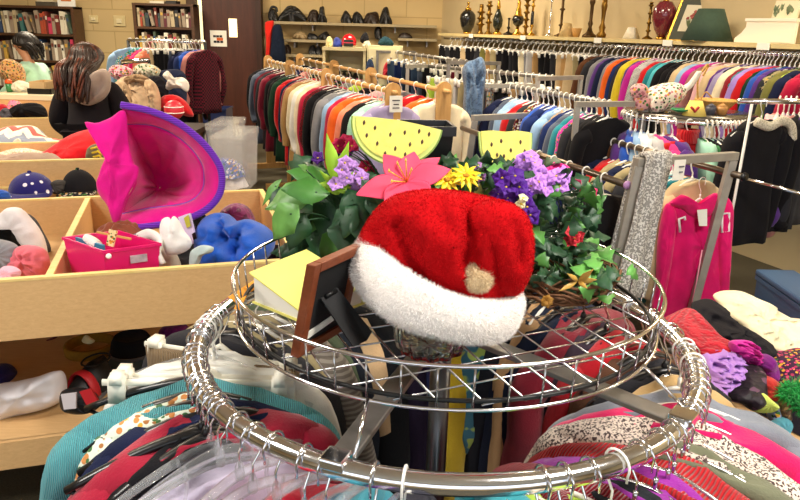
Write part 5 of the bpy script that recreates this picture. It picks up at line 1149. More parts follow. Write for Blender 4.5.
# hot pink zip hoodie facing out
HPK = cloth('e0156a'); hp_ = P(697, 200, Y=n1.y-.02)
t = thing('pink_hoodie', P(695, 300, Y=n1.y-.05), 'hot pink zip hoodie with white letters hung on the near grey rack frame', 'hoodie')
Yh = n1.y+.30
puff('body', [(664, 210), (672, 200), (684, 196), (694, 208), (704, 209), (713, 200), (718, 194), (727, 200), (731, 214), (726, 250), (722, 290), (728, 318), (704, 326), (680, 322), (662, 324), (658, 300), (662, 260), (662, 230)], Yh, .07, HPK, parent=t, seed=2, crease=[(692, 222, 690, 320, .02, 2), (676, 230, 672, 320, .02, 3)], wr=.010)
puff('sleeve', [(664, 208), (670, 204), (676, 214), (674, 240), (668, 280), (660, 316), (652, 312), (656, 280), (658, 240)], Yh-.04, .035, HPK, parent=t, seed=3, wr=.008)
puff('sleeve', [(718, 196), (728, 198), (733, 210), (731, 240), (729, 280), (726, 306), (718, 306), (718, 270), (716, 236)], Yh-.04, .035, HPK, parent=t, seed=4, wr=.008)
puff('hood', [(670, 204), (680, 195), (688, 198), (696, 209), (704, 209), (710, 196), (716, 193), (720, 198), (712, 214), (700, 219), (690, 216), (680, 208)], Yh-.05, .03, HPK, parent=t, seed=5, wr=.006)
lb_ = MB(); quadbox(lb_, *[P(x, y, Y=Yh-.093) for x, y in ((697, 210), (707, 209), (707, 226), (699, 226))], -fw, .002); lb_.build('neck_label', PAPER, t, smooth=False)
WL = solid('white_felt', 'f0e8ea', .8)
def stroke(pts, Y, w, parent, nm, m): mb = MB(); mb.tube([P(x, y, Y=Y) for x, y in pts], w, 8, ref=fw); return mb.build(nm, m, parent)
stroke([(680, 232), (679, 219), (685, 217), (685, 220)], Yh-.085, .006, t, 'letter', WL); stroke([(722, 214), (729, 213), (729, 231), (722, 232), (722, 214)], Yh-.068, .006, t, 'letter_o', WL)
stroke([(702, 250), (697, 280), (692, 302)], Yh-.11, .003, t, 'drawstring', solid('pink_cord', 'f0a0b8', .7))
place_hanger('white', P(703, 178, Y=Yh), math.atan2(d.y, d.x), 'white wire hanger holding the hot pink hoodie on the near grey frame', None, False, .08)
# ---- second round rack with ornaments on its round top ---------------------------------------------
f0_ = P(688, 123, Z=1.19); Rr = .37; rc = Vector((f0_.x*(1+Rr/f0_.y), f0_.y+Rr, 0)); zr_ = 1.19
rk = thing('small_round_rack', rc, 'smaller round chrome rack with ornaments on its top near the right wall', 'clothes rack')
MB().tube(circ(Rr, zr_, 64, rc), .014, 10, True).build('ring_rail', CHROME, rk)
MB().lathe([(.001, zr_+.012), (Rr-.01, zr_+.012), (Rr-.01, zr_+.024), (.001, zr_+.024)], 48, rc).build('round_top', solid('smoked_top', '5f5a52', .2, .4), rk)
MB().tube([rc+Vector((0, 0, .04)), rc+Vector((0, 0, zr_+.02))], .02, 12).build('centre_post', CHROME, rk)
for k_ in range(4):
    a = k_*PI/2+.4; mb = MB(); mb.beam(rc+Vector((0, 0, .04)), rc+Vector((.36*math.cos(a), .36*math.sin(a), .03)), .04, .03); mb.build('foot', STEEL, rk, smooth=False)
itRR = [('navy', 'shirt'), ('light blue', 'shirt'), ('brown', 'jacket'), ('purple', 'shirt'), ('blue', 'shirt'), ('light blue', 'blouse'), ('white', 'shirt'), ('light grey', 'shirt'), ('pink', 'shirt'), ('purple', 'shirt'), ('red', 'sweater'), ('mint', 'shirt'), ('green', 'shirt'), ('black', 'shirt'), ('navy', 'shirt'), ('charcoal', 'shirt'), ('navy', 'jacket'), ('red', 'hoodie'), ('white', 'shirt'), ('teal', 'shirt'), ('pale pink', 'sweater'), ('rose', 'blouse'), ('mint', 'shirt'), ('turquoise', 'shirt')]
dg = [172+i*7.2 for i in range(10)]+[249]+[262+i*4.0 for i in range(13)]
yw = [math.radians(a)+(.85 if 225 < a < 247 else .75 if a < 226 else -.35 if a > 275 else .2) for a in dg]; yw[10] = .2
run('small round rack', 'left', [pol(Rr, a, zr_, rc) for a in dg], itRR, 'clothes on the small round rack', yw, .014, hw=.175, ln=.52, th=.045, jit=.1, hgroup='hangers on the small round rack', seed=8, sl=.40)
# turtleneck collar on the red sweater
rs = [o for o in COL.objects if o.get('label', '').startswith('red sweater between the purple')][0]
MB().lathe([(.062, -.12), (.056, -.075), (.06, -.05), (.05, -.05), (.048, -.08)], 20, cap=False).build('turtleneck', cloth('red', 'rib'), None).parent = rs
zt_ = zr_+.0245; Yo = rc.y-.12
def top(x, dy=0): return P(x, 112, Y=Yo+dy).x
t = thing('floral_lamb', (top(662, .06), Yo+.06, zt_), 'pale floral fabric lamb figure on top of the small round rack', 'ornament'); FL = cloth('ece0d2', 'floral', 'c8808c', 1.3)
def sphere(mb, c, r, sx=1, sy=1, sz=1, n=16, M=None):
    prof = [(math.sin(PI*i/10)*1, -math.cos(PI*i/10)) for i in range(11)]; o = len(mb.v)
    S = Matrix.Diagonal((sx*r, sy*r, sz*r)); S = (M @ S) if M is not None else S
    mb.lathe([(max(.002, a), b) for a, b in prof], n, c, S, True); return mb
k1 = W(0, Yo)
b0 = P(660, 98, Y=Yo+.06); mb = MB(); sphere(mb, b0, 1, 26*k1, 16*k1, 13*k1, M=Matrix.Rotation(.35, 3, 'Y').transposed()); mb.build('body', FL, t)
mb = MB(); mb.tube(spline([P(680, 92, Y=Yo+.06), P(690, 85, Y=Yo+.06), P(698, 74, Y=Yo+.06), P(699, 71, Y=Yo+.06)], 5), [.022-.0006*i for i in range(16)], 10); mb.build('tail', cloth('f0eadf'), t)
for x, y, r, nm, m in ((642, 104, 8.5, 'muzzle', cloth('d8a0a0', 'floral', 'b06a78', 1.3)), (639, 91, 9, 'ear', cloth('d8a0a0', 'floral', 'b06a78', 1.3))):
    mb = MB(); sphere(mb, P(x, y, Y=Yo), 1, r*k1, r*k1*.8, r*k1*.8); mb.build(nm, m, t)
hd = P(658, 104, Y=Yo-.06); mb = MB(); mb.box(hd, (17*k1, .06, 19*k1)); h_ = mb.build('head', cloth('e8d8c8', 'floral', 'c09090', 2), t, sub=2, smooth=True); mb = MB()
for s_ in (-1, 1): sphere(mb, hd+Vector((s_*4*k1, -.028, 2*k1)), .006)
mb.build('eyes', BLACKPL, h_)
for s_ in (-1, 1): mb = MB(); mb.tube([P(658+s_*9, 112, Y=Yo+.02), P(658+s_*10, 117, Y=Yo+.01)], .02, 8); mb.build('leg', FL, t)
t = thing('wicker_basket', (top(716, .08), Yo+.1, zt_), 'shallow wicker basket with a tall hoop handle on the small round rack', 'basket'); bc = P(716, 101, Y=Yo+.1); WK = solid('wicker', 'c79a50', .6, var=.25, vs=90, bs=.8, bsc=90)
MB().lathe([(19*k1*.6, -.05), (19*k1*.8, -.025), (19*k1, 0), (19*k1, .008), (19*k1*.95, .006), (19*k1*.75, -.02), (.002, -.04)], 28, bc).build('bowl', WK, t)
MB().tube(circ(19*k1, bc.z+.004, 32, bc), .006, 8, True).build('rim', WK, t)
mb = MB(); mb.tube(spline([P(698, 100, Y=bc.y), P(698, 80, Y=bc.y), P(706, 66, Y=bc.y), P(708, 66, Y=bc.y+.02), P(703, 76, Y=bc.y+.02)], 6), .006, 8); mb.build('handle', WK, t)
mb = MB(); mb.tube(spline([P(701, 99, Y=bc.y-.02), P(706, 92, Y=bc.y-.02), P(712, 98, Y=bc.y-.02)], 5), .004, 6); mb.build('small_handle', WK, t)
t = thing('small_lampshade', (top(694, -.1), Yo-.12, zt_), 'small yellow lampshade with a red heart on the small round rack', 'lampshade'); lc_ = P(694, 115.5, Y=Yo-.12)
MB().lathe([(10.5*k1, 0), (5.5*k1, 13.5*k1)], 28, lc_, cap=False).build('shade', solid('yellow_shade', 'eed36a', .7), t, thick=.003)
stroke([(691, 107), (693, 109), (695, 112), (697, 109), (699, 107)], lc_.y-.055, .007, t, 'red_heart', solid('heart_red', 'b0282c', .7))
t = thing('green_tray', (top(679, -.1), Yo-.1, zt_), 'little green dish beside the yellow lampshade', 'dish'); MB().lathe([(.02, 0), (.05, .012), (.05, .018), (.018, .006)], 20, P(680, 112, Y=Yo-.1)).build('dish', solid('green_glaze', '2f8a55', .3), t)
for x, col, lb_, w_ in ((710, '4a4c58', 'small dark blue pot behind the yellow lampshade', 5), (721, 'b8864a', 'small tan wicker pot under the hoop basket', 5.5)):
    t = thing('small_pot', (top(x, -.05), Yo-.05, zt_), lb_, 'pot'); c = P(x, 115, Y=Yo-.05); MB().lathe([(w_*k1*.7, 0), (w_*k1, 5*k1), (w_*k1*.9, 8.5*k1), (w_*k1*.7, 8*k1), (.002, 3*k1)], 20, c).build('jar', solid('pot_'+col, col, .4, var=.2, vs=40), t)
    MB().lathe([(w_*k1*.95, 8.3*k1), (w_*k1*.4, 9.8*k1), (.003, 11*k1)], 20, c).build('lid', solid('pot_'+col, col, .4), t)
# ---- rack at the far right with the black cardigan ----------------------------------------------------
Z4 = 1.34; w0, w1 = P(738, 102, Y=3.54), P(860, 101, Y=3.7); w0.z = w1.z = (w0.z+w1.z)/2
rt4 = thing('chrome_clothes_rack', (P(745, 170, Y=3.6).x, 3.6, 0), 'chrome rack at the right edge holding the black cardigan', 'clothes rack')
mb = MB(); mb.tube([w0, w1], .014, 10); mb.build('rail', CHROME, rt4)
pb = P(752, 104, Y=3.36); mb = MB(); mb.tube([pb, (pb.x-.01, pb.y, .02)], .007, 8); mb.build('pole', solid('white_pole', 'e6e4de', .4), rt4)
mb = MB(); mb.tube([P(748, 179, Y=3.3), P(812, 197, Y=3.15)], .008, 8); mb.build('lower_rod', CHROME, rt4)
mb = MB(); mb.tube([w1, (w1.x, w1.y, .02)], .016, 10); mb.build('pole', CHROME, rt4); mb = MB(); mb.beam((pb.x-.3, pb.y, .02), (w1.x+.2, w1.y, .02), .05, .04); mb.build('foot', STEEL, rt4)
cp = P(764, 103, Y=3.5); cp.z = w0.z+.014
g = place_garment('coat', cloth('17161a'), cp, .42, 'long black cardigan with a cream collar facing out at the right edge', 'cardigan', 'black_cardigan', 1, .165, .64, .055, .52, True, 99)
mb = MB(); mb.tube(spline([(-.09, -.05, -.10), (0, -.055, -.125), (.09, -.05, -.10), (.17, -.045, -.13), (.20, -.045, -.20)], 5), .024, 10, flat=.7); c_ = mb.build('collar', cloth('d8d0bc', 'speckle', 'b0a890', 1.5), None); c_.parent = g
place_hanger('white', cp, .42, 'white hanger holding the long black cardigan', None, False, .19)
xs = (790, 796, 801, 807, 813, 819)
its = [('pale pink', 'jacket'), ('rose', 'jacket'), ('black', 'jacket'), ('purple', 'shirt'), ('black', 'shirt'), ('charcoal', 'jacket')]
dw = (w1-w0).normalized()
run('cardigan rack', 'left', [proj_line(w0, dw, x)+Vector((0, .10, 0)) for x in xs], its, 'clothes on the right edge rack', 1.0, .014, ln=.6, hw=.19, th=.055, jit=.12, hgroup='hangers on the right edge rack', seed=9)
puff('pink_robe', [(734, 214), (746, 214), (760, 218), (772, 210), (778, 214), (776, 230), (768, 238), (752, 232), (736, 224)], 3.72, .05, cloth('d89a98'), 'dusty pink robe hem showing under the black cardigan', 'robe', 4)
# ---- wall rail and shelf along the right wall ------------------------------------------------------------
sh = thing('wall_shelf', (S0+S1)/2+WN*.2, 'long cream wall shelf of lamps above the rail on the right wall', 'shelf'); T_ = .03
mb = MB(); mb.beam(S0-WD*.3+WN*.2-Vector((0, 0, T_/2)), S1+WD*.6+WN*.2-Vector((0, 0, T_/2)), .40, T_); mb.build('board', solid('cream_shelf', 'd8c48c', .5, var=.06), sh, smooth=False)
ra_, rb_ = S0+WN*.05-Vector((0, 0, .065)), S1+WD*.6+WN*.05-Vector((0, 0, .065)); mb = MB(); mb.tube([ra_-WD*.2, rb_], .013, 10); mb.build('rail', CHROME, sh)
for i in range(6):
    p = ra_.lerp(rb_, (i+.5)/6); mb = MB(); mb.beam(p+Vector((0, 0, .035)), p, .02, .02); mb.beam(p+WN*.34+Vector((0, 0, .03)), p, .015, .02); mb.build('bracket', STEEL, sh, smooth=False)
for x, y in ((472, 38), (524, 36), (599, 39), (669, 43), (765, 47)):
    p = proj_line(S0, WD, x); mb = MB(); mb.box(p-WN*.012-Vector((0, 0, .02)), (.10, .006, .045), rotz(math.atan2(WD.y, WD.x))); mb.build('shelf_label', PAPER, sh, smooth=False)
pants = [('black', 452), ('charcoal', 457), ('black', 462), ('black', 467), ('beige', 473), ('black', 478), ('black', 484), ('charcoal', 489), ('olive', 494), ('tan', 499), ('khaki', 504), ('black', 510), ('black', 517), ('charcoal', 523), ('black', 528), ('cream', 533), ('grey', 538), ('light grey', 543), ('tan', 548), ('black', 554), ('black', 561), ('charcoal', 567), ('beige', 573), ('tan', 579), ('beige', 585), ('khaki', 590), ('black', 596), ('black', 602)]
shirts = [('brown', 607), ('charcoal', 613), ('grey', 618), ('purple', 624), ('navy', 629), ('grey', 634), ('orange', 638), ('dark blue', 642), ('charcoal', 646), ('yellow', 650), ('purple', 655), ('magenta', 660), ('black', 664, 'stripe', 'white', 'black and white striped'), ('light grey', 668), ('red', 672), ('teal', 677), ('turquoise', 682), ('black', 688), ('black', 694), ('black', 700), ('beige', 706), ('light blue', 712), ('magenta', 719), ('rose', 726, 'rib', 'pink', 'ribbed rose'), ('pale pink', 734), ('beige', 740), ('purple', 745), ('lavender', 749), ('navy', 753), ('cream', 757), ('dark red', 761), ('teal', 765), ('khaki', 769), ('lilac', 773), ('red', 777), ('dark green', 782), ('blue', 787), ('purple', 792), ('charcoal', 797), ('khaki', 802, 'floral', 'black', 'leopard print'), ('olive', 807), ('lime', 812), ('navy', 817), ('crimson', 824)]
d_ = (rb_-ra_).normalized(); yR = yaw_of(ra_, rb_)
its = [(c, 'trousers') for c, _ in pants]; run('right wall rail', 'corner', [proj_line(ra_, d_, x) for _, x in pants], its, 'trousers on the right wall rail', yR+PI-.35, .013, hw=.21, th=.05, jit=.22, parts=False, hgroup='trouser hangers on the right wall rail', hcol='pale plastic', seed=10, tilt=.08)
its = [((t_[0], 'shirt') + (tuple(t_[2:5]) if len(t_) > 2 else ())) for t_ in shirts]; run('right wall rail', 'trousers', [proj_line(ra_, d_, t_[1]) for t_ in shirts], its, 'shirts on the right wall rail', yR+PI-.25, .013, hw=.215, th=.05, jit=.12, parts=False, hgroup='shirt hangers on the right wall rail', hcol='pale plastic', seed=11)
# ================================================================== SHELF OF LAMPS ON THE RIGHT WALL
def onshelf(px, back=.2):
    p = proj_line(S0+WN*back, WD, px); p.z = 1.602; return p
def pxs(p): return (p-EYE).dot(fw)/F       # metres per pixel there
BRASS = GOLD; ABR = solid('antique_brass', '7a5a26', .35, 1, var=.2); BLKGL = solid('black_glaze', '17181a', .2, coat=.5)
def turned(name, label, cat, px, parts, back=.2, n=20):
    """parts: (part name, material, [(radius px, height px)...]) standing on the wall shelf"""
    p = onshelf(px, back); k = pxs(p); t = thing(name, p, label, cat)
    for nm, m, prof in parts: MB().lathe([(max(.0006, r*k), h*k) for r, h in prof], n, p).build(nm, m, t)
    return t
def stick(h, r=1.2, base=5, knobs=(.2, .5, .8), top=3):
    pr = [(base, 0), (base, 1.2), (base*.6, 2.2), (r, 3.5)]
    for k in knobs: z = 3.5+(h-5)*k; pr += [(r, z-1.5), (r*2.3, z), (r, z+1.5)]
    return pr+[(r, h-2), (top, h), (top*.5, h+.3)]
turned('black_vase_lamp', 'black bulbous lamp base with a brass top, first on the wall shelf', 'lamp', 467, [('base', BRASS, [(4, 0), (4, 1.5)]), ('body', BLKGL, [(4, 1.5), (6.5, 7), (8, 14), (7.5, 18), (5, 21), (3.2, 22)]), ('cap', BRASS, [(3.2, 22), (3, 24), (1, 25), (1, 28), (1.8, 29), (.6, 30)])])
turned('brass_figurine', 'slim brass figurine beside the black lamp base', 'ornament', 480, [('body', ABR, stick(28, 2, 3.5, (.25, .5, .75), 2))])
turned('brass_candlestick', 'brass candlestick between the slim figurine and the dark bottle', 'candlestick', 488, [('stick', ABR, stick(31, 1.6, 4, (.3, .6, .9), 2.5))])
turned('dark_bottle', 'dark bottle with a brass stopper on the wall shelf', 'bottle', 497, [('base', BRASS, [(4, 0), (4.5, 1.5), (2, 3.5)]), ('body', solid('dark_green_glass', '1c221c', .15), [(2, 3.5), (4.5, 8), (5, 14), (3, 20), (1.5, 24)]), ('stopper', BRASS, [(1.5, 24), (2, 26), (1.4, 30), (.5, 33)])])
turned('short_candlestick', 'short dark iron candlestick with a wide foot on the wall shelf', 'candlestick', 508, [('stick', solid('dark_iron', '2a221c', .4, .8), stick(16, .8, 5, (.3,), 1.5))])
turned('black_urn', 'black urn with gold handles and a tall gold lid', 'urn', 517, [('foot', BRASS, [(5, 0), (5, 1.5), (2, 4), (1.5, 8)]), ('bowl', BLKGL, [(1.5, 8), (5, 11), (6, 15), (5, 18)]), ('lid', BRASS, [(5, 18), (3, 20), (2.5, 24), (1.5, 27), (2, 30), (.7, 34)])])
turned('tall_brass_finial', 'tall beaded brass candlestick right of the black urn', 'candlestick', 525, [('stick', ABR, stick(38, 1.5, 4, (.15, .35, .55, .75, .9), 2))])
turned('brass_candlestick', 'thin brass candlestick with a dark middle, second right of the black urn', 'candlestick', 531, [('stick', BRASS, stick(34, 1.0, 4, (.2, .85), 2)), ('sleeve', BLKGL, [(1.3, 9), (1.6, 12), (1.6, 20), (1.3, 23)])])
turned('glass_candlestick', 'tall thin silver candlestick standing alone on the wall shelf', 'candlestick', 549, [('stick', CHROME, stick(36, .6, 4.5, (.4, .95), 1.6))])
turned('shade_lamp', 'tall bronze candlestick lamp with a cream cone shade at its foot', 'lamp', 560, [('stick', solid('bronze', '5a4428', .4, .8), stick(42, 1.3, 6, (.2, .6), 2))])
turned('cone_lampshade', 'cream cone lampshade leaning by the bronze candlestick', 'lampshade', 566, [('shade', solid('cream_shade', 'cdb07a', .8), [(7.5, 0), (4, 13), (3.7, 13), (7.2, .3)])], .1)
turned('clay_pot', 'tan flared clay pot on the wall shelf', 'pot', 576, [('pot', solid('tan_clay', 'c08f4c', .7), [(3, 0), (5.2, 8.5), (4.8, 8.5), (2.8, 1)])], .12)
turned('column_lamp', 'tall bronze column lamp with a broad round foot', 'lamp', 589, [('stick', solid('bronze', '5a4428', .4, .8), [(7, 0), (7, 2), (4, 4), (2.4, 7)]), ('column', solid('bronze', '5a4428', .4, .8), [(2.4, 7), (1.6, 10), (2.6, 13), (1.6, 16), (1.8, 30), (2.8, 33), (2, 40)])])
turned('brass_lamp', 'ornate brass lamp base with a scrolled foot near the gilt frame foot', 'lamp', 601, [('stick', ABR, [(4, 0), (5, 3), (2.5, 6), (3.4, 10), (1.6, 14), (2.2, 24), (3, 30), (2, 40)])])
turned('white_pyramid', 'small white pyramid ornament on the wall shelf', 'ornament', 631, [('pyramid', solid('white_ceramic', 'ece3cc', .5), [(9, 0), (4.5, 10.5), (3.8, 11)])], .15, 4)
turned('brass_candlestick', 'antique brass candlestick left of the burgundy vase', 'candlestick', 647, [('stick', ABR, stick(35, 1.2, 5, (.15, .4, .7, .95), 2))])
turned('burgundy_vase', 'large burgundy glazed vase lamp on a gold foot', 'vase', 661, [('foot', BRASS, [(5, 0), (5.5, 1.5), (4, 3)]), ('body', solid('burgundy_glaze', '6e2430', .18, coat=.6, var=.15), [(4, 3), (7.5, 9), (11, 19), (11.7, 25), (10.5, 30), (7, 34.5), (6.2, 36)]), ('cap', BRASS, [(3, 36), (2.5, 38), (1, 39), (1, 44)])])
turned('green_lampshade', 'dark green empire lampshade in front of the tilted flower picture', 'lampshade', 706.5, [('shade', solid('green_shade', '34493a', .85, var=.08, vs=50), [(24.5, 0), (12, 30.5), (11.4, 30.5), (24, .3)])], .13, 40)
# framed flower print leaning on the wall
p = onshelf(690, .34); k = pxs(p); t = thing('framed_print', p, 'gilt framed flower print with grey mount leaning tilted behind the green lampshade', 'picture')
ex = (rt*.97-up*.03); ey = (rt*.36+up*.93); ce = P(691, 19, Y=p.y-.02)
def FP(u, v, d=0): return ce+ex*(u*k)+ey*(v*k)+fw*d
mb = MB(); GF = solid('gilt_frame', 'c89a3e', .35, .8, var=.2)
for u0, v0, u1, v1 in ((-17, -24, -15, 24), (15, -24, 17, 24), (-15, -24, 15, -22), (-15, 22, 15, 24)): quadbox(mb, FP(u0, v0), FP(u1, v0), FP(u1, v1), FP(u0, v1), fw, .02)
mb.build('moulding', GF, t, smooth=False)
mb = MB(); quadbox(mb, FP(-15, -22, .006), FP(15, -22, .006), FP(15, 22, .006), FP(-15, 22, .006), fw, .01); mb.build('mount', solid('grey_mount', '4c5047', .8), t, smooth=False)
mb = MB(); quadbox(mb, FP(-9, -13, .003), FP(9, -13, .003), FP(9, 15, .003), FP(-9, 15, .003), fw, .004); pr_ = mb.build('print', solid('print_paper', 'd8d2bc', .8), t, smooth=False)
mb = MB(); R = random.Random(2)
for i in range(9): mb.lathe([(.001, 0), (1.6*k, .001), (.001, .002)], 8, FP(R.uniform(-4, 4), R.uniform(0, 8), .001), Matrix((ex, ey, -fw)).transposed())
mb.build('flowers', solid('print_pink', 'b0605c', .8), pr_); mb = MB()
for i in range(6): leaf(mb, FP(0, -9, .001), ey+ex*R.uniform(-.5, .5), -fw, 9*k, 1.6*k, 0)
mb.build('stalks', solid('print_green', '5c6a4a', .8), pr_)
# white wall bracket with scalloped sides
p = onshelf(763, .12); k = pxs(p); t = thing('white_bracket_shelf', p, 'white wooden bracket shelf with curved sides standing on the wall shelf', 'shelf'); WHP = solid('white_paint', 'efe6d4', .45)
b0 = p; exw = WD*.75+Vector((rt.x, 0, 0))*.25
def BK(u, z, d=0): return p+exw.normalized()*(u*k)+Vector((0, 0, z*k))+WN*d
mb = MB(); ol = [(-30, 0), (29, 0), (29, 20.5), (-20, 20.5), (-20, 15), (-24, 9), (-30, 4)]; mb.prism(ol, lambda u, v: BK(u, v), lambda u, v: BK(u, v, .02)); mb.build('front_panel', WHP, t, smooth=False)
mb = MB(); quadbox(mb, BK(-21, 20.5, -.01), BK(30, 20.5, -.01), BK(30, 20.5, .18), BK(-21, 20.5, .18), (0, 0, 1), .02); mb.build('top_board', WHP, t, smooth=False)
mb = MB(); ol = [(6, 1), (27, 1), (27, 13), (20, 14), (14, 9), (8, 5)]; mb.prism(ol, lambda u, v: BK(u, v, -.006), lambda u, v: BK(u, v, -.001)); mb.build('scalloped_side', WHP, t, smooth=False)
p2_ = BK(7, 21.5, .08); t = thing('small_picture', p2_, 'small unframed picture of pale leaves standing on the white bracket shelf', 'picture')
def SP(u, v, d=0): return p2_+exw.normalized()*(u*k)+Vector((0, 0, v*k))+WN*(d+.004*v*.3)
mb = MB(); quadbox(mb, SP(-12, 0), SP(12, 0), SP(12, 19), SP(-12, 19), WN, .015); mb.build('canvas', solid('canvas_cream', 'd9d0b0', .8), t, smooth=False)
mb = MB(); R = random.Random(6)
for i in range(12): leaf(mb, SP(R.uniform(-10, 8), R.uniform(1, 11), -.003), ex*R.uniform(-.4, .4)+Vector((0, 0, 1)), -fw, R.uniform(5, 8)*k, 3.4*k, 0)
mb.build('leaf_pattern', solid('leaf_print', '6d7a5c', .8, var=.5, vs=30), t)
# ================================================================== BACK WALL: SHOE SHELVES, CABINET
def wshelf(label, x0, x1, y, dep=.32):
    a = P(x0, y, Y=YB-dep); b_ = P(x1, y, Y=YB-dep); z = a.z
    t = thing('wall_shelf', ((a.x+b_.x)/2, YB-dep/2, z), label, 'shelf'); MB().box(((a.x+b_.x)/2, YB-dep/2, z-.0175), (b_.x-a.x, dep-.004, .035), None).build('board', solid('shelf_board', 'a99a78', .6), t, smooth=False)
    n = max(2, int((b_.x-a.x)/.9))
    for i in range(n): x = a.x+(b_.x-a.x)*(i+.5)/n; MB().box((x, YB-.12, z-.075), (.02, .22, .08)).build('bracket', STEEL, t, smooth=False)
    return z
sz1 = wshelf('top cream shelf on the back wall with black bags and shoes', 270, 437, 21); sz2 = wshelf('middle cream shelf on the back wall with dark shoes', 282, 328, 39); sz3 = wshelf('lower cream shelf on the back wall with dark shoes', 283, 324, 54)
sz4 = wshelf('second cream shelf on the back wall right of the red helmet', 398, 437, 38)
BLEA = solid('black_leather', '131316', .4); BLEB = solid('dark_brown_leather', '2a1c14', .45)
def bag(label, outl, Y, handle=None, m=None, seed=1, D=.09):
    o = puff('handbag', outl, Y, D, m or BLEA, label, 'bag', seed, wr=.012)
    if handle: mb = MB(); mb.tube(spline([P(x, y, Y=Y) for x, y in handle], 5), .018, 8); mb.build('strap', m or BLEA, o)
    return o
Ys = YB-.17
bag('black handbag with a tall arched handle, first on the top back shelf', [(269, 20), (269, 12), (273, 9), (277, 12), (278, 20)], Ys, [(270, 11), (272, 7), (276, 8), (277, 12)], seed=1)
bag('wide slouchy black bag on the top back shelf', [(279, 20.5), (281, 14), (287, 9), (295, 7), (302, 12), (306, 21)], Ys, [(284, 12), (289, 7), (296, 8)], seed=2)
for i, (lb_, ol, m) in enumerate((('black boot with a high back, right one of the pair on the top back shelf', [(318, 21.5), (319, 14), (320, 8), (324, 7), (325, 14), (327, 22)], BLEA), ('black shoe standing left of the high black boot on the top shelf', [(308, 21), (309, 14), (313, 10), (318, 12), (318, 21)], BLEB), ('black pointed shoe, fourth thing from right on the top back shelf', [(341, 22), (343, 14), (346, 11), (350, 15), (352, 22.5)], BLEA), ('black rounded shoe, third thing from right on the top back shelf', [(353, 22.5), (353, 15), (357, 12), (362, 16), (364, 23)], BLEA), ('low black shoe, second thing from right on the top back shelf', [(364, 23), (366, 15), (371, 13), (378, 13), (378, 24)], BLEB), ('black boot with looped top, last on the top back shelf', [(380, 24), (381, 14), (384, 8), (388, 8), (390, 16), (392, 24)], BLEA),
    ('beige shoes on the middle back shelf', [(293, 38), (296, 34), (302, 32), (307, 35), (307, 39)], solid('beige_leather', '9c8560', .6)), ('black low shoe in the middle of the middle back shelf', [(308, 39), (309, 34), (316, 35), (318, 39)], BLEA), ('black pointed shoe at the right of the middle back shelf', [(317, 39), (321, 35), (327, 32), (330, 37), (328, 39)], BLEA), ('dark shoe at the left of the lower back shelf', [(284, 53), (285, 46), (289, 45), (291, 49), (290, 54)], BLEB), ('black shoe in the middle of the lower back shelf', [(309, 54), (310, 47), (315, 46), (317, 54)], BLEA), ('black shoe at the right of the lower back shelf', [(316, 54), (317, 47), (321, 47), (322, 54)], BLEA), ('dark shoe on the second shelf right of the red helmet', [(399, 38), (401, 34), (408, 34), (412, 38)], BLEB), ('black hanging bag below the top back shelf by the helmet', [(375, 38), (375, 29), (380, 27), (382, 32), (381, 39)], BLEA))):
    puff('shoe' if 'bag' not in lb_ else 'hanging_handbag', ol, Ys, .09, m, lb_, 'shoe' if 'bag' not in lb_ else 'bag', i+3, wr=.01)
puff('red_scarf', [(265, 24), (270, 21), (274, 22), (272, 34), (271, 46), (270, 58), (266, 58), (266, 42)], YB-.4, .05, cloth('e0281e'), 'bright red scarf hanging at the left end of the top back shelf', 'scarf', 3)
puff('hanging_coat', [(273, 28), (276, 25), (281, 26), (284, 40), (286, 58), (283, 63), (271, 62), (271, 48)], YB-.42, .09, cloth('1a2438'), 'dark navy coat hanging beside the bright red scarf', 'coat', 4)
# cabinet
Yc = 8.3; ca, cb, cc2 = P(324, 48, Y=Yc), P(364, 52, Y=Yc-.1), P(402, 47, Y=Yc+.15); zc_ = P(345, 49, Y=Yc).z
t = thing('shoe_cabinet', (ca.x+.6, Yc+.2, 0), 'cream open cabinet of dark shoes with a red helmet on top', 'cabinet'); W1 = cb.x-ca.x; CP_ = solid('cabinet_cream', 'cbbf93', .5)
for nm, c, d in (('top', (ca.x+W1/2, Yc+.2, zc_), (W1+.04, .44, .035)), ('side_panel', (ca.x, Yc+.2, zc_/2), (.03, .42, zc_)), ('side_panel', (cb.x, Yc+.2, zc_/2), (.03, .42, zc_)), ('back_panel', (ca.x+W1/2, Yc+.40, zc_/2), (W1, .02, zc_)), ('shelf', (ca.x+W1/2, Yc+.2, zc_-.40), (W1-.03, .4, .025)), ('shelf', (ca.x+W1/2, Yc+.2, zc_-.8), (W1-.03, .4, .025)), ('base', (ca.x+W1/2, Yc+.2, .05), (W1, .4, .1))):
    MB().box(c, d).build(nm, CP_, t, smooth=False)
t = thing('cream_cabinet', (cb.x+.25, Yc+.2, 0), 'plain cream cabinet panel between the shoe cabinet and the jeans', 'cabinet'); zq = P(385, 46, Y=Yc).z
MB().box(((cb.x+cc2.x)/2+.02, Yc+.2, zq/2), (cc2.x-cb.x-.02, .4, zq)).build('body', CREAMPAINT, t, smooth=False)
MB().box(((cb.x+cc2.x)/2+.02, Yc-.005, zq/2), (cc2.x-cb.x-.06, .018, zq-.06)).build('door', solid('pale_door', 'e0d6ac', .5), t, smooth=False)
for x in (372, 391): MB().tube([P(x, 58, Y=Yc-.02)+Vector((0, 0, .0)), P(x, 58, Y=Yc-.06)], .012, 8).build('hook', STEEL, t)
puff('blue_cap', [(366, 74), (367, 62), (371, 59), (374, 66), (373, 76)], Yc-.07, .04, cloth('22304a'), 'dark blue bag hanging on the cream cabinet door', 'bag', 4).name = 'cloth_bag'
puff('red_bag', [(383, 78), (384, 66), (389, 61), (394, 66), (393, 78)], Yc-.07, .05, cloth('9a1626'), 'dark red bag hanging on the cream cabinet next to the jeans', 'bag', 5)
zt_ = zc_+.02
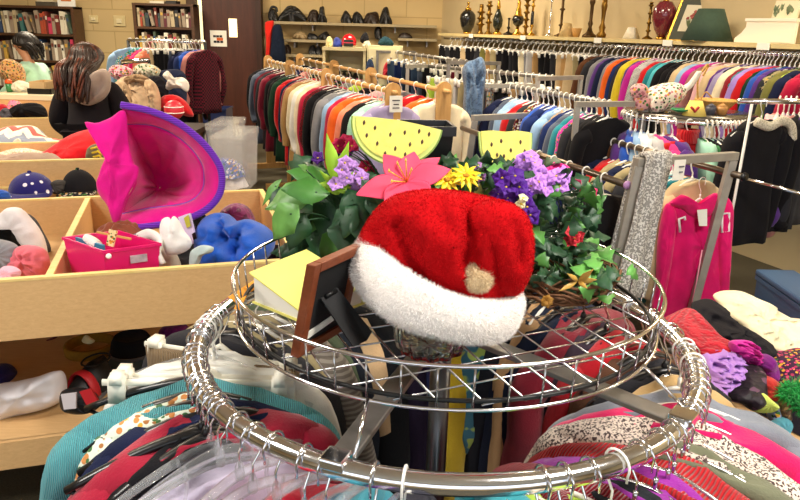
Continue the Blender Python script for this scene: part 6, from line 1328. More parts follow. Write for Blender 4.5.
hc2 = P(349, 44, Y=Yc+.12); t = thing('red_helmet', (hc2.x, hc2.y, zt_), 'red sports helmet with dark face opening on the shoe cabinet', 'helmet'); kk = W(0, Yc)
mb = MB(); mb.lathe([(7.2*kk*math.cos(a), 1*kk+8*kk*math.sin(a)) for a in [-.35+(PI/2+.34)*i/10 for i in range(11)]], 24, (hc2.x, hc2.y, zt_+.04)); mb.build('shell', solid('red_shell', 'c01420', .2, coat=.5), t)
mb = MB(); mb.box((hc2.x, hc2.y-.075, zt_+.045), (.11, .04, .08)); mb.build('face_guard', BLACKM, t, bevel=.01); mb = MB(); mb.beam((hc2.x-.07, hc2.y-.09, zt_+.05), (hc2.x+.07, hc2.y-.09, zt_+.05), .012, .012); mb.build('guard_bar', solid('red_shell', 'c01420', .2), t, smooth=False)
for ol, c, lb_, nm in (([(326, 47), (327, 38), (331, 37), (333, 43), (332, 48)], 'd8c890', 'cream soft toy at the left end of the shoe cabinet top', 'soft_toy'), ([(333, 47), (335, 38), (340, 39), (342, 48)], '2a3a8a', 'blue shoe beside the red helmet on the shoe cabinet', 'shoe'), ([(362, 48), (364, 42), (369, 41), (371, 47), (368, 50)], 'd8cfb4', 'cream shoe right of the red helmet', 'shoe'), ([(360, 41), (363, 34), (367, 33), (369, 40), (366, 44)], '18181c', 'black boot behind the cream shoe by the helmet', 'boot'), ([(378, 44), (383, 37), (389, 38), (394, 44), (388, 47)], '22404a', 'black and teal shoe on the cream cabinet top', 'shoe')):
    puff(nm, ol, Yc+.15, .06, cloth(c), lb_, {'soft_toy': 'toy', 'boot': 'boot'}.get(nm, 'shoe'), len(lb_), wr=.01)
for i in range(9):
    r_, q_ = divmod(i, 5); x = ca.x+.08+q_*(W1-.16)/4.6; z = zc_-.40+.0125-.40*r_; t = None
    shoe('cabinet_shoe', 'dark shoe, %s from left on the %s shelf of the shoe cabinet' % (ordinal(q_), ['upper', 'lower'][r_]), (x, Yc+.30, z), (x+.01, Yc+.06, z), .085, .11, BLEA if i % 3 else BLEB, BLACKM)['group'] = 'shoes in the cabinet'
# ================================================================== BOOKCASES WITH BOOKS
BC = [solid('book_'+c, c, .6, var=.05) for c in ('6d2a22', 'b8a888', '2f3a44', 'd8d0bc', '8a7a5c', '4a5a4a', '7d6a58', 'c23a5a', '33486e', 'c9a24a', '5c2430', 'e6e0cf', '3a6a6a', '9a8a78', '1f2228', 'a8482e')]
BN = ['brown-red', 'tan', 'slate', 'cream', 'khaki', 'sage', 'taupe', 'pink', 'blue', 'gold', 'burgundy', 'white', 'teal', 'stone', 'black', 'rust']
def bookcase(label, x0, x1, ys, Yf, short, seed, top=True):
    a, b_ = P(x0, 30, Y=Yf), P(x1, 30, Y=Yf); R = random.Random(seed); zz = [P((x0+x1)/2, y, Y=Yf).z for y in ys]; zt = zz[0]; D_ = .28; W_ = b_.x-a.x
    t = thing('bookcase', ((a.x+b_.x)/2, Yf+D_/2, 0), label, 'bookcase'); SW = wood('bookcase_wood', '3f2717', '5a3a22', 3, .5)
    for x in (a.x, b_.x): MB().box((x, Yf+D_/2, zt/2), (.04, D_, zt)).build('side_panel', SW, t, smooth=False)
    MB().box(((a.x+b_.x)/2, Yf+D_-.01, zt/2), (W_, .02, zt)).build('back_panel', DARKWOOD, t, smooth=False)
    zs_ = zz[:]; 
    while zs_[-1] > .35: zs_.append(zs_[-1]-.36)
    for z in zs_: MB().box(((a.x+b_.x)/2, Yf+D_/2-.005, z-.015), (W_+(.04 if z == zt else -.04), D_, .03)).build('shelf', SW, t, smooth=False)
    for si in range(1, len(zz)+(1 if len(zz) < 4 else 0)):
        if si >= len(zs_): break
        z = zs_[si]; x = a.x+.03; hmax = zs_[si-1]-z-.05; i = 0; lean = 0; books, cols = [], []
        while x < b_.x-.05:
            w = R.uniform(.025, .055); h = hmax*R.uniform(.68, .96); ci = R.choices(range(16), [3, 4, 2, 4, 3, 2, 3, .6, 1, 1, 2, 3, 1, 3, 1, 1])[0]
            tl = R.choice([0, 0, 0, 0, .06, .22]) if i else 0; x += h*math.sin(tl)*.75
            if x > b_.x-.06: break
            d_ = R.uniform(.17, .21); M = Matrix.Rotation(-tl, 3, 'Y'); o_ = (x, Yf+.03, z+.001)
            b = MB(); b.box(Vector(o_)+M @ Vector((w/2, d_/2, h/2))+Vector((0, 0, w*math.sin(tl))), (w, d_, h), M); bk_ = b.build('book', BC[ci], loc=o_, smooth=False); tag(bk_, 'x', 'book', 'books in the %s' % short)
            b = MB(); b.box(Vector(o_)+M @ Vector((w/2, -.001, h*.72))+Vector((0, 0, w*math.sin(tl))), (w*.7, .003, h*.16), M); b.build('title_label', BC[(ci+3) % 16], parent=bk_, smooth=False)
            books.append(bk_); cols.append(BN[ci]); x += w*math.cos(tl)+.003; i += 1
        for j, bk_ in enumerate(books):
            bk_['label'] = '%s book, %s from left on the %s shelf of the %s' % (cols[j], ordinal(j), ['', 'top', 'second', 'third', 'fourth'][si], short)
    return t, zt, a, b_
Yb = 9.9
t, zt, a, b_ = bookcase('left dark bookcase behind the woman in mint', -14, 74, [5.5, 33.5, 60], Yb, 'left bookcase', 3)
t2, zt2, a2, b2_ = bookcase('right dark bookcase between the wall switch and the door', 135.5, 193, [3.5, 27, 52], Yb, 'right bookcase', 8)
for (x0, x1, y0, y1, c, lb_) in ((36, 55, 2, 5, '4a4438', 'flat dark book lying on top of the left bookcase'), (37, 53, .2, 2, 'c8bca0', 'flat cream book topmost of the pile on the left bookcase'), (150, 164, 1.2, 3.4, 'd8d0bc', 'flat cream book lying on top of the right bookcase'), (166, 176, .8, 3.6, '2a2622', 'flat black book lying on top of the right bookcase')):
    q0, q1 = P(x0, y1, Y=Yb+.05), P(x1, y0, Y=Yb+.05); q0.z = zt+.001 if x0 < 100 and y1 > 3 else q0.z
    tag(MB().box(((q0.x+q1.x)/2, Yb+.14, (q0.z+q1.z)/2), (q1.x-q0.x, .2, abs(q1.z-q0.z))).build('book', solid('book_'+c, c, .6), loc=((q0.x+q1.x)/2, Yb+.14, q0.z), smooth=False), lb_, 'book')
q = P(64, 1, Y=Yb+.05); t = thing('small_framed_picture', (q.x, Yb+.1, zt), 'small white framed picture with an orange print on the left bookcase', 'picture')
MB().box((q.x, Yb+.12, zt+.12), (.24, .02, .24)).build('frame', solid('white_metal', 'eeeeea', .4), t, smooth=False); MB().box((q.x, Yb+.108, zt+.12), (.14, .004, .10)).build('print', solid('orange_print', 'c8703a', .7), t, smooth=False)
# ================================================================== PEOPLE
def skin_obj(name, joints, edges, mat, parent=None, loc=None, sub=2):
    """one continuous surface grown round a skeleton: joints {name: (pos, radius)}"""
    off = Vector(loc) if loc is not None else Vector((0, 0, 0))
    if parent is not None: off = off+parent.location
    ks = list(joints); me = bpy.data.meshes.new(name); me.from_pydata([tuple(Vector(joints[k][0])-off) for k in ks], [(ks.index(a), ks.index(b)) for a, b in edges], [])
    o = bpy.data.objects.new(name, me); COL.objects.link(o); o.location = Vector(loc) if loc is not None else (0, 0, 0); o.parent = parent; me.materials.append(mat)
    sk = o.modifiers.new('skin', 'SKIN'); sk.use_smooth_shade = True; sk.branch_smoothing = .6
    for i, k in enumerate(ks):
        r = joints[k][1]; r = r if isinstance(r, tuple) else (r, r); me.skin_vertices[0].data[i].radius = r; me.skin_vertices[0].data[i].use_root = (i == 0)
    ss = o.modifiers.new('smooth', 'SUBSURF'); ss.levels = ss.render_levels = sub; return o
def figure(label, foot, H, face, pose, cols, hairfn, lean=(0, 0)):
    """standing figure; face = yaw of the direction the person looks along; pose gives elbow and hand targets"""
    k = H/1.65; f = Vector((math.cos(face), math.sin(face), 0)); s = Vector((f.y, -f.x, 0)); B = Vector(foot); LN = Vector((f.x*lean[0]+s.x*lean[1], f.y*lean[0]+s.y*lean[1], 0))
    def q(a, b, z): return B+f*a*k+s*b*k+Vector((0, 0, z*k))+LN*max(0, (z-.85))*k
    J = {'pelvis': (q(0, 0, .88), (.13*k, .10*k)), 'waist': (q(0, 0, 1.02), (.10*k, .095*k)), 'chest': (q(0, 0, 1.22), (.115*k, .105*k)), 'neck0': (q(0, 0, 1.37), (.055*k, .055*k)), 'neck': (q(.01, 0, 1.43), (.046*k, .046*k)), 'jaw': (q(.03, 0, 1.48), (.062*k, .07*k)), 'head': (q(.015, 0, 1.555), (.075*k, .09*k)), 'crown': (q(0, 0, 1.61), (.06*k, .07*k))}
    E_ = [('pelvis', 'waist'), ('waist', 'chest'), ('chest', 'neck0'), ('neck0', 'neck'), ('neck', 'jaw'), ('jaw', 'head'), ('head', 'crown')]
    for nm, sg in (('l', -1), ('r', 1)):
        el, ha = pose[nm]; e = q(*el); h = q(*ha); d = (h-e).normalized()
        J.update({'sh'+nm: (q(0, sg*.165, 1.34), .052*k), 'el'+nm: (e, .040*k), 'wr'+nm: (h, .027*k), 'pa'+nm: (h+d*.05*k, (.036*k, .018*k)), 'hip'+nm: (q(0, sg*.085, .80), .085*k), 'kn'+nm: (q(.01, sg*.09, .46), .055*k), 'an'+nm: (q(-.01, sg*.09, .08), .036*k), 'to'+nm: (q(.14, sg*.10, .03), (.035*k, .028*k))})
        E_ += [('chest', 'sh'+nm), ('sh'+nm, 'el'+nm), ('el'+nm, 'wr'+nm), ('wr'+nm, 'pa'+nm), ('pelvis', 'hip'+nm), ('hip'+nm, 'kn'+nm), ('kn'+nm, 'an'+nm), ('an'+nm, 'to'+nm)]
        pd = d.cross(Vector((0, 0, 1))); pd = pd.normalized() if pd.length > .1 else s
        for fi in range(4):
            b0 = h+d*.06*k+pd*(fi-1.5)*.018*k; J['f%d%s' % (fi, nm)] = (b0+d*.035*k, .0085*k); J['g%d%s' % (fi, nm)] = (b0+d*(.062+.008*(fi in (1, 2)))*k+Vector((0, 0, -.012*k)), .0075*k)
            E_ += [('pa'+nm, 'f%d%s' % (fi, nm)), ('f%d%s' % (fi, nm), 'g%d%s' % (fi, nm))]
        J['t'+nm] = (h+d*.03*k-pd*.045*k, .010*k); E_.append(('wr'+nm, 't'+nm))
    t = thing('person', B, label, 'person'); body = skin_obj('body', J, E_, SKIN, t)
    hd = q(.02, 0, 1.55)
    mb = MB(); mb.tube([q(.085, 0, 1.565), q(.105, 0, 1.535), q(.112, 0, 1.522), q(.088, 0, 1.515)], [.010*k, .013*k, .015*k, .008*k], 10); mb.build('nose', SKIN, t)
    for sg in (-1, 1):
        mb = MB(); sphere(mb, q(.086, sg*.03, 1.565), 1, .011*k, .013*k, .009*k); e_ = mb.build('eye', solid('eye_white', 'e8e4dc', .3), t); mb = MB(); sphere(mb, q(.0955, sg*.03, 1.565), .0052*k); mb.build('iris', BLACKPL, e_)
        mb = MB(); sphere(mb, q(.0, sg*.083, 1.545), 1, .022*k, .011*k, .03*k); mb.build('ear', SKIN, t)
        mb = MB(); mb.tube([q(.088, sg*.014, 1.59), q(.09, sg*.03, 1.594), q(.08, sg*.05, 1.588)], .004*k, 6); mb.build('eyebrow', solid('brow', '2a1a12', .8), t)
    mb = MB(); mb.tube([q(.092, -.025, 1.488), q(.102, 0, 1.492), q(.092, .025, 1.488)], .006*k, 8); mb.build('mouth', solid('lips', 'a8584e', .5), t)
    # clothes
    TJ = {kk: (J[kk][0], tuple(x*1.0+.045*k for x in J[kk][1]) if isinstance(J[kk][1], tuple) else J[kk][1]+.025*k) for kk in ('pelvis', 'waist', 'chest')}
    TJ['hem'] = (q(0, 0, cols.get('hem', .78)), (.19*k, .14*k)); TJ['neck0'] = (q(0, 0, 1.375), (.075*k, .07*k)); TJ['yoke'] = (q(0, 0, 1.315), (.135*k*cols.get('bulk', 1), .12*k*cols.get('bulk', 1))); TE = [('pelvis', 'waist'), ('waist', 'chest'), ('chest', 'yoke'), ('yoke', 'neck0'), ('pelvis', 'hem')]
    for nm in 'lr':
        sl_ = cols.get('sleeve', .95); TJ['sh'+nm] = (J['sh'+nm][0], .075*k*cols.get('bulk', 1)); TJ['el'+nm] = (J['el'+nm][0], .062*k*cols.get('bulk', 1)); TJ['cu'+nm] = (J['el'+nm][0].lerp(J['wr'+nm][0], sl_), .048*k*cols.get('bulk', 1)); TE += [('yoke', 'sh'+nm), ('sh'+nm, 'el'+nm), ('el'+nm, 'cu'+nm)]
    for kk in ('pelvis', 'waist', 'chest'): TJ[kk] = (TJ[kk][0], tuple(x*cols.get('bulk', 1) for x in TJ[kk][1]))
    skin_obj(cols['topname'], TJ, TE, cols['top'], t)
    PJ = {'pelvis': (J['pelvis'][0], (.145*k, .12*k))}; PE = []
    for nm in 'lr': PJ.update({'hip'+nm: (J['hip'+nm][0], .10*k), 'kn'+nm: (J['kn'+nm][0], .072*k), 'an'+nm: (J['an'+nm][0]+Vector((0, 0, .02)), .06*k)}); PE += [('pelvis', 'hip'+nm), ('hip'+nm, 'kn'+nm), ('kn'+nm, 'an'+nm)]
    skin_obj('trousers', PJ, PE, cloth('22242c'), t)
    for nm, sg in (('l', -1), ('r', 1)): mb = MB(); mb.tube([q(-.06, sg*.09, .035), q(.05, sg*.095, .04), q(.15, sg*.1, .03), q(.17, sg*.1, .025)], [.03*k, .045*k, .04*k, .02*k], 10, flat=.8); mb.build('shoe', BLACKM, t)
    hairfn(t, q, k); return t
def hair_locks(mb, q, k, n, top, ends, seed, r=.012):
    R = random.Random(seed)
    for i in range(n):
        a = R.uniform(.9, 2*PI-.9); p0 = q(*top); c = (-.02+.115*math.cos(a), .11*math.sin(a)); e = ends(a, R)
        pts = [q(top[0]+c[0]*.15, c[1]*.15, top[2]+.01), q(c[0]*.8, c[1]*.8, top[2]-.03), q(c[0]*1.08, c[1]*1.08, top[2]-.10), q(e[0]*.88, c[1]*.6+e[1]*.5, top[2]*.5+e[2]*.5-.02), q(*e)]
        mb.tube(spline(pts, 4), [r*k*(1-.6*abs(j/16-.35)) for j in range(17)], 6)
HAIR = solid('dark_brown_hair', '2a1812', .45, var=.4, vs=60, spec=.4); HAIRR = solid('auburn_hair', '5a2c1c', .45, var=.3, vs=60, spec=.4); HAIRB = solid('black_hair', '1a1412', .45, var=.3, vs=60, spec=.4)
def hair_black(t, q, k):
    mb = MB(); sphere(mb, q(-.02, 0, 1.56), 1, .115*k, .118*k, .115*k); mb.build('hair_cap', HAIR, t)
    mb = MB(); hair_locks(mb, q, k, 70, (-.01, 0, 1.655), lambda a, R: (-.30+R.uniform(-.02, .03), -.02+.10*math.sin(a)*.8+R.uniform(-.03, .03), R.uniform(1.25, 1.40)), 4, .014); mb.build('long_hair', HAIR, t)
    mb = MB(); hair_locks(mb, q, k, 12, (-.01, 0, 1.66), lambda a, R: (-.325, -.02+.07*math.sin(a)+R.uniform(-.04, .04), R.uniform(1.28, 1.42)), 9, .012); mb.build('auburn_strands', HAIRR, t)
    mb = MB(); mb.tube([q(-.125, -.07, 1.555), q(-.14, -.03, 1.55), q(-.14, .02, 1.545)], .006, 6); mb.build('hair_clip', solid('silver_clip', 'c8c0b8', .3, .8), t)
    # fleece-lined hood lying on the back
    HOOD = cloth('a8978c')
    puff('hood', [(61, 84), (62, 74), (70, 70), (80, 76), (88, 80), (98, 74), (105, 69), (110, 75), (110, 88), (104, 98), (94, 104), (84, 105), (74, 100), (66, 94)], 4.75-.16*k, .075, HOOD, parent=t, seed=3, crease=[(70, 84, 84, 98, .04, 4), (104, 84, 92, 98, .04, 4)], wr=.012)
wp = P(88, 130, Y=4.75)
figure('person seen from behind in a black coat with pale fleece hood and long brown hair', (wp.x+.03, 4.75, 0), 1.47, PI/2+.1, {'l': ((.02, -.27, 1.08), (.22, -.22, .95)), 'r': ((.02, .27, 1.08), (.22, .22, .95))},
       {'top': cloth('1b171b'), 'topname': 'coat', 'hem': .62, 'bulk': 1.25}, hair_black, (.06, 0))
def hair_mint(t, q, k):
    mb = MB(); sphere(mb, q(-.02, 0, 1.57), 1, .10*k, .095*k, .10*k); mb.build('hair_cap', HAIRB, t)
    mb = MB(); hair_locks(mb, q, k, 60, (-.02, 0, 1.655), lambda a, R: (-.11+R.uniform(-.04, .02), .08*math.sin(a), R.uniform(1.40, 1.52)), 6, .015); mb.build('long_hair', HAIRB, t)
wm = P(27, 90, Y=6.7)
figure('person in a pale mint shirt with long black hair, turned to the left', (wm.x+.12, 6.7, 0), 1.50, PI*.98, {'l': ((.14, -.19, 1.10), (.33, -.12, 1.02)), 'r': ((.12, .20, 1.10), (.32, .14, 1.0))},
       {'top': cloth('b8e6cc'), 'topname': 'shirt', 'hem': .74, 'sleeve': .8, 'bulk': 1.25}, hair_mint, (.14, 0))
# ================================================================== BACK LEFT CLUTTER
puff('patterned_bag', [(2, 78), (2, 66), (8, 60), (16, 61), (22, 68), (23, 80), (14, 83)], 6.3, .12, cloth('c89a6a', 'floral', '8a4a2a', .5), 'tan and brown patterned bag in front of the person in mint', 'bag', 3)
ct = P(20, 94, Y=5.9); a = P(-12, 94, Y=5.8); b_ = P(58, 92, Y=5.8)
t = thing('white_counter', ((a.x+b_.x)/2, 6.1, 0), 'cream topped sorting table in front of the person in mint', 'table')
MB().box(((a.x+b_.x)/2, 6.15, a.z-.02), (b_.x-a.x, .7, .04)).build('top', solid('cream_top', 'e2d6b4', .5), t, smooth=False); MB().box(((a.x+b_.x)/2, 5.82, a.z-.17), (b_.x-a.x, .03, .26)).build('front_panel', BOARD, t, smooth=False)
for x in (a.x+.05, b_.x-.05):
    for y in (5.85, 6.45): MB().box((x, y, (a.z-.04)/2), (.05, .05, a.z-.04)).build('leg', BOARD, t, smooth=False)
za_ = a.z+.002
c = P(9.5, 90, Y=6.0); t = thing('green_cup', (c.x, 6.0, za_), 'green tumbler with an orange lid on the cream sorting table', 'cup'); k = W(0, 6.0)
MB().lathe([(2.6*k, 0), (3.1*k, 8*k)], 18, (c.x, 6.0, za_)).build('tumbler', solid('green_tumbler', '2f7a45', .3), t); MB().lathe([(3.3*k, 8*k), (3.2*k, 10.5*k), (1.5*k, 12*k)], 18, (c.x, 6.0, za_)).build('lid', solid('orange_lid', 'e0551c', .4), t)
puff('white_cloth', [(13, 92), (15, 84), (22, 81), (29, 84), (31, 92)], 6.05, .08, cloth('e8e0c8'), 'white cloth heaped on the cream sorting table', 'clothes', 4)
for lb_, x0, x1, y0, y1, m, Y in (('shallow black tray on the cream sorting table', 28, 50, 89, 94, BLACKPL, 5.9), ('tan cardboard box on the black tray', 30, 44, 82, 89, solid('cardboard', 'c8a878', .8), 5.95)):
    q0, q1 = P(x0, y1, Y=Y), P(x1, y0, Y=Y); t = thing('tray' if 'tray on' in lb_ else 'cardboard_box', ((q0.x+q1.x)/2, Y+.1, q0.z), lb_, 'tray' if 'tray on' in lb_ else 'box'); hh = q1.z-q0.z; cx = (q0.x+q1.x)/2; w = q1.x-q0.x
    for nm, cc, d in (('bottom', (cx, Y+.12, q0.z+.008), (w, .24, .012)), ('wall', (cx, Y, q0.z+hh/2), (w, .012, hh)), ('wall', (cx, Y+.24, q0.z+hh/2), (w, .012, hh)), ('wall', (cx-w/2, Y+.12, q0.z+hh/2), (.012, .23, hh)), ('wall', (cx+w/2, Y+.12, q0.z+hh/2), (.012, .23, hh))): MB().box(cc, d).build(nm, m, t, smooth=False)
# table of folded clothes between the black coat and the door
ta, tb = P(108, 118, Y=5.4), P(186, 118, Y=5.4); ztb = .80
t = thing('folding_table', ((ta.x+tb.x)/2, 5.7, 0), 'dark folding table of heaped clothes right of the black coat', 'table'); MB().box(((ta.x+tb.x)/2, 5.75, ztb-.02), (tb.x-ta.x, .7, .04)).build('top', solid('dark_laminate', '3a2c24', .5), t, smooth=False)
for x in (ta.x+.05, tb.x-.05):
    for y in (5.45, 6.05): MB().tube([(x, y, 0), (x, y, ztb-.04)], .016, 8).build('leg', STEEL, t)
heap('folded_clothes', (ta.x+.2, 5.75, ztb+.001), .2, .22, .30, cloth('6a5a58'), 'grey brown clothes heaped under the beige coat and floral blouse', 'clothes', 21, 0, .5)
puff('beige_coat', [(116, 90), (122, 80), (134, 76), (146, 77), (154, 83), (159, 96), (160, 118), (134, 122), (122, 112)], 5.3, .16, cloth('cdb090'), 'beige coat lying over the front of the clothes table', 'coat', 4, slope=.006, wr=.03, freq=.1)
bc_ = COL.objects['beige_coat']
puff('sleeve', [(146, 80), (154, 82), (159, 92), (161, 108), (157, 118), (150, 116), (149, 100), (145, 88)], 5.12, .06, cloth('c6a886'), parent=bc_, seed=5, wr=.02, freq=.1)
puff('sleeve', [(118, 86), (124, 82), (130, 90), (134, 106), (132, 118), (126, 118), (122, 104)], 5.12, .06, cloth('c6a886'), parent=bc_, seed=6, wr=.02, freq=.1)
puff('collar', [(124, 80), (132, 75), (142, 75), (149, 79), (144, 85), (136, 82), (128, 86)], 5.2, .05, cloth('9c7f60'), parent=bc_, seed=7, wr=.015, freq=.1)
puff('floral_blouse', [(110, 74), (114, 67), (124, 66), (132, 70), (131, 78), (118, 80)], 5.6, .1, cloth('e8b8c4', 'floral', 'c8385a', 1), 'pink floral blouse heaped above the black coat shoulder', 'blouse', 5)
puff('white_clothes', [(134, 74), (140, 66), (152, 65), (160, 70), (158, 77), (146, 79)], 5.7, .12, cloth('ddd6c0', 'floral', 'b8c0a8', 1), 'cream and pale green clothes heaped on the table', 'clothes', 6)
puff('black_skirt', [(146, 80), (156, 76), (164, 80), (168, 96), (158, 100), (150, 92)], 5.5, .1, cloth('1c1b22'), 'black skirt hanging from the middle of the clothes table', 'skirt', 7)
puff('navy_jeans', [(160, 74), (168, 70), (182, 71), (186, 82), (184, 110), (168, 112), (164, 90)], 5.75, .1, cloth('242a44'), 'dark navy jeans under the crumpled white shirt', 'jeans', 8)
puff('white_shirt', [(163, 76), (168, 71), (174, 78), (184, 78), (189, 84), (187, 92), (180, 88), (172, 88), (166, 90), (168, 82)], 5.5, .06, cloth('f2ece2'), 'crumpled white shirt on top of the dark jeans', 'shirt', 9, wr=.03)
puff('red_bag', [(160, 102), (166, 96), (178, 96), (188, 104), (193, 116), (180, 114), (172, 106), (164, 112), (160, 110)], 5.2, .1, cloth('c81a22'), 'red fleece bag behind the magenta hat', 'bag', 3)
bc2 = P(174, 110, Y=5.05); t = thing('striped_ball', bc2-Vector((0, 0, .07)), 'round red ball with white stripes in front of the red fleece bag', 'ball'); mb = MB(); sphere(mb, bc2, .07); mb.build('ball', solid('ball_red', 'd83040', .4), t); mb = MB()
for z in (-.25, .35): mb.tube([bc2+Vector((math.cos(i*PI/16)*.07*math.cos(z), math.sin(i*PI/16)*.07*math.cos(z), .07*math.sin(z))) for i in range(32)], .004, 6, True)
mb.build('stripes', WHITEPL, t)
# kids rack and hanging clothes by the right bookcase
ka, kb = P(128, 40, Y=7.4), P(205, 44, Y=7.4); ka.z = kb.z = ka.z
t = thing('chrome_garment_rack', ((ka.x+kb.x)/2, 7.4, 0), 'chrome rack of trousers and jackets left of the brown door', 'clothes rack'); MB().tube([ka, kb], .016, 10).build('rail', CHROME, t)
for e in (ka, kb): MB().tube([e, (e.x, e.y, .02)], .016, 10).build('post', BLACKM, t); MB().box((e.x, e.y, .02), (.06, .5, .04)).build('foot', BLACKM, t, smooth=False)
xk = (130, 137, 144, 149, 154, 157, 160, 164, 168, 172, 176, 180, 184, 188, 192, 196, 200, 204)
itK = [('light blue', 'hoodie'), ('turquoise', 'hoodie', 'floral', 'white'), ('pink', 'blouse', 'floral', 'yellow'), ('hot pink', 'shirt'), ('salmon', 'shirt'), ('tan', 'trousers'), ('beige', 'trousers'), ('black', 'trousers'), ('black', 'trousers'), ('charcoal', 'trousers'), ('black', 'trousers'), ('slate', 'trousers'), ('black', 'trousers'), ('navy', 'jacket'), ('dark blue', 'jacket'), ('blue', 'jacket'), ('rose', 'jacket'), ('burgundy', 'jacket', 'plaid', 'black')]
run('rack by the door', 'left', [proj_line(ka, Vector((1, 0, 0)), x) for x in xk], itK, 'clothes on the rack by the door', [PI*.1]*3+[.9]*15, .016, hw=.2, th=.06, jit=.15, parts=False, hgroup='hangers on the rack by the door', seed=14)
cr_ = thing('low_chrome_rail', P(136, 62, Y=6.3), 'short low chrome display rail behind the clothes table', 'rail'); u0, u1 = P(122, 62, Y=6.3), P(149, 60, Y=6.3)
MB().tube([u0, u1], .02, 10).build('bar', CHROME, cr_)
for e in (u0, u1): MB().tube([e, (e.x, e.y, .02)], .014, 8).build('post', BLACKM, cr_)
puff('hanging_jacket', [(199, 56), (204, 52), (209, 56), (211, 72), (211, 96), (208, 118), (203, 116), (201, 90)], 7.9, .12, cloth('5a1a22', 'plaid', '1c1418', .4), 'dark red plaid jacket hanging in front of the door sidelight', 'jacket', 4)
TUBPL = glassy('tub_plastic', 'f0f2f4', .15, .28, 1.2); TUBPL.node_tree.nodes['Principled BSDF'].inputs['Transmission Weight'].default_value = .5
def tub(name, label, px0, px1, py0, py1, Y, m, dep, lid=None, floor=False, cat='bin', wheels=False):
    q0, q1 = P(px0, py1, Y=Y), P(px1, py0, Y=Y); cx = (q0.x+q1.x)/2; w = q1.x-q0.x; z0 = 0 if name[:4] == 'blue' else max(0, q0.z); h = q1.z-z0; t = thing(name, (cx, Y+dep/2, z0), label, cat)
    mb = MB(); cen = Vector((cx, Y+dep/2, 0))
    lv = [(.86, z0), (.98, z0+h-.02), (1.03, z0+h-.02), (1.03, z0+h), (.96, z0+h), (.84, z0+.01)]
    for s_, z in lv: mb.v += [cen+Vector((x*w/2*s_, y*dep/2*s_, z)) for x, y in ((-1, -1), (1, -1), (1, 1), (-1, 1))]
    for i in range(5):
        for j in range(4): mb.f.append((i*4+j, i*4+(j+1) % 4, (i+1)*4+(j+1) % 4, (i+1)*4+j)); mb.m.append(0)
    mb.f += [(3, 2, 1, 0), (20, 21, 22, 23)]; mb.m += [0, 0]; mb.build('tub', m, t, smooth=False)
    if lid: MB().box((cx, Y+dep/2, z0+h+.015), (w*1.06, dep*1.06, .03)).build('lid', lid, t, bevel=.01)
    return t
tub('blue_bin', 'dark blue plastic bin in front of the brown door', 203, 226, 109, 132, 8.6, solid('navy_plastic', '24305e', .4), .35)
tub('clear_tub', 'clear lidded plastic tub half hidden behind the magenta hat', 214, 242, 141, 196, 4.4, TUBPL, .5, TUBPL)
tub('clear_tub', 'second clear lidded tub behind the nearer one, by the blue bin', 208, 232, 128, 170, 5.2, TUBPL, .45, TUBPL)
heap('blue_clothes', P(228, 176, Y=4.6), .14, .12, .10, cloth('4a62b0', 'floral', 'e8e4ea', .6), 'blue and white clothes inside the nearer clear tub', 'clothes', 5)
heap('white_clothes', P(228, 186, Y=4.6), .15, .14, .08, cloth('e4dfe4'), 'white clothes at the bottom of the nearer clear tub', 'clothes', 6)
# ================================================================== RIGHT: TABLE HEAPED WITH SCARVES AND CLOTHES
zt = .62
t = thing('wooden_bin_table', (1.6, 1.9, 0), 'low wooden table heaped with scarves and clothes at the right edge', 'table')
MB().box((1.67, 1.86, zt-.02), (1.4, .86, .04)).build('top', BOARD, t, smooth=False); MB().box((1.67, 1.44, zt-.10), (1.4, .02, .14)).build('front_board', BOARD, t, smooth=False)
for x in (1.02, 2.3):
    for y in (1.48, 2.22): MB().box((x, y, (zt-.04)/2), (.06, .06, zt-.04)).build('leg', BOARD, t, smooth=False)
def hp(nm, x, y, Z, rx, ry, h, m, lb_, cat, sd_, rot=0, fl=1.0): return heap(nm, P(x, y, Z=Z), rx, ry, h, m, lb_, cat, sd_, rot, fl)
heap('dark_clothes', (1.45, 1.86, zt+.001), .5, .40, .06, cloth('1d1820'), 'dark clothes spread under the heap on the right table', 'clothes', 31, 0, .6)
puff('cream_blouse', [(714, 296), (722, 291), (740, 291), (756, 298), (770, 304), (774, 309), (790, 318), (806, 322), (808, 350), (794, 356), (778, 352), (758, 340), (742, 326), (728, 316), (722, 306)], 2.13, .07, cloth('f0e4c0'), 'cream lace blouse thrown over the heap on the right table', 'blouse', 3, [(740, 296, 790, 345, .02, 4)], wr=.035, slope=.0075, freq=.1, n=72, m=20)
puff('black_cardigan', [(692, 306), (700, 300), (710, 299), (720, 306), (728, 318), (745, 328), (762, 338), (774, 350), (768, 358), (752, 356), (730, 346), (710, 338), (696, 332)], 1.95, .07, cloth('17151a'), 'black cardigan bunched in front of the cream blouse', 'cardigan', 5, [(700, 312, 724, 326, .03, 3)], wr=.03, slope=.007, freq=.1, n=64, m=16)
puff('red_knit', [(664, 322), (676, 313), (690, 308), (702, 318), (716, 334), (730, 342), (728, 352), (706, 356), (688, 352), (674, 346)], 1.86, .08, cloth('c0142c', 'knit', sc=1.5), 'red knitted jumper under the black cardigan on the right table', 'jumper', 6, wr=.012, slope=.006)
puff('lilac_scarf', [(698, 352), (706, 347), (718, 344), (730, 346), (740, 354), (738, 370), (728, 384), (716, 392), (712, 400), (704, 390), (708, 378), (700, 366)], 1.66, .07, cloth('b07fd0'), 'lilac ruffled scarf spilling down the heap beside the ring', 'scarf', 7, wr=.05, slope=.005, freq=.17, n=72, m=18)
puff('magenta_boa', [(732, 342), (742, 340), (752, 342), (757, 352), (756, 364), (748, 368), (740, 360), (732, 354)], 1.72, .05, cloth('d0289a'), 'small magenta fringed scarf on the lilac one', 'scarf', 8, wr=.04, freq=.22, n=60, m=16)
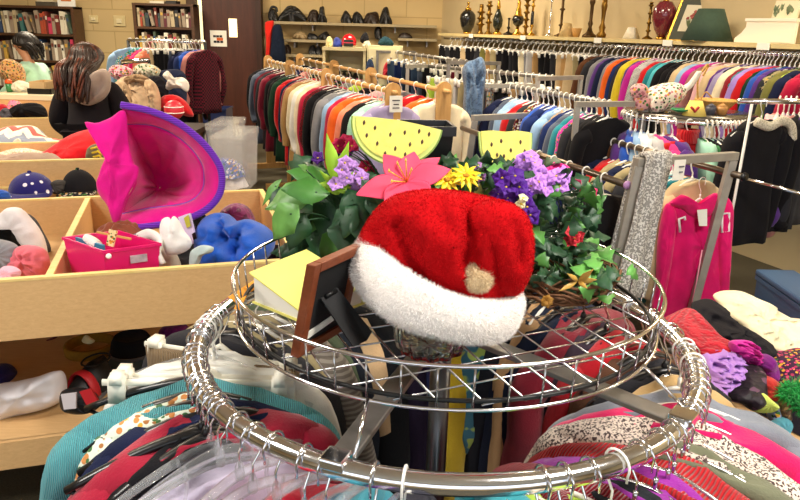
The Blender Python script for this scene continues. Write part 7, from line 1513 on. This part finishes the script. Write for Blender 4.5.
puff('sequin_scarf', [(738, 368), (750, 364), (760, 368), (764, 384), (762, 402), (752, 410), (742, 404), (728, 400), (720, 392), (732, 382)], 1.61, .06, cloth('20141e', 'sequin', '5a3a52', .5), 'black sequinned scarf below the lilac scarf', 'scarf', 9, slope=.003)
puff('purple_cloth', [(756, 362), (766, 354), (774, 362), (776, 376), (768, 384), (758, 380)], 1.70, .05, cloth('7a1f7a'), 'purple cloth beside the black sequinned scarf', 'clothes', 10)
puff('rust_cloth', [(758, 380), (768, 376), (778, 384), (780, 396), (770, 402), (758, 396)], 1.62, .05, cloth('c0322c'), 'orange-red cloth between the sequinned scarf and the print scarf', 'clothes', 11)
puff('lime_scarf', [(750, 394), (758, 390), (768, 398), (776, 406), (768, 412), (752, 410)], 1.57, .04, cloth('cfe06a'), 'pale lime scarf peeking from the heap', 'scarf', 12)
puff('print_scarf', [(770, 358), (784, 352), (806, 350), (808, 384), (794, 392), (778, 388), (772, 374)], 1.72, .06, cloth('3a1f38', 'floral', 'c8406a', 4), 'dark scarf with colourful flowers at the right edge of the heap', 'scarf', 13, slope=.003)
puff('magenta_cloth', [(780, 352), (792, 350), (806, 349), (806, 356), (788, 358)], 1.86, .04, cloth('c81a7a'), 'strip of magenta cloth under the cream blouse', 'clothes', 14)
puff('sequin_purse', [(780, 404), (786, 400), (790, 408), (789, 420), (783, 422), (779, 414)], 1.56, .03, cloth('7a5a3a', 'sequin', 'b08a5a', .8), 'small brown sequinned purse at the front of the heap', 'purse', 15)
puff('blue_print_cloth', [(768, 406), (778, 402), (782, 412), (778, 426), (770, 420)], 1.58, .03, cloth('8a94b8', 'floral', '2a2a40', 3), 'pale blue print cloth by the brown purse', 'clothes', 16)
puff('teal_cloth', [(772, 424), (784, 416), (790, 424), (784, 438), (776, 438)], 1.55, .03, cloth('5aa0b0'), 'pale teal cloth hanging off the table front', 'clothes', 17)
# green feather boa
gb = P(796, 405, Y=1.62); t = thing('green_boa', gb-Vector((0, 0, .08)), 'bright green feather boa at the right edge of the heap', 'boa'); q = spline([P(788, 398, Y=1.56), P(794, 393, Y=1.56), P(801, 397, Y=1.55), P(806, 408, Y=1.53)], 6); mb = MB(); mb.tube(q, .022, 10); v_, f_ = mb.v[:], mb.f[:]
GRN = cloth('2fae52'); mb.build('cord', GRN, t); fs = strands(v_, f_, 2200, .024, .0012, None, '', None, 4, .9, .3).build('feathers', GRN, t, smooth=False); fs['kind'] = 'stuff'
tub('blue_tote', 'grey-blue plastic tote on the floor beyond the cream blouse', 800, 850, 312, 345, 2.75, solid('greyblue_plastic', '4a6688', .4), .45, solid('greyblue_plastic', '4a6688', .4))
